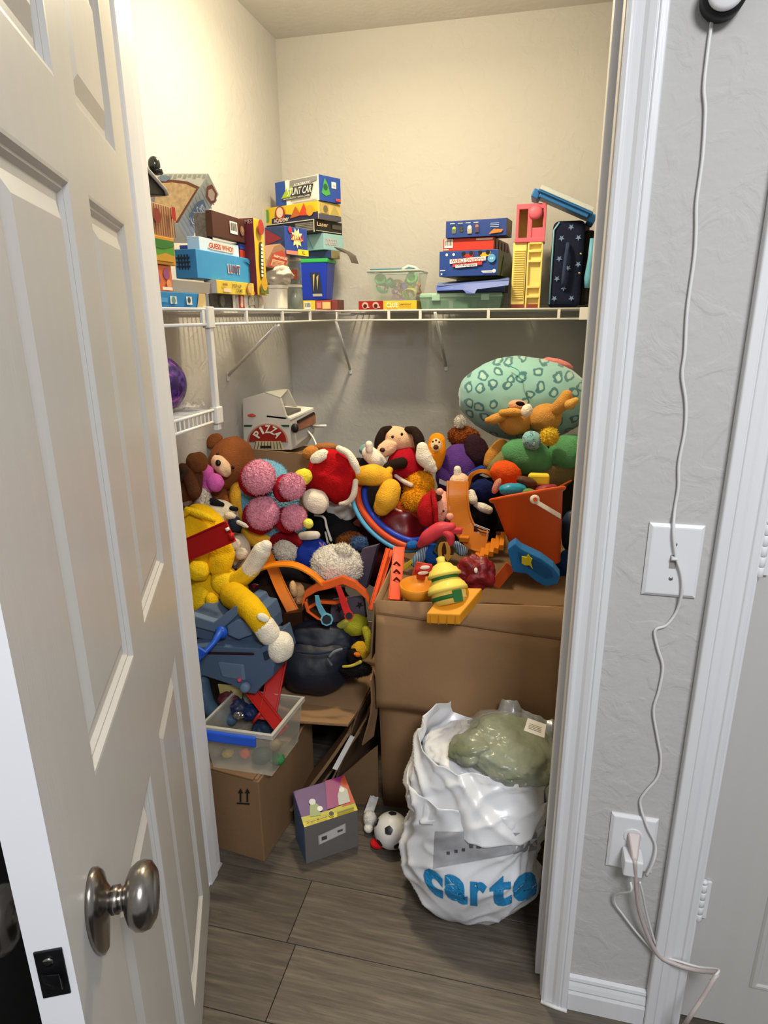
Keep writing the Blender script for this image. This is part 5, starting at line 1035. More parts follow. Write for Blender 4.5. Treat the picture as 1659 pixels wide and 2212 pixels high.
# ---- big yellow plush
YS = 0.935
t = T('plush_toy', 'big bright yellow plush with white hands and feet, slumped along the left side', PT, 470, 1330, 1.76)
yl = plush('#dcae14'); yl2 = plush('#e3bb1c'); wt = plush('#d8d0c0')
blob('head', 434, 1160, 1.77, 58, 72, yl, t, 10, 0.7, 5, 0.06); limb('crest', [(404,1100,1.73,6),(425,1108,1.73,9),(445,1116,1.73,8),(462,1124,1.73,5)], yl2, t); limb('tuft', [(398,1112,1.72,5),(408,1103,1.72,6)], yl, t)
blob('ear', 478, 1205, 1.735, 28, 42, yl, t, -14, 0.5); blob('cheek', 429, 1232, 1.70, 25, 24, yl2, t); blob('torso', 468, 1278, 1.76, 66, 62, yl, t, -30, 0.75, 5, 0.08)
blob('belly', 440, 1292, 1.71, 40, 36, yl2, t, 0, 0.7); blob('pocket', 458, 1298, 1.675, 14, 18, yl, t, 20); blob('chest', 490, 1262, 1.72, 36, 28, yl2, t, -30, 0.7)
limb('arm', [(492,1262,1.73,18),(520,1250,1.72,20),(545,1228,1.72,19)], yl2, t); hd = limb('hand', [(540,1232,1.72,20),(553,1212,1.72,20),(566,1190,1.72,20),(574,1180,1.72,14)], wt, t)
limb('leg', [(505,1286,1.68,30),(530,1304,1.60,28),(550,1324,1.54,26),(568,1352,1.535,24)], yl, t); ft = limb('cuff', [(570,1352,1.535,25),(582,1370,1.535,25)], wt, t); blob('foot', 605, 1397, 1.54, 30, 34, wt, t, -10, 0.9, 4, 0.05)
blob('white_tag', 568, 1334, 1.50, 14, 9, cloth('#d8d4bc'), t, -20, 0.3, 3)
limb('leg', [(470,1385,1.68,14),(520,1392,1.66,14),(560,1396,1.65,10)], yl, t)
YS = 1.0
# red plastic channel lying across it
t = thing('track_piece', 'red plastic channel lying slanted across the yellow plush', 'toy track', at(450, 1175, Y=1.571))
P = [at(385, 1196, Y=1.580), at(440, 1172, Y=1.562), at(500, 1146, Y=1.549)]; up_ = at(440, 1150, Y=1.562)-at(440, 1195, Y=1.562)
strip('channel', P, up_.length, plastic('#a81416', 0.35), t, 0.012, 0.004, up_.normalized())
obj('peg', MB().tube([at(490,1140,Y=1.534), at(493,1146,Y=1.534)], 0.006), plastic('#d8d0c8'), t, smooth=True); obj('peg', MB().tube([at(499,1152,Y=1.534), at(501,1163,Y=1.534)], 0.008), plastic('#a81416', 0.35), t, smooth=True)
# ---- red and white plush
t = T('plush_toy', 'red plush costume with white corners, in the centre of the heap', PT, 710, 1110, 1.95)
red = plush('#9a0f14'); off = plush('#cfc4b2')
P = [(697,968),(735,972),(758,990),(768,1025),(766,1055),(752,1082),(725,1090),(700,1075),(670,1065),(655,1056),(662,1030),(668,1000),(676,978)]
cm_ = at(712, 1030, Y=1.94); pts = []
mb = MB(); R = []
for s_, dy in ((0.05, -0.062), (0.45, -0.055), (0.75, -0.042), (0.92, -0.022), (1.0, 0.004), (0.95, 0.03), (0.7, 0.05)):
    ring = []
    for i in range(52):
        a = i/52*len(P); i0 = int(a); f_ = a-i0; p = [P[i0][k]*(1-f_)+P[(i0+1) % len(P)][k]*f_ for k in (0, 1)]
        q = at(712+(p[0]-712)*s_, 1030+(p[1]-1030)*s_, Y=1.92); w = 0.010*noise.noise(V((q.x*16, q.z*22, 2)))+0.006*math.sin(q.z*55+q.x*30)
        ring.append(q+CF*(dy+w))
    R.append(ring)
obj('body', mb.rings(R), red, t, smooth=True)
blob('ear', 690, 986, 1.877, 22, 13, off, t, 28, 0.5); blob('foot', 682, 1083, 1.867, 30, 26, off, t, -30, 0.6); limb('trim', [(732,969,1.882,7),(752,980,1.877,8),(766,1002,1.872,9),(773,1020,1.872,6)], off, t); limb('trim', [(768,1040,1.882,6),(764,1068,1.872,7),(752,1084,1.872,6),(735,1088,1.872,4)], off, t)
tag(blob('plush_ball', 671, 978, 1.98, 18, 15, plush('#a06a30'), rot=30), 'small tan plush ear behind the red plush, by the cardboard edge', PT)
tag(blob('plush_ball', 705, 966, 2.04, 26, 10, plush('#8a5a34')), 'brown plush back showing just above the red plush', PT)
# grey white garment and black hoodie
tag(blob('doll_shirt', 738, 1098, 1.985, 34, 30, cloth('#a9a29c'), rot=20, dep=0.6, amp=0.25, amp2=0.06, freq2=9), 'crumpled pale grey shirt under the red plush', 'clothing')
t = T('hooded_doll', 'black hooded garment with a white drawstring below the pale shirt', 'clothing', 715, 1180, 1.95)
blob('garment', 710, 1138, 1.975, 56, 46, cloth('#0e0d0f'), t, -10, 0.6, 4, 0.2, 2, 0.05, 8); blob('hood', 735, 1150, 1.96, 40, 28, cloth('#131113'), t, 0, 0.6, 4, 0.2)
limb('drawstring', [(680,1113,1.93,2.2),(700,1118,1.915,2.4),(706,1140,1.905,2.6),(715,1167,1.90,3)], plush('#d0ccc4'), t); limb('drawstring', [(703,1150,1.905,2),(708,1172,1.90,2.4)], plush('#b8b4ac'), t)
# ---- floppy dog style stand-in plush with yellow feet
t = T('plush_dog', 'floppy dog plush with hanging dark ears, red top and yellow feet', PT, 870, 1030, 2.06)
blob('head', 858, 949, 2.10, 44, 28, plush('#c49c7c'), t, -12, 0.9, 4, 0.05); blob('snout', 836, 968, 2.05, 24, 18, plush('#c8a284'), t, 30)
blk = plush('#1e1410')
limb('ear', [(842,926,2.08,7),(828,932,2.06,9),(820,952,2.05,11),(817,974,2.05,9)], blk, t); limb('ear', [(880,928,2.09,7),(896,932,2.06,10),(905,950,2.04,12),(907,974,2.03,10)], blk, t); blob('nose', 826, 972, 2.0, 6, 5, plastic('#2c1810', 0.3), t, 0, 0.8, 3); blob('eye', 848, 944, 2.015, 3, 3.5, plastic('#0c0808', 0.2), t, 0, 0.8, 3); blob('eye', 868, 938, 2.015, 3, 3.5, plastic('#0c0808', 0.2), t, 0, 0.8, 3)
blob('neck', 893, 958, 2.13, 18, 22, blk, t); blob('top', 876, 1006, 2.07, 40, 40, plush('#8e0d1c'), t, 10, 0.9, 4, 0.06)
limb('arm', [(868,1000,2.0,13),(850,1004,1.98,12),(838,1010,1.97,11)], blk, t)
limb('paw', [(798,980,2.02,17),(812,992,2.02,18),(822,998,2.03,15)], wt, t); limb('thumb', [(798,972,2.0,8),(797,960,2.0,8)], wt, t)
limb('paw', [(912,968,2.02,13),(916,988,2.02,18),(928,1004,2.02,14),(936,1014,2.02,9)], wt, t)
yf = plush('#c8952a')
limb('foot', [(782,1028,1.95,21),(805,1026,1.94,24),(828,1030,1.95,20)], yf, t); limb('foot', [(843,1058,1.93,24),(836,1078,1.92,26),(826,1095,1.92,20)], yf, t); limb('ankle', [(838,1022,1.95,8),(842,1010,1.97,9)], yf, t)
limb('hem', [(855,1028,1.99,4),(872,1040,1.985,5),(888,1048,1.985,5)], cloth('#b8a89c'), t)
# ---- orange plush with the paw print
t = T('plush_toy', 'orange fuzzy plush showing a foot with a paw print patch', PT, 905, 1090, 2.0); og = plush('#c87a14'); of_ = fur('#cc8416')
limb('leg', [(944,954,2.10,19),(942,975,2.09,22),(936,1000,2.08,20)], og, t); pp = blob('paw_patch', 942, 961, 2.045, 12, 14, plush('#c8b090'), t, 0, 0.4)
for x, y, r in ((942,966,6),(935,954,2.5),(942,951,2.5),(949,955,2.5)): blob('pad', x, y, 2.03, r, r*0.9, plush('#4a2410'), pp, 0, 0.6, 2)
blob('body', 905, 1048, 2.03, 34, 30, of_, t, 30, 0.8, 5, 0.08, 2, 0.08, 12); blob('hip', 898, 1080, 1.985, 30, 25, of_, t, 0, 0.8, 5, 0.06, 2, 0.06, 12)
# ---- purple plush with brown hair and white bow
t = T('plush_toy', 'purple plush with reddish brown hair and a white bow', PT, 995, 1040, 2.2); pu = plush('#4a2d6e')
blob('body', 992, 1006, 2.17, 46, 50, pu, t, -30, 0.8); blob('skirt', 965, 1030, 2.14, 24, 32, plush('#5a3a7c'), t); blob('hair', 1002, 945, 2.21, 34, 24, fur('#6e3818'), t, -10, 0.8, 5, 0.08, 2, 0.08, 10); blob('bow', 993, 911, 2.19, 10, 12, fur('#d4ccc0'), t); blob('dark_fold', 1030, 975, 2.16, 26, 38, plush('#26161e'), t, 20, 0.6)
obj('tag', MB().prism([at(949,1034,Y=2.06), at(966,1042,Y=2.06), at(966,1051,Y=2.06), at(948,1044,Y=2.06)], (0,0.002,0)), paper, t)
# ---- teal leopard print pillow plush
def leopard(name, base, spot, scale):
    mt = bpy.data.materials.new(name); mt.use_nodes = True; N = mt.node_tree.nodes; L = mt.node_tree.links; b = N['Principled BSDF']; b.inputs['Roughness'].default_value = 0.85; b.inputs['Sheen Weight'].default_value = 0.4
    tc = N.new('ShaderNodeTexCoord'); nz = N.new('ShaderNodeTexNoise'); nz.inputs['Scale'].default_value = scale*1.3; L.new(tc.outputs['Object'], nz.inputs['Vector'])
    mx = N.new('ShaderNodeVectorMath'); mx.operation = 'MULTIPLY_ADD'; mx.inputs[1].default_value = (0.03,)*3; L.new(nz.outputs['Color'], mx.inputs[0]); L.new(tc.outputs['Object'], mx.inputs[2])
    sx_ = N.new('ShaderNodeSeparateXYZ'); L.new(mx.outputs[0], sx_.inputs[0]); mp = N.new('ShaderNodeCombineXYZ'); L.new(sx_.outputs[0], mp.inputs[0]); L.new(sx_.outputs[2], mp.inputs[1]); vo = N.new('ShaderNodeTexVoronoi'); vo.inputs['Scale'].default_value = scale; vo.inputs['Randomness'].default_value = 0.75; vo.voronoi_dimensions = '2D'; L.new(mp.outputs[0], vo.inputs['Vector'])
    r = N.new('ShaderNodeValToRGB'); e = r.color_ramp.elements; r.color_ramp.interpolation = 'LINEAR'
    e[0].position = 0.0; e[0].color = (*lin('#a8c8be'), 1); e[1].position = 1.0; e[1].color = (*lin(base), 1)
    for p_, c_ in ((0.16, '#9cc4bc'), (0.19, spot), (0.31, spot), (0.34, base)): x = e.new(p_); x.color = (*lin(c_), 1)
    n3 = N.new('ShaderNodeTexNoise'); n3.inputs['Scale'].default_value = scale*1.1; L.new(tc.outputs['Object'], n3.inputs['Vector'])
    mm = N.new('ShaderNodeMath'); mm.operation = 'GREATER_THAN'; mm.inputs[1].default_value = 0.30; L.new(n3.outputs['Fac'], mm.inputs[0])
    mc = N.new('ShaderNodeMix'); mc.data_type = 'RGBA'; L.new(mm.outputs[0], mc.inputs[0]); mc.inputs[6].default_value = (*lin(base), 1); L.new(r.outputs[0], mc.inputs[7]); L.new(vo.outputs['Distance'], r.inputs[0]); L.new(mc.outputs[2], b.inputs['Base Color']); return mt
lp_ = leopard('teal_leopard_plush', '#8cbcb8', '#3f747c', 20.0)
t = T('pillow_plush', 'huge round teal leopard-print pillow plush at the right of the heap', PT, 1130, 955, 2.38)
blob('body', 1133, 862, 2.37, 143, 90, lp_, t, -4, 0.8, 5, 0.05, 1.5); obj('seam', MB().tube(smoothpts([at(1100,790,Y=2.24), at(1120,800,Y=2.22), at(1122,815,Y=2.205), at(1135,822,Y=2.20)], 4), 0.002, 5), cloth('#4f9a96'), t, smooth=True)
blob('pink_patch', 1205, 786, 2.38, 34, 10, plush('#b8706c'), t, -16, 0.6)
# ---- tan plush lying on it
t = T('plush_toy', 'tan plush animal with a white tuft lying on the leopard pillow', PT, 1145, 940, 2.14); tn = plush('#a97a3c')
blob('head', 1113, 910, 2.15, 36, 30, tn, t, -8, 0.9, 4, 0.07); limb('ear', [(1085,900,2.12,11),(1066,906,2.11,11),(1054,908,2.11,7)], tn, t); limb('brow', [(1085,892,2.11,8),(1110,890,2.10,9),(1130,893,2.10,6)], plush('#b0823e'), t)
blob('face', 1120, 877, 2.16, 22, 13, plush('#c09070'), t, -8); blob('eye_patch', 1124, 872, 2.125, 10, 5, plush('#14101a'), t, -10, 0.6, 3)
blob('body', 1178, 903, 2.16, 35, 31, tn, t, 10, 0.9, 4, 0.05); limb('arm', [(1200,884,2.14,14),(1215,872,2.13,16),(1224,855,2.13,13)], tn, t); limb('thumb', [(1230,874,2.11,11),(1243,866,2.11,8)], plush('#b48a48'), t); blob('tuft', 1138, 887, 2.08, 12, 15, wt, t, -20)
tag(blob('plush_toy', 1149, 951, 2.07, 22, 20, leopard('teal_leopard_small', '#7fb4bc', '#2f6a7c', 60.0), rot=-40), 'small blue leopard-spotted plush paw on the green plush', PT)
tag(blob('pompom', 1187, 943, 2.06, 19, 19, fur('#c0a032')), 'round mustard yellow pompom resting on the green plush', PT)
# ---- green plush
t = T('plush_toy', 'soft green plush with an olive body behind the orange bucket', PT, 1170, 1020, 2.1); gn = plush('#4c8258'); ol = plush('#6a6844')
blob('head', 1140, 986, 2.12, 58, 38, gn, t, -16, 0.8, 4, 0.05); blob('hat', 1228, 975, 2.13, 44, 36, gn, t, 20, 0.7); blob('body', 1195, 1024, 2.14, 62, 34, plush('#665a3c'), t, 16, 0.7); limb('leg', [(1082,965,2.15,17),(1066,985,2.14,18),(1060,1000,2.13,16)], plush('#a07032'), t); limb('arm', [(1090,985,2.11,14),(1072,1006,2.09,15),(1064,1014,2.09,12)], ol, t)
# ---- orange bucket with toys
tb_, tt_ = at(1166, 1222, Y=1.80), at(1138, 1064, Y=1.86); axs = (tt_-tb_); hB_ = axs.length; az = axs.normalized(); axx = (CR-az*CR.dot(az)).normalized(); ayy = az.cross(axx); MBk = Matrix((axx, ayy, az)).transposed()
k_ = mpp(tt_); bo = plastic('#c8521c', 0.35)
t = thing('sand_bucket', 'orange plastic bucket with a white handle, filled with toys', 'bucket', tb_)
obj('bucket_wall', MB().lathe([(k_*40, 0), (k_*44, 0.004), (k_*74, hB_*0.93), (k_*81, hB_*0.955), (k_*83, hB_*0.985), (k_*80, hB_), (k_*72, hB_*0.985), (k_*41, 0.012)], tb_, MBk, 48), bo, t, smooth=True)
lug = at(1155, 1079, Y=1.74); obj('handle_lug', MB().lathe([(k_*8, -0.006), (k_*9.5, -0.004), (k_*9.5, 0.004), (k_*8, 0.006)], lug, Matrix((CR, CU, -CF)).transposed(), 20), plastic('#d8d0c4', 0.3), t, smooth=True); obj('lug_hole', MB().lathe([(k_*4.5, 0), (k_*4.5, 0.001)], lug-CF*0.0066, Matrix((CR, CU, -CF)).transposed(), 16), bo, t)
HP = [at(1158,1084,Y=1.735), at(1185,1100,Y=1.725), at(1212,1116,Y=1.735)]
obj('handle', MB().rings([[p+CU*0.007, p-CU*0.007, p-CU*0.007+CF*0.004, p+CU*0.007+CF*0.004] for p in smoothpts(HP, 5)]), plastic('#d8d0c4', 0.3), t, bevel=0.001)
obj('spout', MB().prism([tt_+axx*k_*70+az*0.0-CF*0.02, tt_+axx*k_*100+az*0.012, tt_+axx*k_*70-az*0.006+CF*0.05], az*0.004), bo, t)
tag(blob('toy_dish', 1108, 1058, 1.82, 30, 15, plastic('#1f7f9c', 0.25), dep=0.8), 'shiny teal plastic toy in the orange bucket', 'toy')
tag(obj('toy_block', MB().hexa([at(1140,1046,Y=1.86), at(1186,1050,Y=1.84), at(1184,1046,Y=1.90), at(1142,1040,Y=1.91), at(1140,1025,Y=1.86), at(1188,1026,Y=1.84), at(1186,1022,Y=1.90), at(1144,1020,Y=1.91)]), plastic('#c8b42c', 0.5), bevel=0.006), 'yellow block toy sticking out of the orange bucket', 'toy')
tag(blob('toy_log', 1138, 1042, 1.85, 24, 12, plastic('#4a2c1c', 0.6), rot=-20), 'dark brown toy log in the orange bucket', 'toy')
tag(blob('toy_fruit', 1180, 1056, 1.84, 24, 10, plastic('#7c2430', 0.4), rot=10), 'dark red toy piece at the bucket rim', 'toy')
tag(blob('toy_leaf', 1140, 1064, 1.82, 18, 9, plastic('#4c7a3c', 0.5)), 'green toy piece in the orange bucket beside the teal one', 'toy')
tag(blob('toy_figure', 1073, 1050, 1.84, 8, 18, plush('#a86a5c'), rot=-25), 'dusky pink toy arm at the left rim of the orange bucket', 'toy')
tag(blob('plush_toy', 1092, 1022, 1.97, 34, 27, plush('#bc4618'), rot=-20), 'plain orange plush lump behind the orange bucket', PT)
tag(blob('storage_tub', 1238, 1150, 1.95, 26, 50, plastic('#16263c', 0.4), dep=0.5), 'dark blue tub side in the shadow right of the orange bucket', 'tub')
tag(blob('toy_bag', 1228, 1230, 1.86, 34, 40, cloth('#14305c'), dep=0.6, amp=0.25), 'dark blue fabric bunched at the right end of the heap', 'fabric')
YS = 0.965
# ---- red capped doll
t = T('rag_doll', 'rag doll with a plain red cap and peach face lying on its side', PT, 945, 1130, 1.93); sk = plush('#c88e7c'); cap = plush('#8e1418')
blob('head', 955, 1096, 1.94, 30, 36, sk, t, 10, 0.9); blob('cap', 927, 1100, 1.93, 25, 38, cap, t, -14, 1.1); limb('cap_brim', [(935,1062,1.90,5),(940,1095,1.87,6),(942,1128,1.88,5)], cap, t); blob('hair', 942, 1073, 1.90, 13, 9, plush('#3a2414'), t, -10); blob('ear', 950, 1062, 1.89, 8, 8, sk, t); blob('nose', 972, 1116, 1.875, 8, 8, sk, t); blob('eye', 958, 1104, 1.875, 2.5, 3, plastic('#101014', 0.2), t, 0, 0.8, 2); blob('eye', 962, 1124, 1.885, 2.5, 3, plastic('#101014', 0.2), t, 0, 0.8, 2)
YS = 1.0
t = T('plush_toy', 'small cream plush head above the curved yellow track', PT, 992, 1055, 1.97)
blob('head', 993, 1041, 1.97, 22, 20, plush('#c8a68c'), t); limb('ear', [(989,1026,1.97,9),(988,1014,1.97,8)], wt, t); blob('eye', 1010, 1043, 1.93, 2, 3, plastic('#0c0c0c', 0.2), t, 0, 0.8, 2)
tag(blob('plush_toy', 1042, 1060, 2.02, 26, 26, plush('#141c44'), amp=0.15), 'navy blue plush under the small yellow arch', PT)
tag(limb('plush_toy', [(1010,1032,2.05,8),(1025,1022,2.04,9),(1040,1014,2.04,9)], plush('#1c3478')), 'royal blue plush arm beside the purple plush', PT)
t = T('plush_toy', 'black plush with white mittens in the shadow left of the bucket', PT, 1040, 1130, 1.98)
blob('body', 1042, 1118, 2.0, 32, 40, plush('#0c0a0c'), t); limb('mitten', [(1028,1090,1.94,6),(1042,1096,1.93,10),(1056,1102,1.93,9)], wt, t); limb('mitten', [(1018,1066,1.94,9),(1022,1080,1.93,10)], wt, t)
# ---- yellow orange curved track and friends
yt = plastic('#b4680a', 0.5)
t = thing('curved_track', 'thick curved mustard yellow toy track standing in front of the red-capped doll', 'toy track', at(1020, 1180, Y=1.82))
strip('curve', [at(988,1040,Y=1.88), at(988,1075,Y=1.86), at(992,1110,Y=1.85), at(1004,1142,Y=1.84), at(1026,1165,Y=1.83), at(1052,1172,Y=1.83)], 0.066, yt, t, 0.010, 0.005, (CR-CU*0.05, (CR*0.5+CU*0.9)))
obj('connector', MB().box(at(1003, 1164, Y=1.81), (0.03, 0.02, 0.016)), yt, t, bevel=0.003)
t = thing('curved_track', 'small mustard yellow toy arch behind the cream plush head', 'toy track', at(1035, 1030, Y=1.97))
strip('arch', [at(1014,1050,Y=1.98), at(1022,1030,Y=1.97), at(1042,1022,Y=1.96), at(1062,1032,Y=1.97)], 0.03, yt, t, 0.012, 0.005, CF)
t = slab('toy_sign', 'brown toy card with a white border and blue dots', 'toy card', [(1022,1160),(1052,1172),(1058,1145),(1024,1132)], (0, 0.006, 0), ('#3c1f14', '#c8c0b4', '#c8c0b4'), Y=1.835, arts=[('c',0.35,0.5,0.09,'#c8c8c8'),('c',0.55,0.65,0.05,'#2c3c9c'),('c',0.68,0.45,0.05,'#2c3c9c'),('c',0.52,0.28,0.05,'#2c3c9c'),('r',0.93,0,1,1,'#d8d4cc'),('r',0,0.93,1,1,'#d8d4cc')])
t = thing('ribbed_ramp', 'ribbed mustard yellow toy ramp lying in front of the bucket', 'toy track', at(1050, 1200, Y=1.80))
for i in range(7): obj('ramp_rib', MB().hexa([at(1012+i*11,1222-i*7,Y=1.75)+d for d in (V((0,0,-0.012)),V((0.013,0,-0.012)),V((0.013,0.09,0)),V((0,0.09,0)),V((0,0,0.004+0.002*(i % 2))),V((0.013,0,0.004)),V((0.013,0.09,0.014)),V((0,0.09,0.014)))]), yt, t, bevel=0.001)
# ---- pinkish red toy, sign, blue doll
t = T('toy_claw', 'coral red soft toy claw lying over the blue doll', 'toy', 950, 1170, 1.78); co = plastic('#b83440', 0.45)
limb('claw', [(908,1176,1.79,8),(925,1160,1.78,16),(950,1144,1.78,17),(975,1138,1.78,10)], co, t); obj('claw_block', MB().box(at(982, 1146, Y=1.78), (0.045, 0.02, 0.018)), co, t, bevel=0.004); limb('claw_tip', [(960,1150,1.77,9),(972,1158,1.77,10),(972,1172,1.77,9)], co, t)
t = thing('arrow_sign', 'toy road sign with a yellow u-turn arrow', 'toy sign', at(962, 1212, Y=1.76))
Sg = [at(*q, Y=1.765) for q in ((938,1190),(955,1158),(985,1186),(966,1216))]; obj('sign_plate', MB().prism(Sg, (0,0.004,0)), card('#4a2014'), t); obj('sign_border', MB().tube(Sg+[Sg[0]], 0.003, 5), card('#34502c'), t)
obj('u_turn_arrow', MB().rings([[p+V((0,-0.003,0))+d for d in (CR*0.006, CU*0.001+CF*0.002, -CR*0.006, -CU*0.001-CF*0.002)] for p in smoothpts([at(953,1208,Y=1.762), at(950,1188,Y=1.762), at(955,1172,Y=1.762), at(965,1172,Y=1.762), at(969,1188,Y=1.762), at(968,1200,Y=1.762)], 5)]), card('#c8943c'), t)
obj('arrow_head', MB().prism([at(959,1198,Y=1.758), at(978,1200,Y=1.758), at(966,1214,Y=1.758)], (0,0.002,0)), card('#c8943c'), t)
def stripes(name, a, b, sc):
    mt = bpy.data.materials.new(name); mt.use_nodes = True; N = mt.node_tree.nodes; L = mt.node_tree.links; bs = N['Principled BSDF']; bs.inputs['Roughness'].default_value = 0.9
    tc = N.new('ShaderNodeTexCoord'); w = N.new('ShaderNodeTexWave'); w.inputs['Scale'].default_value = sc; w.inputs['Distortion'].default_value = 1.0; L.new(tc.outputs['Object'], w.inputs['Vector']); r = N.new('ShaderNodeValToRGB'); r.color_ramp.elements[0].color = (*lin(a), 1); r.color_ramp.elements[1].color = (*lin(b), 1); r.color_ramp.elements[0].position = 0.45; r.color_ramp.elements[1].position = 0.55; L.new(w.outputs['Fac'], r.inputs[0]); L.new(r.outputs[0], bs.inputs['Base Color']); return mt
st_ = stripes('blue_white_stripes', '#2c4468', '#98a8b4', 60)
t = T('doll', 'blue clothed doll with blue and white striped sleeves behind the hut toy', PT, 940, 1220, 1.80)
blob('body', 938, 1196, 1.81, 28, 24, plush('#173e7c'), t); limb('sleeve', [(920,1188,1.80,11),(908,1202,1.79,13),(898,1214,1.79,12)], st_, t); limb('sleeve', [(985,1180,1.80,12),(998,1190,1.79,12)], st_, t); limb('hand', [(895,1176,1.80,9),(886,1178,1.80,9)], plush('#1f5490'), t); obj('buckle', MB().hexa([at(868,1236,Y=1.77),at(892,1216,Y=1.77),at(892,1216,Y=1.79),at(868,1236,Y=1.79),at(862,1228,Y=1.77),at(888,1208,Y=1.77),at(888,1208,Y=1.79),at(862,1228,Y=1.79)]), plastic('#b8a028', 0.4), t, bevel=0.002)
# ---- hut toy on a base
hb, ht_ = at(974, 1306, Y=1.495), at(953, 1214, Y=1.545); az = (ht_-hb).normalized(); hh = (ht_-hb).length; axx = (CR-az*CR.dot(az)).normalized(); ayy = az.cross(axx); MH = Matrix((axx, ayy, az)).transposed(); k_ = mpp(hb)
t = thing('hut_toy', 'yellow thatched toy hut with green door on an orange block base', 'toy', at(965, 1345, Y=1.49)); th_ = plastic('#d6bf55', 0.5)
obj('hut_wall', MB().lathe([(k_*36, 0), (k_*38, hh*0.30)], hb, MH, 28), plastic('#c8a850', 0.5), t, smooth=True); obj('wall_band', MB().lathe([(k_*38.6, hh*0.11), (k_*39, hh*0.20)], hb, MH, 28), plastic('#1f5a24', 0.45), t, smooth=True)
obj('lower_roof', MB().lathe([(k_*38, hh*0.28), (k_*45, hh*0.30), (k_*44, hh*0.37), (k_*42, hh*0.39), (k_*40, hh*0.46), (k_*37, hh*0.48), (k_*32, hh*0.56), (k_*28, hh*0.58)], hb, MH, 28), th_, t, smooth=True); obj('roof_band', MB().lathe([(k_*30, hh*0.55), (k_*30, hh*0.66)], hb, MH, 28), plastic('#1f5a24', 0.45), t, smooth=True)
obj('upper_roof', MB().lathe([(k_*30, hh*0.64), (k_*38, hh*0.66), (k_*37, hh*0.72), (k_*33, hh*0.75), (k_*31, hh*0.82), (k_*25, hh*0.85), (k_*20, hh*0.93), (k_*12, hh*0.97)], hb, MH, 28), th_, t, smooth=True); obj('roof_knob', MB().lathe([(k_*11, hh*0.96), (k_*9, hh*1.02), (k_*10, hh*1.10), (k_*6, hh*1.12)], hb, MH, 14), th_, t, smooth=True)
dr_ = obj('hut_door', MB().hexa([hb+MH @ V(q) for q in ((k_*4,-k_*38,0),(k_*24,-k_*32,0),(k_*24,-k_*28,0),(k_*4,-k_*34,0),(k_*4,-k_*41,hh*0.27),(k_*24,-k_*35,hh*0.27),(k_*24,-k_*30,hh*0.27),(k_*4,-k_*36,hh*0.27))]), plastic('#1f5f28', 0.45), t, bevel=0.001)
obj('hut_window', MB().hexa([hb+MH @ V(q) for q in ((k_*26,-k_*31,hh*0.08),(k_*35,-k_*20,hh*0.08),(k_*33,-k_*18,hh*0.08),(k_*24,-k_*29,hh*0.08),(k_*27,-k_*32,hh*0.26),(k_*36,-k_*21,hh*0.26),(k_*34,-k_*19,hh*0.26),(k_*25,-k_*30,hh*0.26))]), plastic('#d8b868', 0.5), t, bevel=0.001)
B8 = [at(921,1347,Y=1.445), at(993,1350,Y=1.440), at(1041,1292,Y=1.535), at(965,1290,Y=1.54)]; T8 = [p+V((0,-0.004,0.030)) for p in B8]
obj('block_base', MB().hexa(B8+T8), plastic('#c8851c', 0.4), t, bevel=0.003)
for i in range(4): q = B8[0].lerp(B8[1], 0.12+0.25*i); obj('base_groove', MB().box(q+V((0,-0.002,0.014)), (0.002, 0.003, 0.026)), plastic('#a8681a', 0.4), t)
pr = thing('toy_goggles', 'red and white oval toy badge beside the thatched hut', 'toy', at(918, 1240, Y=1.59)); blob('badge', 917, 1232, 1.60, 22, 13, plastic('#9c1418', 0.35), pr, 8, 0.4); blob('badge_window', 918, 1226, 1.585, 11, 4.5, plastic('#d0b8a8', 0.3), pr, 6, 0.3, 3); blob('badge_teeth', 914, 1238, 1.585, 12, 4, plastic('#c8a898', 0.3), pr, 6, 0.3, 3); obj('badge_stem', MB().tube([at(933,1232,Y=1.595), at(942,1245,Y=1.595)], [0.010, 0.004]), plastic('#9c1418', 0.35), pr, smooth=True)
# orange boat tray
t = thing('toy_boat', 'orange boat-shaped toy tray left of the thatched hut', 'toy', at(902, 1290, Y=1.60))
c0 = at(902, 1268, Y=1.60); R = []
for s_, dz in ((0.72, -0.022), (0.95, -0.018), (1.0, 0.010), (0.92, 0.012), (0.84, -0.008), (0.3, -0.012)):
    R.append([c0+V((0.050*s_*math.cos(a)*(1.0), 0.06*s_*math.sin(a), dz)) for a in [2*math.pi*i/28 for i in range(28)]])
obj('tray', MB().rings(R), plastic('#c47c1c', 0.4), t, smooth=True); obj('tray_liner', MB().prism([c0+V((-0.03,0.05,0.0)), c0+V((0.035,0.05,0.0)), c0+V((0.03,0.06,0.045)), c0+V((-0.015,0.06,0.05))], (0,0.006,0)), plastic('#a83c1c', 0.5), t, bevel=0.002)
# red shiny cloth
tag(blob('red_pouch', 1028, 1236, 1.63, 42, 36, mat('red_satin', '#7c0f1a', 0.45, var=0.25, vscale=18, sheen=0.4), rot=-20, dep=0.7, amp=0.35, freq=2.0, amp2=0.08, freq2=7, lvl=5), 'crumpled dark red cloth pouch right of the thatched hut', 'cloth')
tag(blob('toy_button', 1028, 1232, 1.585, 4, 6, plastic('#d8d0c8'), dep=0.5, lvl=3), 'small white button on the dark red pouch', 'button')
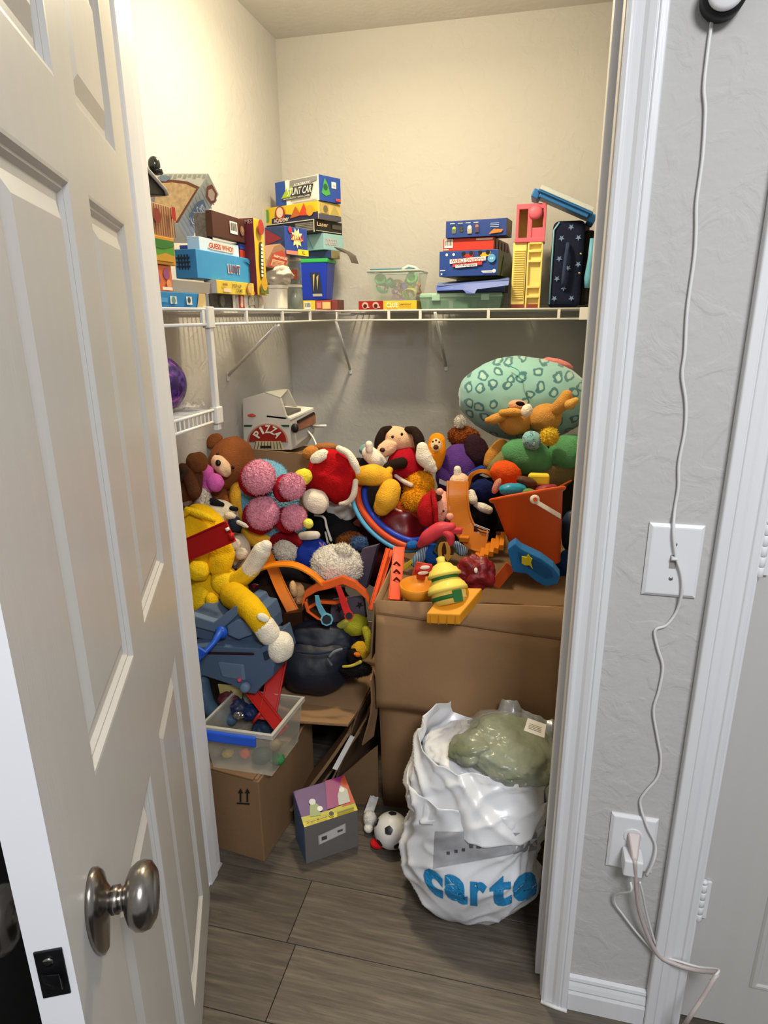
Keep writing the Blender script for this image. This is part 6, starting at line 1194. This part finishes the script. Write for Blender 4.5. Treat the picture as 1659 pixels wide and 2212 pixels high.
# blue launcher with yellow star and orange bar
t = thing('toy_launcher', 'bright blue toy launcher with a yellow star, by the foot of the bucket', 'toy', at(1150, 1265, Y=1.62)); lb = plastic('#17609c', 0.35)
Q = [(1096,1186),(1112,1174),(1126,1186),(1168,1206),(1195,1226),(1210,1246),(1204,1262),(1180,1268),(1160,1258),(1138,1240),(1108,1236)]
obj('launcher_body', MB().prism([at(*q, Y=1.60) for q in Q], (0.0, 0.05, 0.0)), lb, t, bevel=0.003)
obj('launcher_channel', MB().prism([at(*q, Y=1.598) for q in ((1118,1192),(1160,1210),(1190,1232),(1196,1248),(1178,1250),(1150,1232),(1124,1216))], (0, 0.004, 0)), plastic('#0f4a80', 0.4), t, bevel=0.001)
sf = Face(at(1122, 1226, Y=1.596), at(1152, 1232, Y=1.596)-at(1122, 1226, Y=1.596), at(1124, 1192, Y=1.596)-at(1122, 1226, Y=1.596), -CF)
sp_ = [at(*q, Y=1.596) for q in ((1127,1201),(1137,1203),(1141,1196),(1146,1204),(1150,1206),(1147,1214),(1151,1228),(1144,1220),(1134,1220),(1127,1216))]
obj('star', MB().prism(sp_, (0,-0.004,0)), plastic('#c8b41c', 0.4), t)
tag(strip('track_piece', [at(1068,1266,Y=1.66), at(1085,1245,Y=1.66), at(1104,1222,Y=1.66)], 0.030, plastic('#c4521a', 0.35), None, 0.005, 0.003, (CR*0.77-CU*0.63)), 'short orange track piece joined to the blue launcher', 'toy track')
# ---- hoops
for nm, pts, r_, c_, lab in (
  ('lb', [(772,1022,1.98),(760,1055,1.95),(766,1095,1.92),(792,1138,1.89),(835,1174,1.87),(878,1190,1.86),(912,1180,1.92),(925,1140,2.05),(905,1080,2.14),(860,1035,2.14),(810,1010,2.08)], 5, '#4a90b8', 'light blue plastic hoop, outermost of the three hoops'),
  ('or', [(784,1030,1.985),(773,1060,1.955),(780,1096,1.925),(806,1134,1.895),(845,1165,1.875),(885,1180,1.865),(915,1170,1.93),(922,1130,2.06),(900,1080,2.15),(860,1040,2.15),(818,1020,2.09)], 7.5, '#b8401c', 'orange plastic hoop between the light and dark blue hoops'),
  ('db', [(797,1036,1.99),(787,1064,1.96),(795,1098,1.93),(820,1130,1.90),(856,1156,1.88),(893,1168,1.87),(918,1156,1.94),(920,1120,2.07),(896,1078,2.16),(862,1046,2.16),(826,1028,2.10)], 6.5, '#1c3aa0', 'dark blue plastic hoop, innermost of the three hoops')):
    P = [at(x, y, Y=Y) for x, y, Y in pts]; P = P+[P[0]]
    tag(obj('toy_hoop', MB().tube(smoothpts(P, 6), r_*mpp(P[3]), 10, 0, False), plastic(c_, 0.3), smooth=True), lab, 'hoop')
# orange tracks by the box corner
t = thing('track_piece', 'orange toy track with dark arrows standing beside the boat tray', 'toy track', at(852, 1290, Y=1.6)); ot = plastic('#c83c08', 0.45)
strip('channel', [at(862,1182,Y=1.74), at(858,1230,Y=1.67), at(852,1296,Y=1.58)], 0.034, ot, t, 0.005, 0.003, CR)
for y in (1215, 1232, 1249): obj('printed_chevron', MB().prism([at(x, yy, Y=1.654-0.0014*(y-1232)) for x, yy in ((848,y+5),(856,y-3),(865,y+5),(865,y+10),(856,y+3),(848,y+10))], (0,0.001,0)), card('#5c1a10'), t)
for (a, b, lab) in (((838,1185,1.78),(800,1318,1.64),'long thin orange track rail leaning on the box corner, outer one'), ((846,1188,1.80),(812,1300,1.66),'thin orange track rail leaning on the box corner, inner one')):
    p0_, p1_ = at(a[0], a[1], Y=a[2]), at(b[0], b[1], Y=b[2]); tag(strip('track_rail', [p0_, (p0_+p1_)/2, p1_], 0.013, plastic('#cc4a14', 0.45), None, 0.006, 0.0025, CR), lab, 'toy track')
tag(blob('red_bag', 870, 1135, 1.99, 50, 60, mat('red_vinyl', '#7a0f16', 0.3, var=0.2, vscale=12), amp=0.2, dep=0.5), 'glossy dark red bag seen through the hoops', 'bag')
tag(blob('plush_toy', 885, 1100, 2.0, 38, 22, plush('#a8421a'), rot=-20, dep=0.6), 'burnt orange plush below the orange fuzzy plush', PT)
# purple grey board pieces
slab('toy_board', 'dusky purple toy wall panel standing behind the white fluffy plush', 'toy', [(762,1262),(790,1272),(815,1178),(782,1186)], (0.004, 0.02, 0), ('#4e4658', '#3e3848', '#5a5264'), Y=1.80)
slab('toy_board', 'grey purple toy floor panel with dark marks under the orange frame', 'toy', [(712,1345),(790,1338),(784,1290),(716,1298)], (0, 0.02, 0.0), ('#58525e', '#3e3848', '#5a5264'), Y=1.70, arts=[('star',0.25,0.6,0.12,'#1c181e',5),('star',0.8,0.7,0.12,'#1c181e',5)])
# white fluffy plush
t = T('plush_toy', 'round white fluffy plush in the middle of the heap', PT, 728, 1260, 1.76); wf_ = fur('#c2bbb0')
blob('body', 728, 1222, 1.78, 56, 46, wf_, t, -8, 0.8, 5, 0.05, 2, 0.05, 14); blob('tail', 742, 1190, 1.77, 19, 16, fur('#c8c0b2'), t, -20); blob('leg', 695, 1240, 1.745, 22, 18, wf_, t, 0, 0.7)
tag(blob('plush_toy', 755, 1166, 1.88, 28, 16, fur('#5a3318'), rot=10), 'shaggy brown plush behind the white fluffy plush', PT)
tag(blob('plush_toy', 776, 1172, 1.855, 18, 13, fur('#3a4c6c'), amp=0.2, amp2=0.12, freq2=10), 'shaggy blue grey plush beside the shaggy brown one', PT)
# gnome-like plush: white puff, red cap, blue jersey
t = T('plush_toy', 'plush with a white fluffy face under a dark red cap', PT, 620, 1210, 1.86)
blob('face', 620, 1187, 1.83, 29, 28, fur('#c4bcae'), t, -20, 0.8, 5, 0.06, 2, 0.06, 12); limb('cap', [(592,1170,1.83,12),(606,1156,1.83,13),(628,1158,1.83,13),(644,1172,1.83,10)], plush('#6c0f18'), t)
t = T('doll', 'blue jersey doll with a white sleeve between the fluffy plushes', PT, 675, 1230, 1.85)
blob('jersey', 674, 1200, 1.845, 36, 40, cloth('#152b80'), t, -20, 0.7, 4, 0.12); limb('sleeve', [(652,1158,1.84,9),(668,1157,1.835,10),(683,1156,1.835,9)], cloth('#b8b2a8'), t); obj('chest_mark', MB().tube([at(690,1172,Y=1.775), at(697,1180,Y=1.77), at(700,1172,Y=1.775)], 0.002, 5), card('#b06a78'), t)
# orange loops of track
oc = plastic('#cf7a18', 0.3)
tag(strip('track_loop', [at(516,1272,Y=1.70), at(545,1240,Y=1.69), at(590,1222,Y=1.68), at(635,1222,Y=1.675), at(672,1240,Y=1.675), at(696,1262,Y=1.68)], 0.042, oc, None, 0.006, 0.003, (CF+CU*0.25)), 'bright orange arch of toy track in front of the white fluffy plush', 'toy track')
tag(strip('track_piece', [at(572,1188,Y=1.80), at(590,1230,Y=1.75), at(608,1272,Y=1.71), at(634,1322,Y=1.68)], 0.036, plastic('#c46a14', 0.3), None, 0.006, 0.003, CR), 'straight orange track strip passing under the orange arch', 'toy track')
# orange angular frame with two flag arms
t = thing('angular_track', 'orange angular toy frame with a light blue and a red pointer arm', 'toy track', at(720, 1325, Y=1.66)); of2 = plastic('#c04e12', 0.5)
Pf = [at(x, y, Y=Y) for x, y, Y in ((652,1304,1.64),(660,1282,1.65),(684,1268,1.66),(712,1262,1.665),(740,1252,1.67),(768,1264,1.67),(790,1284,1.67),(798,1300,1.67))]
R = []
for i, p in enumerate(Pf): R.append([p+CU*0.010, p+CU*0.010+CF*0.05, p-CU*0.014+CF*0.05, p-CU*0.014])
obj('frame', MB().rings(R), of2, t, bevel=0.002)
R = [[p-CU*0.010, p-CU*0.010+CF*0.03, p-CU*0.020+CF*0.03, p-CU*0.020] for p in (at(662,1305,Y=1.645), at(690,1290,Y=1.66), at(725,1292,Y=1.665), at(750,1284,Y=1.67))]
obj('lower_rail', MB().rings(R), of2, t, bevel=0.002); obj('side_rail', MB().rings([[p, p+CR*0.010, p+CR*0.010+CF*0.02, p+CF*0.02] for p in (at(656,1300,Y=1.64), at(662,1322,Y=1.635), at(684,1338,Y=1.635), at(706,1345,Y=1.635))]), of2, t, bevel=0.002)
def arm(c_, pts, disc, lab):
    R = [[p+CR*w, p-CR*w, p-CR*w+CF*0.004, p+CR*w+CF*0.004] for p, w in pts]
    o = obj('pointer_arm', MB().rings(R), plastic(c_, 0.35), t, bevel=0.001); p, r_ = disc
    obj('arm_disc', MB().lathe([(r_, -0.003), (r_, 0.003)], p, Matrix((CR, CU, -CF)).transposed(), 8), plastic(c_, 0.35), o); obj('disc_face', MB().lathe([(r_*0.75, -0.001), (r_*0.75, 0.004)], p, Matrix((CR, CU, -CF)).transposed(), 8), plastic('#14181c', 0.4), o)
arm('#5a98ac', [(at(684,1286,Y=1.60),0.006), (at(688,1306,Y=1.60),0.008), (at(696,1322,Y=1.60),0.010), (at(704,1334,Y=1.60),0.011)], (at(706,1338,Y=1.597), 0.019), '')
arm('#b41814', [(at(730,1266,Y=1.625),0.008), (at(738,1288,Y=1.62),0.009), (at(746,1312,Y=1.615),0.011), (at(752,1326,Y=1.612),0.012)], (at(754,1330,Y=1.608), 0.014), '')
# toys beneath
t = T('plush_toy', 'white plush with red swirls behind the orange track strip', PT, 562, 1310, 1.80); blob('body', 562, 1290, 1.80, 26, 34, plush('#b4a89c'), t, 20); blob('red_swirl', 550, 1284, 1.765, 18, 22, plush('#8c1620'), t, 10)
t = T('plush_toy', 'tan plush muzzle tucked between the orange strip and the orange frame', PT, 642, 1310, 1.74); blob('muzzle', 641, 1282, 1.76, 20, 24, plush('#a07e5c'), t, 10); blob('ear', 634, 1272, 1.725, 8, 18, plush('#b4946c'), t, 10); blob('snout', 652, 1300, 1.73, 14, 12, plush('#9a7450'), t)
slab('toy_block', 'dark brown toy fort piece below the orange track strip', 'toy', [(608,1372),(655,1372),(652,1322),(612,1326)], (0, 0.03, 0), ('#3a2214', '#2c190e', '#4a2e1c'), Y=1.66)
t = T('plush_toy', 'olive yellow plush below the grey toy panel', PT, 772, 1365, 1.66); blob('body', 768, 1350, 1.68, 28, 24, plush('#8c8a24'), t); limb('leg', [(790,1360,1.66,9),(797,1385,1.64,9),(796,1405,1.63,7)], plush('#94922c'), t); limb('arm', [(735,1352,1.67,8),(748,1345,1.66,9)], plush('#a8a84c'), t)
t = T('plush_toy', 'yellow and black plush face beside the big cardboard box', PT, 775, 1430, 1.60); blob('face', 778, 1405, 1.63, 20, 20, plush('#a8801c'), t, 20); blob('dark_face', 766, 1418, 1.61, 17, 18, plush('#14100e'), t); blob('beak', 772, 1414, 1.575, 8, 5, plush('#b85c1c'), t, -20); limb('scarf', [(742,1440,1.58,3),(760,1438,1.575,3),(778,1430,1.58,4)], cloth('#b09c3c'), t)
tag(blob('plush_toy', 768, 1446, 1.61, 34, 16, fur('#151312'), amp=0.15, amp2=0.1, freq2=10), 'shaggy black plush resting on the open carton', PT)
# navy bag
t = T('backpack', 'dark navy fabric bag slumped on the open carton', 'bag', 690, 1490, 1.60); nv_ = mat('navy_nylon', '#101728', 0.55, var=0.2, vscale=10, bump=0.2, bscale=60)
blob('bag_body', 686, 1432, 1.64, 84, 66, nv_, t, 18, 0.85, 5, 0.10, 1.6, 0.02, 6); blob('bag_flap', 700, 1380, 1.67, 78, 40, nv_, t, -6, 0.8, 5, 0.12); limb('bag_piping', [(640,1408,1.55,2),(690,1412,1.53,2),(748,1400,1.555,2)], cloth('#1c2438'), t); limb('embroidery', [(712,1418,1.535,2.5),(722,1408,1.535,3),(738,1402,1.54,2.5)], cloth('#6a7078'), t); limb('embroidery', [(708,1424,1.535,2),(716,1436,1.53,3)], cloth('#4c525c'), t)
# ---- grey blue toy base with blue arrow arm
gb = plastic('#44566e', 0.45); gb2 = plastic('#56687e', 0.45)
t = thing('toy_station', 'grey blue plastic toy station lying on the clear tub', 'toy', at(510, 1500, Y=1.405))
def PR(nm, pts, Y, d, m_, par=None): return obj(nm, MB().prism([at(*q, Y=Y) for q in pts], (0.01, d, 0.0)), m_, par or t, bevel=0.003)
PR('upper_deck', [(405,1330),(470,1345),(482,1330),(512,1312),(528,1318),(534,1330),(552,1334),(562,1362),(566,1388),(548,1396),(500,1388),(470,1390),(405,1372)], 1.455, 0.13, gb)
PR('deck_block', [(490,1352),(512,1338),(545,1350),(543,1372),(515,1382),(492,1372)], 1.440, 0.03, gb2); PR('deck_bar', [(405,1326),(462,1344),(508,1308),(528,1314),(470,1368),(405,1350)], 1.447, 0.02, gb2)
PR('lower_deck', [(405,1398),(470,1396),(560,1402),(578,1392),(592,1440),(588,1462),(560,1488),(552,1500),(528,1496),(500,1480),(470,1470),(440,1460),(405,1470)], 1.410, 0.14, gb)
PR('lower_slot', [(445,1408),(545,1410),(545,1416),(445,1414)], 1.408, 0.004, plastic('#24101c', 0.5)); PR('lower_window', [(566,1410),(576,1404),(580,1422),(570,1428)], 1.408, 0.004, plastic('#1c2836', 0.4)); PR('lower_panel', [(470,1430),(520,1436),(524,1470),(480,1462)], 1.407, 0.004, gb2)
obj('valve_knob', MB().lathe([(0.012,0),(0.014,0.004),(0.014,0.02),(0.009,0.024)], at(532,1482,Y=1.405), Matrix((CR,CU,-CF)).transposed(), 14), gb2, t, smooth=True); obj('pink_button', MB().lathe([(0.006,0),(0.005,0.006)], at(518,1468,Y=1.405), Matrix((CR,CU,-CF)).transposed(), 12), plastic('#b84058', 0.4), t)
limb('hook_arm', [(436,1470,1.425,16),(440,1500,1.415,18),(452,1528,1.395,17),(475,1546,1.385,15),(500,1556,1.385,12)], plastic('#33485c', 0.5), t)
ba = plastic('#1a48a8', 0.3); ar = thing('toy_arrow', 'bright blue plastic arrow arm pointing out past the door jamb', 'toy', at(440, 1410, Y=1.375))
obj('arrow_shaft', MB().tube([at(480,1360,Y=1.425), at(462,1388,Y=1.395), at(440,1412,Y=1.365), at(424,1428,Y=1.350)], [0.012, 0.008, 0.007, 0.009], 10), ba, ar, smooth=True); obj('arrow_head', MB().prism([at(411,1388,Y=1.355), at(446,1410,Y=1.355), at(418,1432,Y=1.350)], (0,0.008,0)), ba, ar, bevel=0.002); obj('arrow_end', MB().ell(at(424,1434,Y=1.348), (V((0.012,0,0)), V((0,0.010,0)), V((0,0,0.013))), 3), ba, ar, smooth=True); obj('arrow_hub', MB().ell(at(478,1366,Y=1.423), (V((0.018,0,0)), V((0,0.012,0)), V((0,0,0.018))), 3), ba, ar, smooth=True)
# red slides in the tub
rp = plastic('#a81c18', 0.3)
tag(strip('toy_slide', [at(604,1420,Y=1.52), at(594,1470,Y=1.47), at(582,1530,Y=1.42), at(577,1556,Y=1.40)], 0.048, rp, None, 0.012, 0.004, CR), 'tall red toy slide leaning down into the clear tub', 'toy'); tag(strip('toy_slide', [at(535,1480,Y=1.45), at(565,1518,Y=1.42), at(600,1562,Y=1.39), at(614,1580,Y=1.38)], 0.034, plastic('#b0201a', 0.3), None, 0.010, 0.004, (CR*0.8+CU*0.6)), 'second red toy slide crossing the tall one over the tub rim', 'toy')
tag(obj('toy_strut', MB().tube([at(546,1562,Y=1.37), at(562,1540,Y=1.375)], 0.004, 8), rp, smooth=True), 'thin red toy strut at the tub rim', 'toy')
slab('toy_card', 'cream card with a printed mark tucked in the clear tub', 'toy card', [(475,1500),(522,1510),(524,1482),(470,1478)], (0,0.004,0), ('#b0a468','#a09458','#b0a468'), Y=1.43, arts=[('t','A',0.5,0.3,0.68,0.7,'#2c2818')])
for px, py, r_, c_, lab in ((505,1528,24,'#18203c','navy toy lump in the clear tub'), (492,1512,18,'#4a1a20','maroon toy lump in the clear tub'), (540,1540,18,'#122248','dark blue toy between the red slides and the tub rim'), (568,1574,20,'#1c2c40','slate toy at the tub rim under the red slides')): tag(blob('tub_toy', px, py, 1.42, r_*1.2, r_, plastic(c_, 0.5), dep=0.8, amp=0.3), lab, 'toy')
tag(blob('foil_piece', 515, 1545, 1.385, 12, 8, mat('foil', '#b0b0b0', 0.2, metal=0.9, bump=0.8, bscale=60), amp=0.3), 'crumpled shiny foil piece in the clear tub', 'foil')
# ---- pizza oven play set box behind
po = thing('pizza_set', 'grey toy pizza oven play set with a red pizza sign, on the back box', 'toy', at(600, 975, Y=2.157)); gy = plastic('#b4b0a8', 0.5)
YP = 2.140
def Q(x, y, Y=YP): return at(x, y, Y=Y)
sd = [(526,972),(524,862),(572,848),(606,860),(618,897),(626,906),(628,972)]
obj('oven_side', MB().prism([Q(*q) for q in sd], (0.0, 0.012, 0)), gy, po, bevel=0.002)
obj('oven_hood', MB().add([Q(572,848), Q(606,842,2.226), Q(622,842,2.226), Q(606,860)], [(0,1,2,3)]), plastic('#9a9890', 0.5), po, solid=0.004); obj('oven_back', MB().prism([Q(606,842,2.243), Q(622,842,2.243), Q(650,900,2.243), Q(640,972,2.243), Q(560,972,2.243), Q(556,860,2.243)], (0,0.01,0)), plastic('#a29e96', 0.5), po)
obj('oven_front', MB().prism([Q(628,972), Q(626,908), Q(678,884,2.260), Q(680,930,2.260), Q(665,960,2.243)], (-0.01,0.01,0)), plastic('#a8a49c', 0.5), po); obj('counter_top', MB().hexa([Q(575,902), Q(628,908), Q(678,886,2.260), Q(622,880,2.260), Q(575,896), Q(628,902), Q(678,880,2.260), Q(622,874,2.260)]), plastic('#c8c6be', 0.4), po, bevel=0.002)
obj('oven_rack', MB().hexa([Q(582,894,2.149), Q(622,899,2.149), Q(650,888,2.208), Q(605,884,2.208), Q(582,889,2.149), Q(622,893,2.149), Q(650,882,2.208), Q(605,878,2.208)]), plastic('#5c5a54', 0.4), po); obj('hood_post', MB().tube([Q(592,856,2.166), Q(593,886,2.166)], 0.006), plastic('#6c6c68', 0.4), po)
obj('oven_knob', MB().ell(Q(637,925,2.144), (V((0.014,0,0)), V((0,0.010,0)), V((0,0,0.017))), 3), plastic('#1c1c1c', 0.3), po, smooth=True); obj('printed_bricks', MB().prism([Q(642,930,2.161), Q(642,914,2.161), Q(679,893,2.247), Q(680,914,2.247)], (0.004,0,0)), mat('brick_print', '#8a5a44', 0.7, var=0.3, vscale=60), po); obj('slot', MB().prism([Q(642,914,2.159), Q(641,909,2.159), Q(676,890,2.243), Q(678,894,2.244)], (0.005,0,0)), plastic('#1c1816', 0.5), po)
sg = Q(578, 960, YP-0.002)
disc = []; 
for a in range(0, 181, 10): disc.append(Q(578+44*math.cos(math.radians(a)), 955-40*math.sin(math.radians(a)), YP-0.003))
obj('sign_rim', MB().prism(disc, (0,0.002,0)), card('#b08a78'), po); disc = [Q(578+40*math.cos(math.radians(a)), 954-36*math.sin(math.radians(a)), YP-0.005) for a in range(0, 181, 10)]; obj('pizza_sign', MB().prism(disc, (0,0.002,0)), card('#97241c'), po)
for i, ch in enumerate('PIZZA'):
    a = math.radians(148-29*i); c_ = (578+26*math.cos(a), 951-24*math.sin(a)); uv, fs = text_geo(ch, 0.03); an = a-math.pi/2; w_, h_ = (12 if ch != 'I' else 5), 17
    obj('sign_letter', MB().add([Q(c_[0]+((x-0.5)*w_*math.cos(an)-(y-0.5)*h_*math.sin(an)), c_[1]-((x-0.5)*w_*math.sin(an)+(y-0.5)*h_*math.cos(an)), YP-0.0065) for x, y in uv], fs), card('#e4dcd0'), po)
f = Face(Q(526,916,YP-0.001), Q(626,918,YP-0.001)-Q(526,916,YP-0.001), Q(526,880,YP-0.001)-Q(526,916,YP-0.001), -CF)
obj('green_stripe', MB().prism([Q(527,918,YP-0.002), Q(545,918,YP-0.002), Q(543,922,YP-0.002), Q(527,922,YP-0.002)], (0,0.001,0)), card('#1c4a30'), po); obj('green_stripe', MB().prism([Q(606,918,YP-0.002), Q(625,918,YP-0.002), Q(625,922,YP-0.002), Q(612,922,YP-0.002)], (0,0.001,0)), card('#1c4a30'), po)
blob('logo_oval', 545, 897, YP-0.002, 10, 3.5, card('#b03a2c'), po, 0, 0.1, 3)
aw = [Q(545,972,YP-0.006), Q(552,953,YP-0.006), Q(606,953,YP-0.006), Q(614,972,YP-0.006)]; obj('striped_awning', MB().prism(aw, (0,0.002,0)), card('#c8bc98'), po)
for i in range(9): x = 552+i*6.4; obj('awning_stripe', MB().prism([Q(x,954,YP-0.008), Q(x+1.4,954,YP-0.008), Q(x+1.4+(x-578)*0.15,970,YP-0.008), Q(x+(x-578)*0.15,970,YP-0.008)], (0,0.001,0)), card('#5a5040'), po)
obj('awning_slot', MB().prism([Q(562,963,YP-0.009), Q(585,963,YP-0.009), Q(585,968,YP-0.009), Q(562,968,YP-0.009)], (0,0.001,0)), card('#2c2824'), po)
tag(obj('white_rod', MB().tube([at(672,921,Y=2.243), at(704,920,Y=2.183)], 0.005, 8), wire, smooth=True), 'short white rod sticking out beside the pizza set', 'rod')
tag(obj('power_cable', MB().tube(smoothpts([at(664,930,Y=2.226), at(676,945,Y=2.208), at(684,965,Y=2.183), at(686,985,Y=2.157)]), 0.004, 6), wire, smooth=True), 'white cord hanging down beside the pizza set', 'cord')
tag(obj('storage_box', MB().hexa([at(526,1000,Y=2.140)+d for d in (V((0,0,-0.5)),V((0.27,0,-0.5)),V((0.27,0.16,-0.5)),V((0,0.16,-0.5)),V((0,0,0.04)),V((0.27,0,0.04)),V((0.27,0.16,0.04)),V((0,0.16,0.04)))]), KI), 'dark cardboard box the pizza set stands on', 'box')
tag(blob('plush_toy', 838, 960, 2.2, 14, 22, plush('#4a2024')), 'dark maroon plush sliver behind the cream-faced plush', PT); tag(blob('plush_toy', 790, 972, 2.2, 14, 12, plush('#6a8c8c')), 'small teal grey plush behind the white paw', PT)
# ================================================================ wall fittings, cords, room side
pl = mat('switch_white', (0.74, 0.74, 0.75), 0.35, var=0.01)
def wallplate(name, label, cx, cz, hw, hh):
    e = thing(name, label, 'wall plate', (cx, YF, cz-hh)); rs = []
    for ins, t in ((0, 0), (0, 0.003), (0.005, 0.0065), (0.007, 0.0068)):
        rs.append([V((cx+sx*(hw-ins), YF-t-0.0004, cz+sz*(hh-ins))) for sx, sz in ((-1,-1),(1,-1),(1,1),(-1,1))])
    obj('plate', MB().rings(rs), pl, e); return e
sx_, sz_ = 0.2323, 1.030
sw = wallplate('light_switch', 'white wall plate with one toggle switch, crossed by the hanging cord', sx_, sz_, 0.042, 0.0635)
obj('toggle_slot', MB().aabb((sx_-0.005, YF-0.0082, sz_-0.0115), (sx_+0.005, YF-0.0066, sz_+0.0115)), mat('slot_grey', (0.30,0.29,0.27), 0.5), sw)
obj('toggle', MB().prism([V((sx_-0.0042, YF-0.008, sz_+0.001)), V((sx_-0.0042, YF-0.017, sz_+0.006)), V((sx_-0.0042, YF-0.017, sz_+0.010)), V((sx_-0.0042, YF-0.008, sz_+0.010))], (0.0084,0,0)), pl, sw, bevel=0.0008)
scr = mat('screw_metal', (0.45,0.45,0.45), 0.3, metal=0.9)
for dz in (-0.03, 0.03): q = obj('screw', MB().lathe([(0.0034,0),(0.0034,0.0008),(0.0015,0.0014)], (sx_, YF-0.0072, sz_+dz), Matrix.Rotation(math.pi/2, 3, 'X'), 14), scr, sw, smooth=True)
ox_, oz_ = 0.2265, 0.451
ou = wallplate('power_outlet', 'white wall plate with a double outlet and plugged-in chargers', ox_, oz_, 0.042, 0.0635)
for dz in (0.0195, -0.0195): obj('socket_face', MB().lathe([(0.017,0),(0.017,0.0015),(0.016,0.002)], (ox_, YF-0.0071, oz_+dz), Matrix.Rotation(math.pi/2, 3, 'X'), 24), pl, ou, bevel=0.0003)
# plugs
def wp_(px, py, off): return at(px, py, Y=YF-off)
pk_ = mat('beige_cord', (0.50, 0.43, 0.40), 0.45, var=0.04); wc = mat('white_cord', (0.70,0.69,0.68), 0.4, var=0.02)
e = thing('power_plug', 'flat beige plug and cord in the upper socket', 'plug', (ox_, YF-0.02, oz_))
obj('plug_head', MB().hexa([V((ox_-0.011,YF-0.0092,oz_+0.010)), V((ox_+0.013,YF-0.0092,oz_+0.010)), V((ox_+0.006,YF-0.040,oz_-0.016)), V((ox_-0.004,YF-0.040,oz_-0.016)), V((ox_-0.011,YF-0.0092,oz_+0.031)), V((ox_+0.013,YF-0.0092,oz_+0.031)), V((ox_+0.006,YF-0.044,oz_+0.000)), V((ox_-0.004,YF-0.044,oz_+0.000))]), pk_, e, bevel=0.003)
B1 = smoothpts([V((ox_+0.001,YF-0.040,oz_-0.006)), wp_(1372,1870,0.045), wp_(1378,1950,0.035), wp_(1395,2010,0.025), wp_(1422,2062,0.018)], 6)
tail = [wp_(1460,2083,0.022), wp_(1505,2096,0.03), wp_(1548,2102,0.05), at(1540,2118,Y=1.005), at(1518,2155,Y=0.995), at(1486,2203,Y=0.985), at(1462,2245,Z=0.006), at(1440,2300,Z=0.006)]
obj('plug_cord', MB().tube(smoothpts([B1[0]]+B1[6::6]+tail, 6), 0.0042, 8), pk_, e, smooth=True)
e = thing('phone_charger', 'white cube charger in the lower socket with thin white cables', 'charger', (ox_, YF-0.02, oz_-0.045))
obj('charger_cube', MB().hexa([V((ox_-0.017,YF-0.0092,oz_-0.040)), V((ox_+0.017,YF-0.0092,oz_-0.040)), V((ox_+0.017,YF-0.046,oz_-0.040)), V((ox_-0.017,YF-0.046,oz_-0.040)), V((ox_-0.017,YF-0.0092,oz_-0.004)), V((ox_+0.017,YF-0.0092,oz_-0.004)), V((ox_+0.017,YF-0.046,oz_-0.004)), V((ox_-0.017,YF-0.046,oz_-0.004))]), pl, e, bevel=0.003)
obj('cable', MB().tube(smoothpts([wp_(1362,1905,0.046), wp_(1362,1925,0.05), wp_(1332,1932,0.02), wp_(1328,1950,0.012), wp_(1345,1975,0.010), wp_(1380,2020,0.010), wp_(1420,2060,0.012)]+[p+V((0.003,0.004,0.005)) for p in tail], 6), 0.0022, 8), wc, e, smooth=True)
obj('cable', MB().tube(smoothpts([wp_(1382,1905,0.046), wp_(1388,1930,0.04), wp_(1400,1985,0.02), wp_(1422,2052,0.012)]+[p+V((-0.003,0.004,-0.004)) for p in tail[:4]], 6), 0.0022, 8), wc, e, smooth=True)
# hanging cord up the wall
pts = [(1543,-40),(1538,40),(1528,120),(1521,190),(1524,240),(1519,330),(1513,380),(1505,440),(1504,500),(1500,560),(1485,670),(1480,760),(1474,810),(1482,870),(1480,930),(1467,1000),(1466,1050),(1458,1100),(1455,1150),(1460,1200),(1472,1240),(1474,1275),(1462,1320),(1440,1350),(1415,1362),(1421,1400),(1432,1440),(1424,1490),(1412,1535),(1420,1590),(1428,1640),(1420,1680),(1395,1710),(1383,1735),(1398,1785),(1416,1825),(1412,1860),(1396,1892)]
def coff(x, y): return 0.013 if 1120 < y < 1290 else (0.018 if y > 1840 else (0.012 if y > 1760 else 0.0045))
cd = obj('hanging_cable', MB().tube(smoothpts([wp_(x, y, coff(x, y)) for x, y in pts], 5), 0.0024, 8), wc, smooth=True)
tag(cd, 'thin white cord running down the grey wall over the switch plate', 'cord')
# round device at the top edge
dc = at(1566, -14, Y=YF-0.02); dv = thing('wall_camera', 'round white device with a black rim at the top edge of the wall', 'device', V((dc.x, YF, dc.z-0.03)))
MX = Matrix.Rotation(math.pi/2, 3, 'X')
obj('rim', MB().lathe([(0.024,0),(0.027,0.004),(0.027,0.022),(0.024,0.026)], V((dc.x, YF-0.0005, dc.z)), MX, 32), plastic('#141416', 0.4), dv, smooth=True)
obj('face', MB().lathe([(0.022,0.024),(0.022,0.030),(0.018,0.033),(0.004,0.034)], V((dc.x, YF-0.0005, dc.z)), MX, 32), pl, dv, smooth=True)
# dark cabinet in the shade behind the door
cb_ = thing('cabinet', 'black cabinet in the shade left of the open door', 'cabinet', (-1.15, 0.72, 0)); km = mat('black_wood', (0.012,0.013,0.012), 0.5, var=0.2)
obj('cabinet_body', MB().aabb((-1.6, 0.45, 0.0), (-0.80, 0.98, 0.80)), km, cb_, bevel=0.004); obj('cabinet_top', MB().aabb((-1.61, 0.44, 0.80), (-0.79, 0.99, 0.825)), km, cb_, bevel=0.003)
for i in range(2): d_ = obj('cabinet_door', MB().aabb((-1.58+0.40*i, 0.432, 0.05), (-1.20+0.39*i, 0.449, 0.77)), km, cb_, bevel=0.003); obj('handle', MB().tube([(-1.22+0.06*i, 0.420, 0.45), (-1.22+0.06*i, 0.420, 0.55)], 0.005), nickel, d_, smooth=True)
for o in bpy.data.objects:
    for k_ in ('_w', '_d', '_zt'):
        if k_ in o: del o[k_]
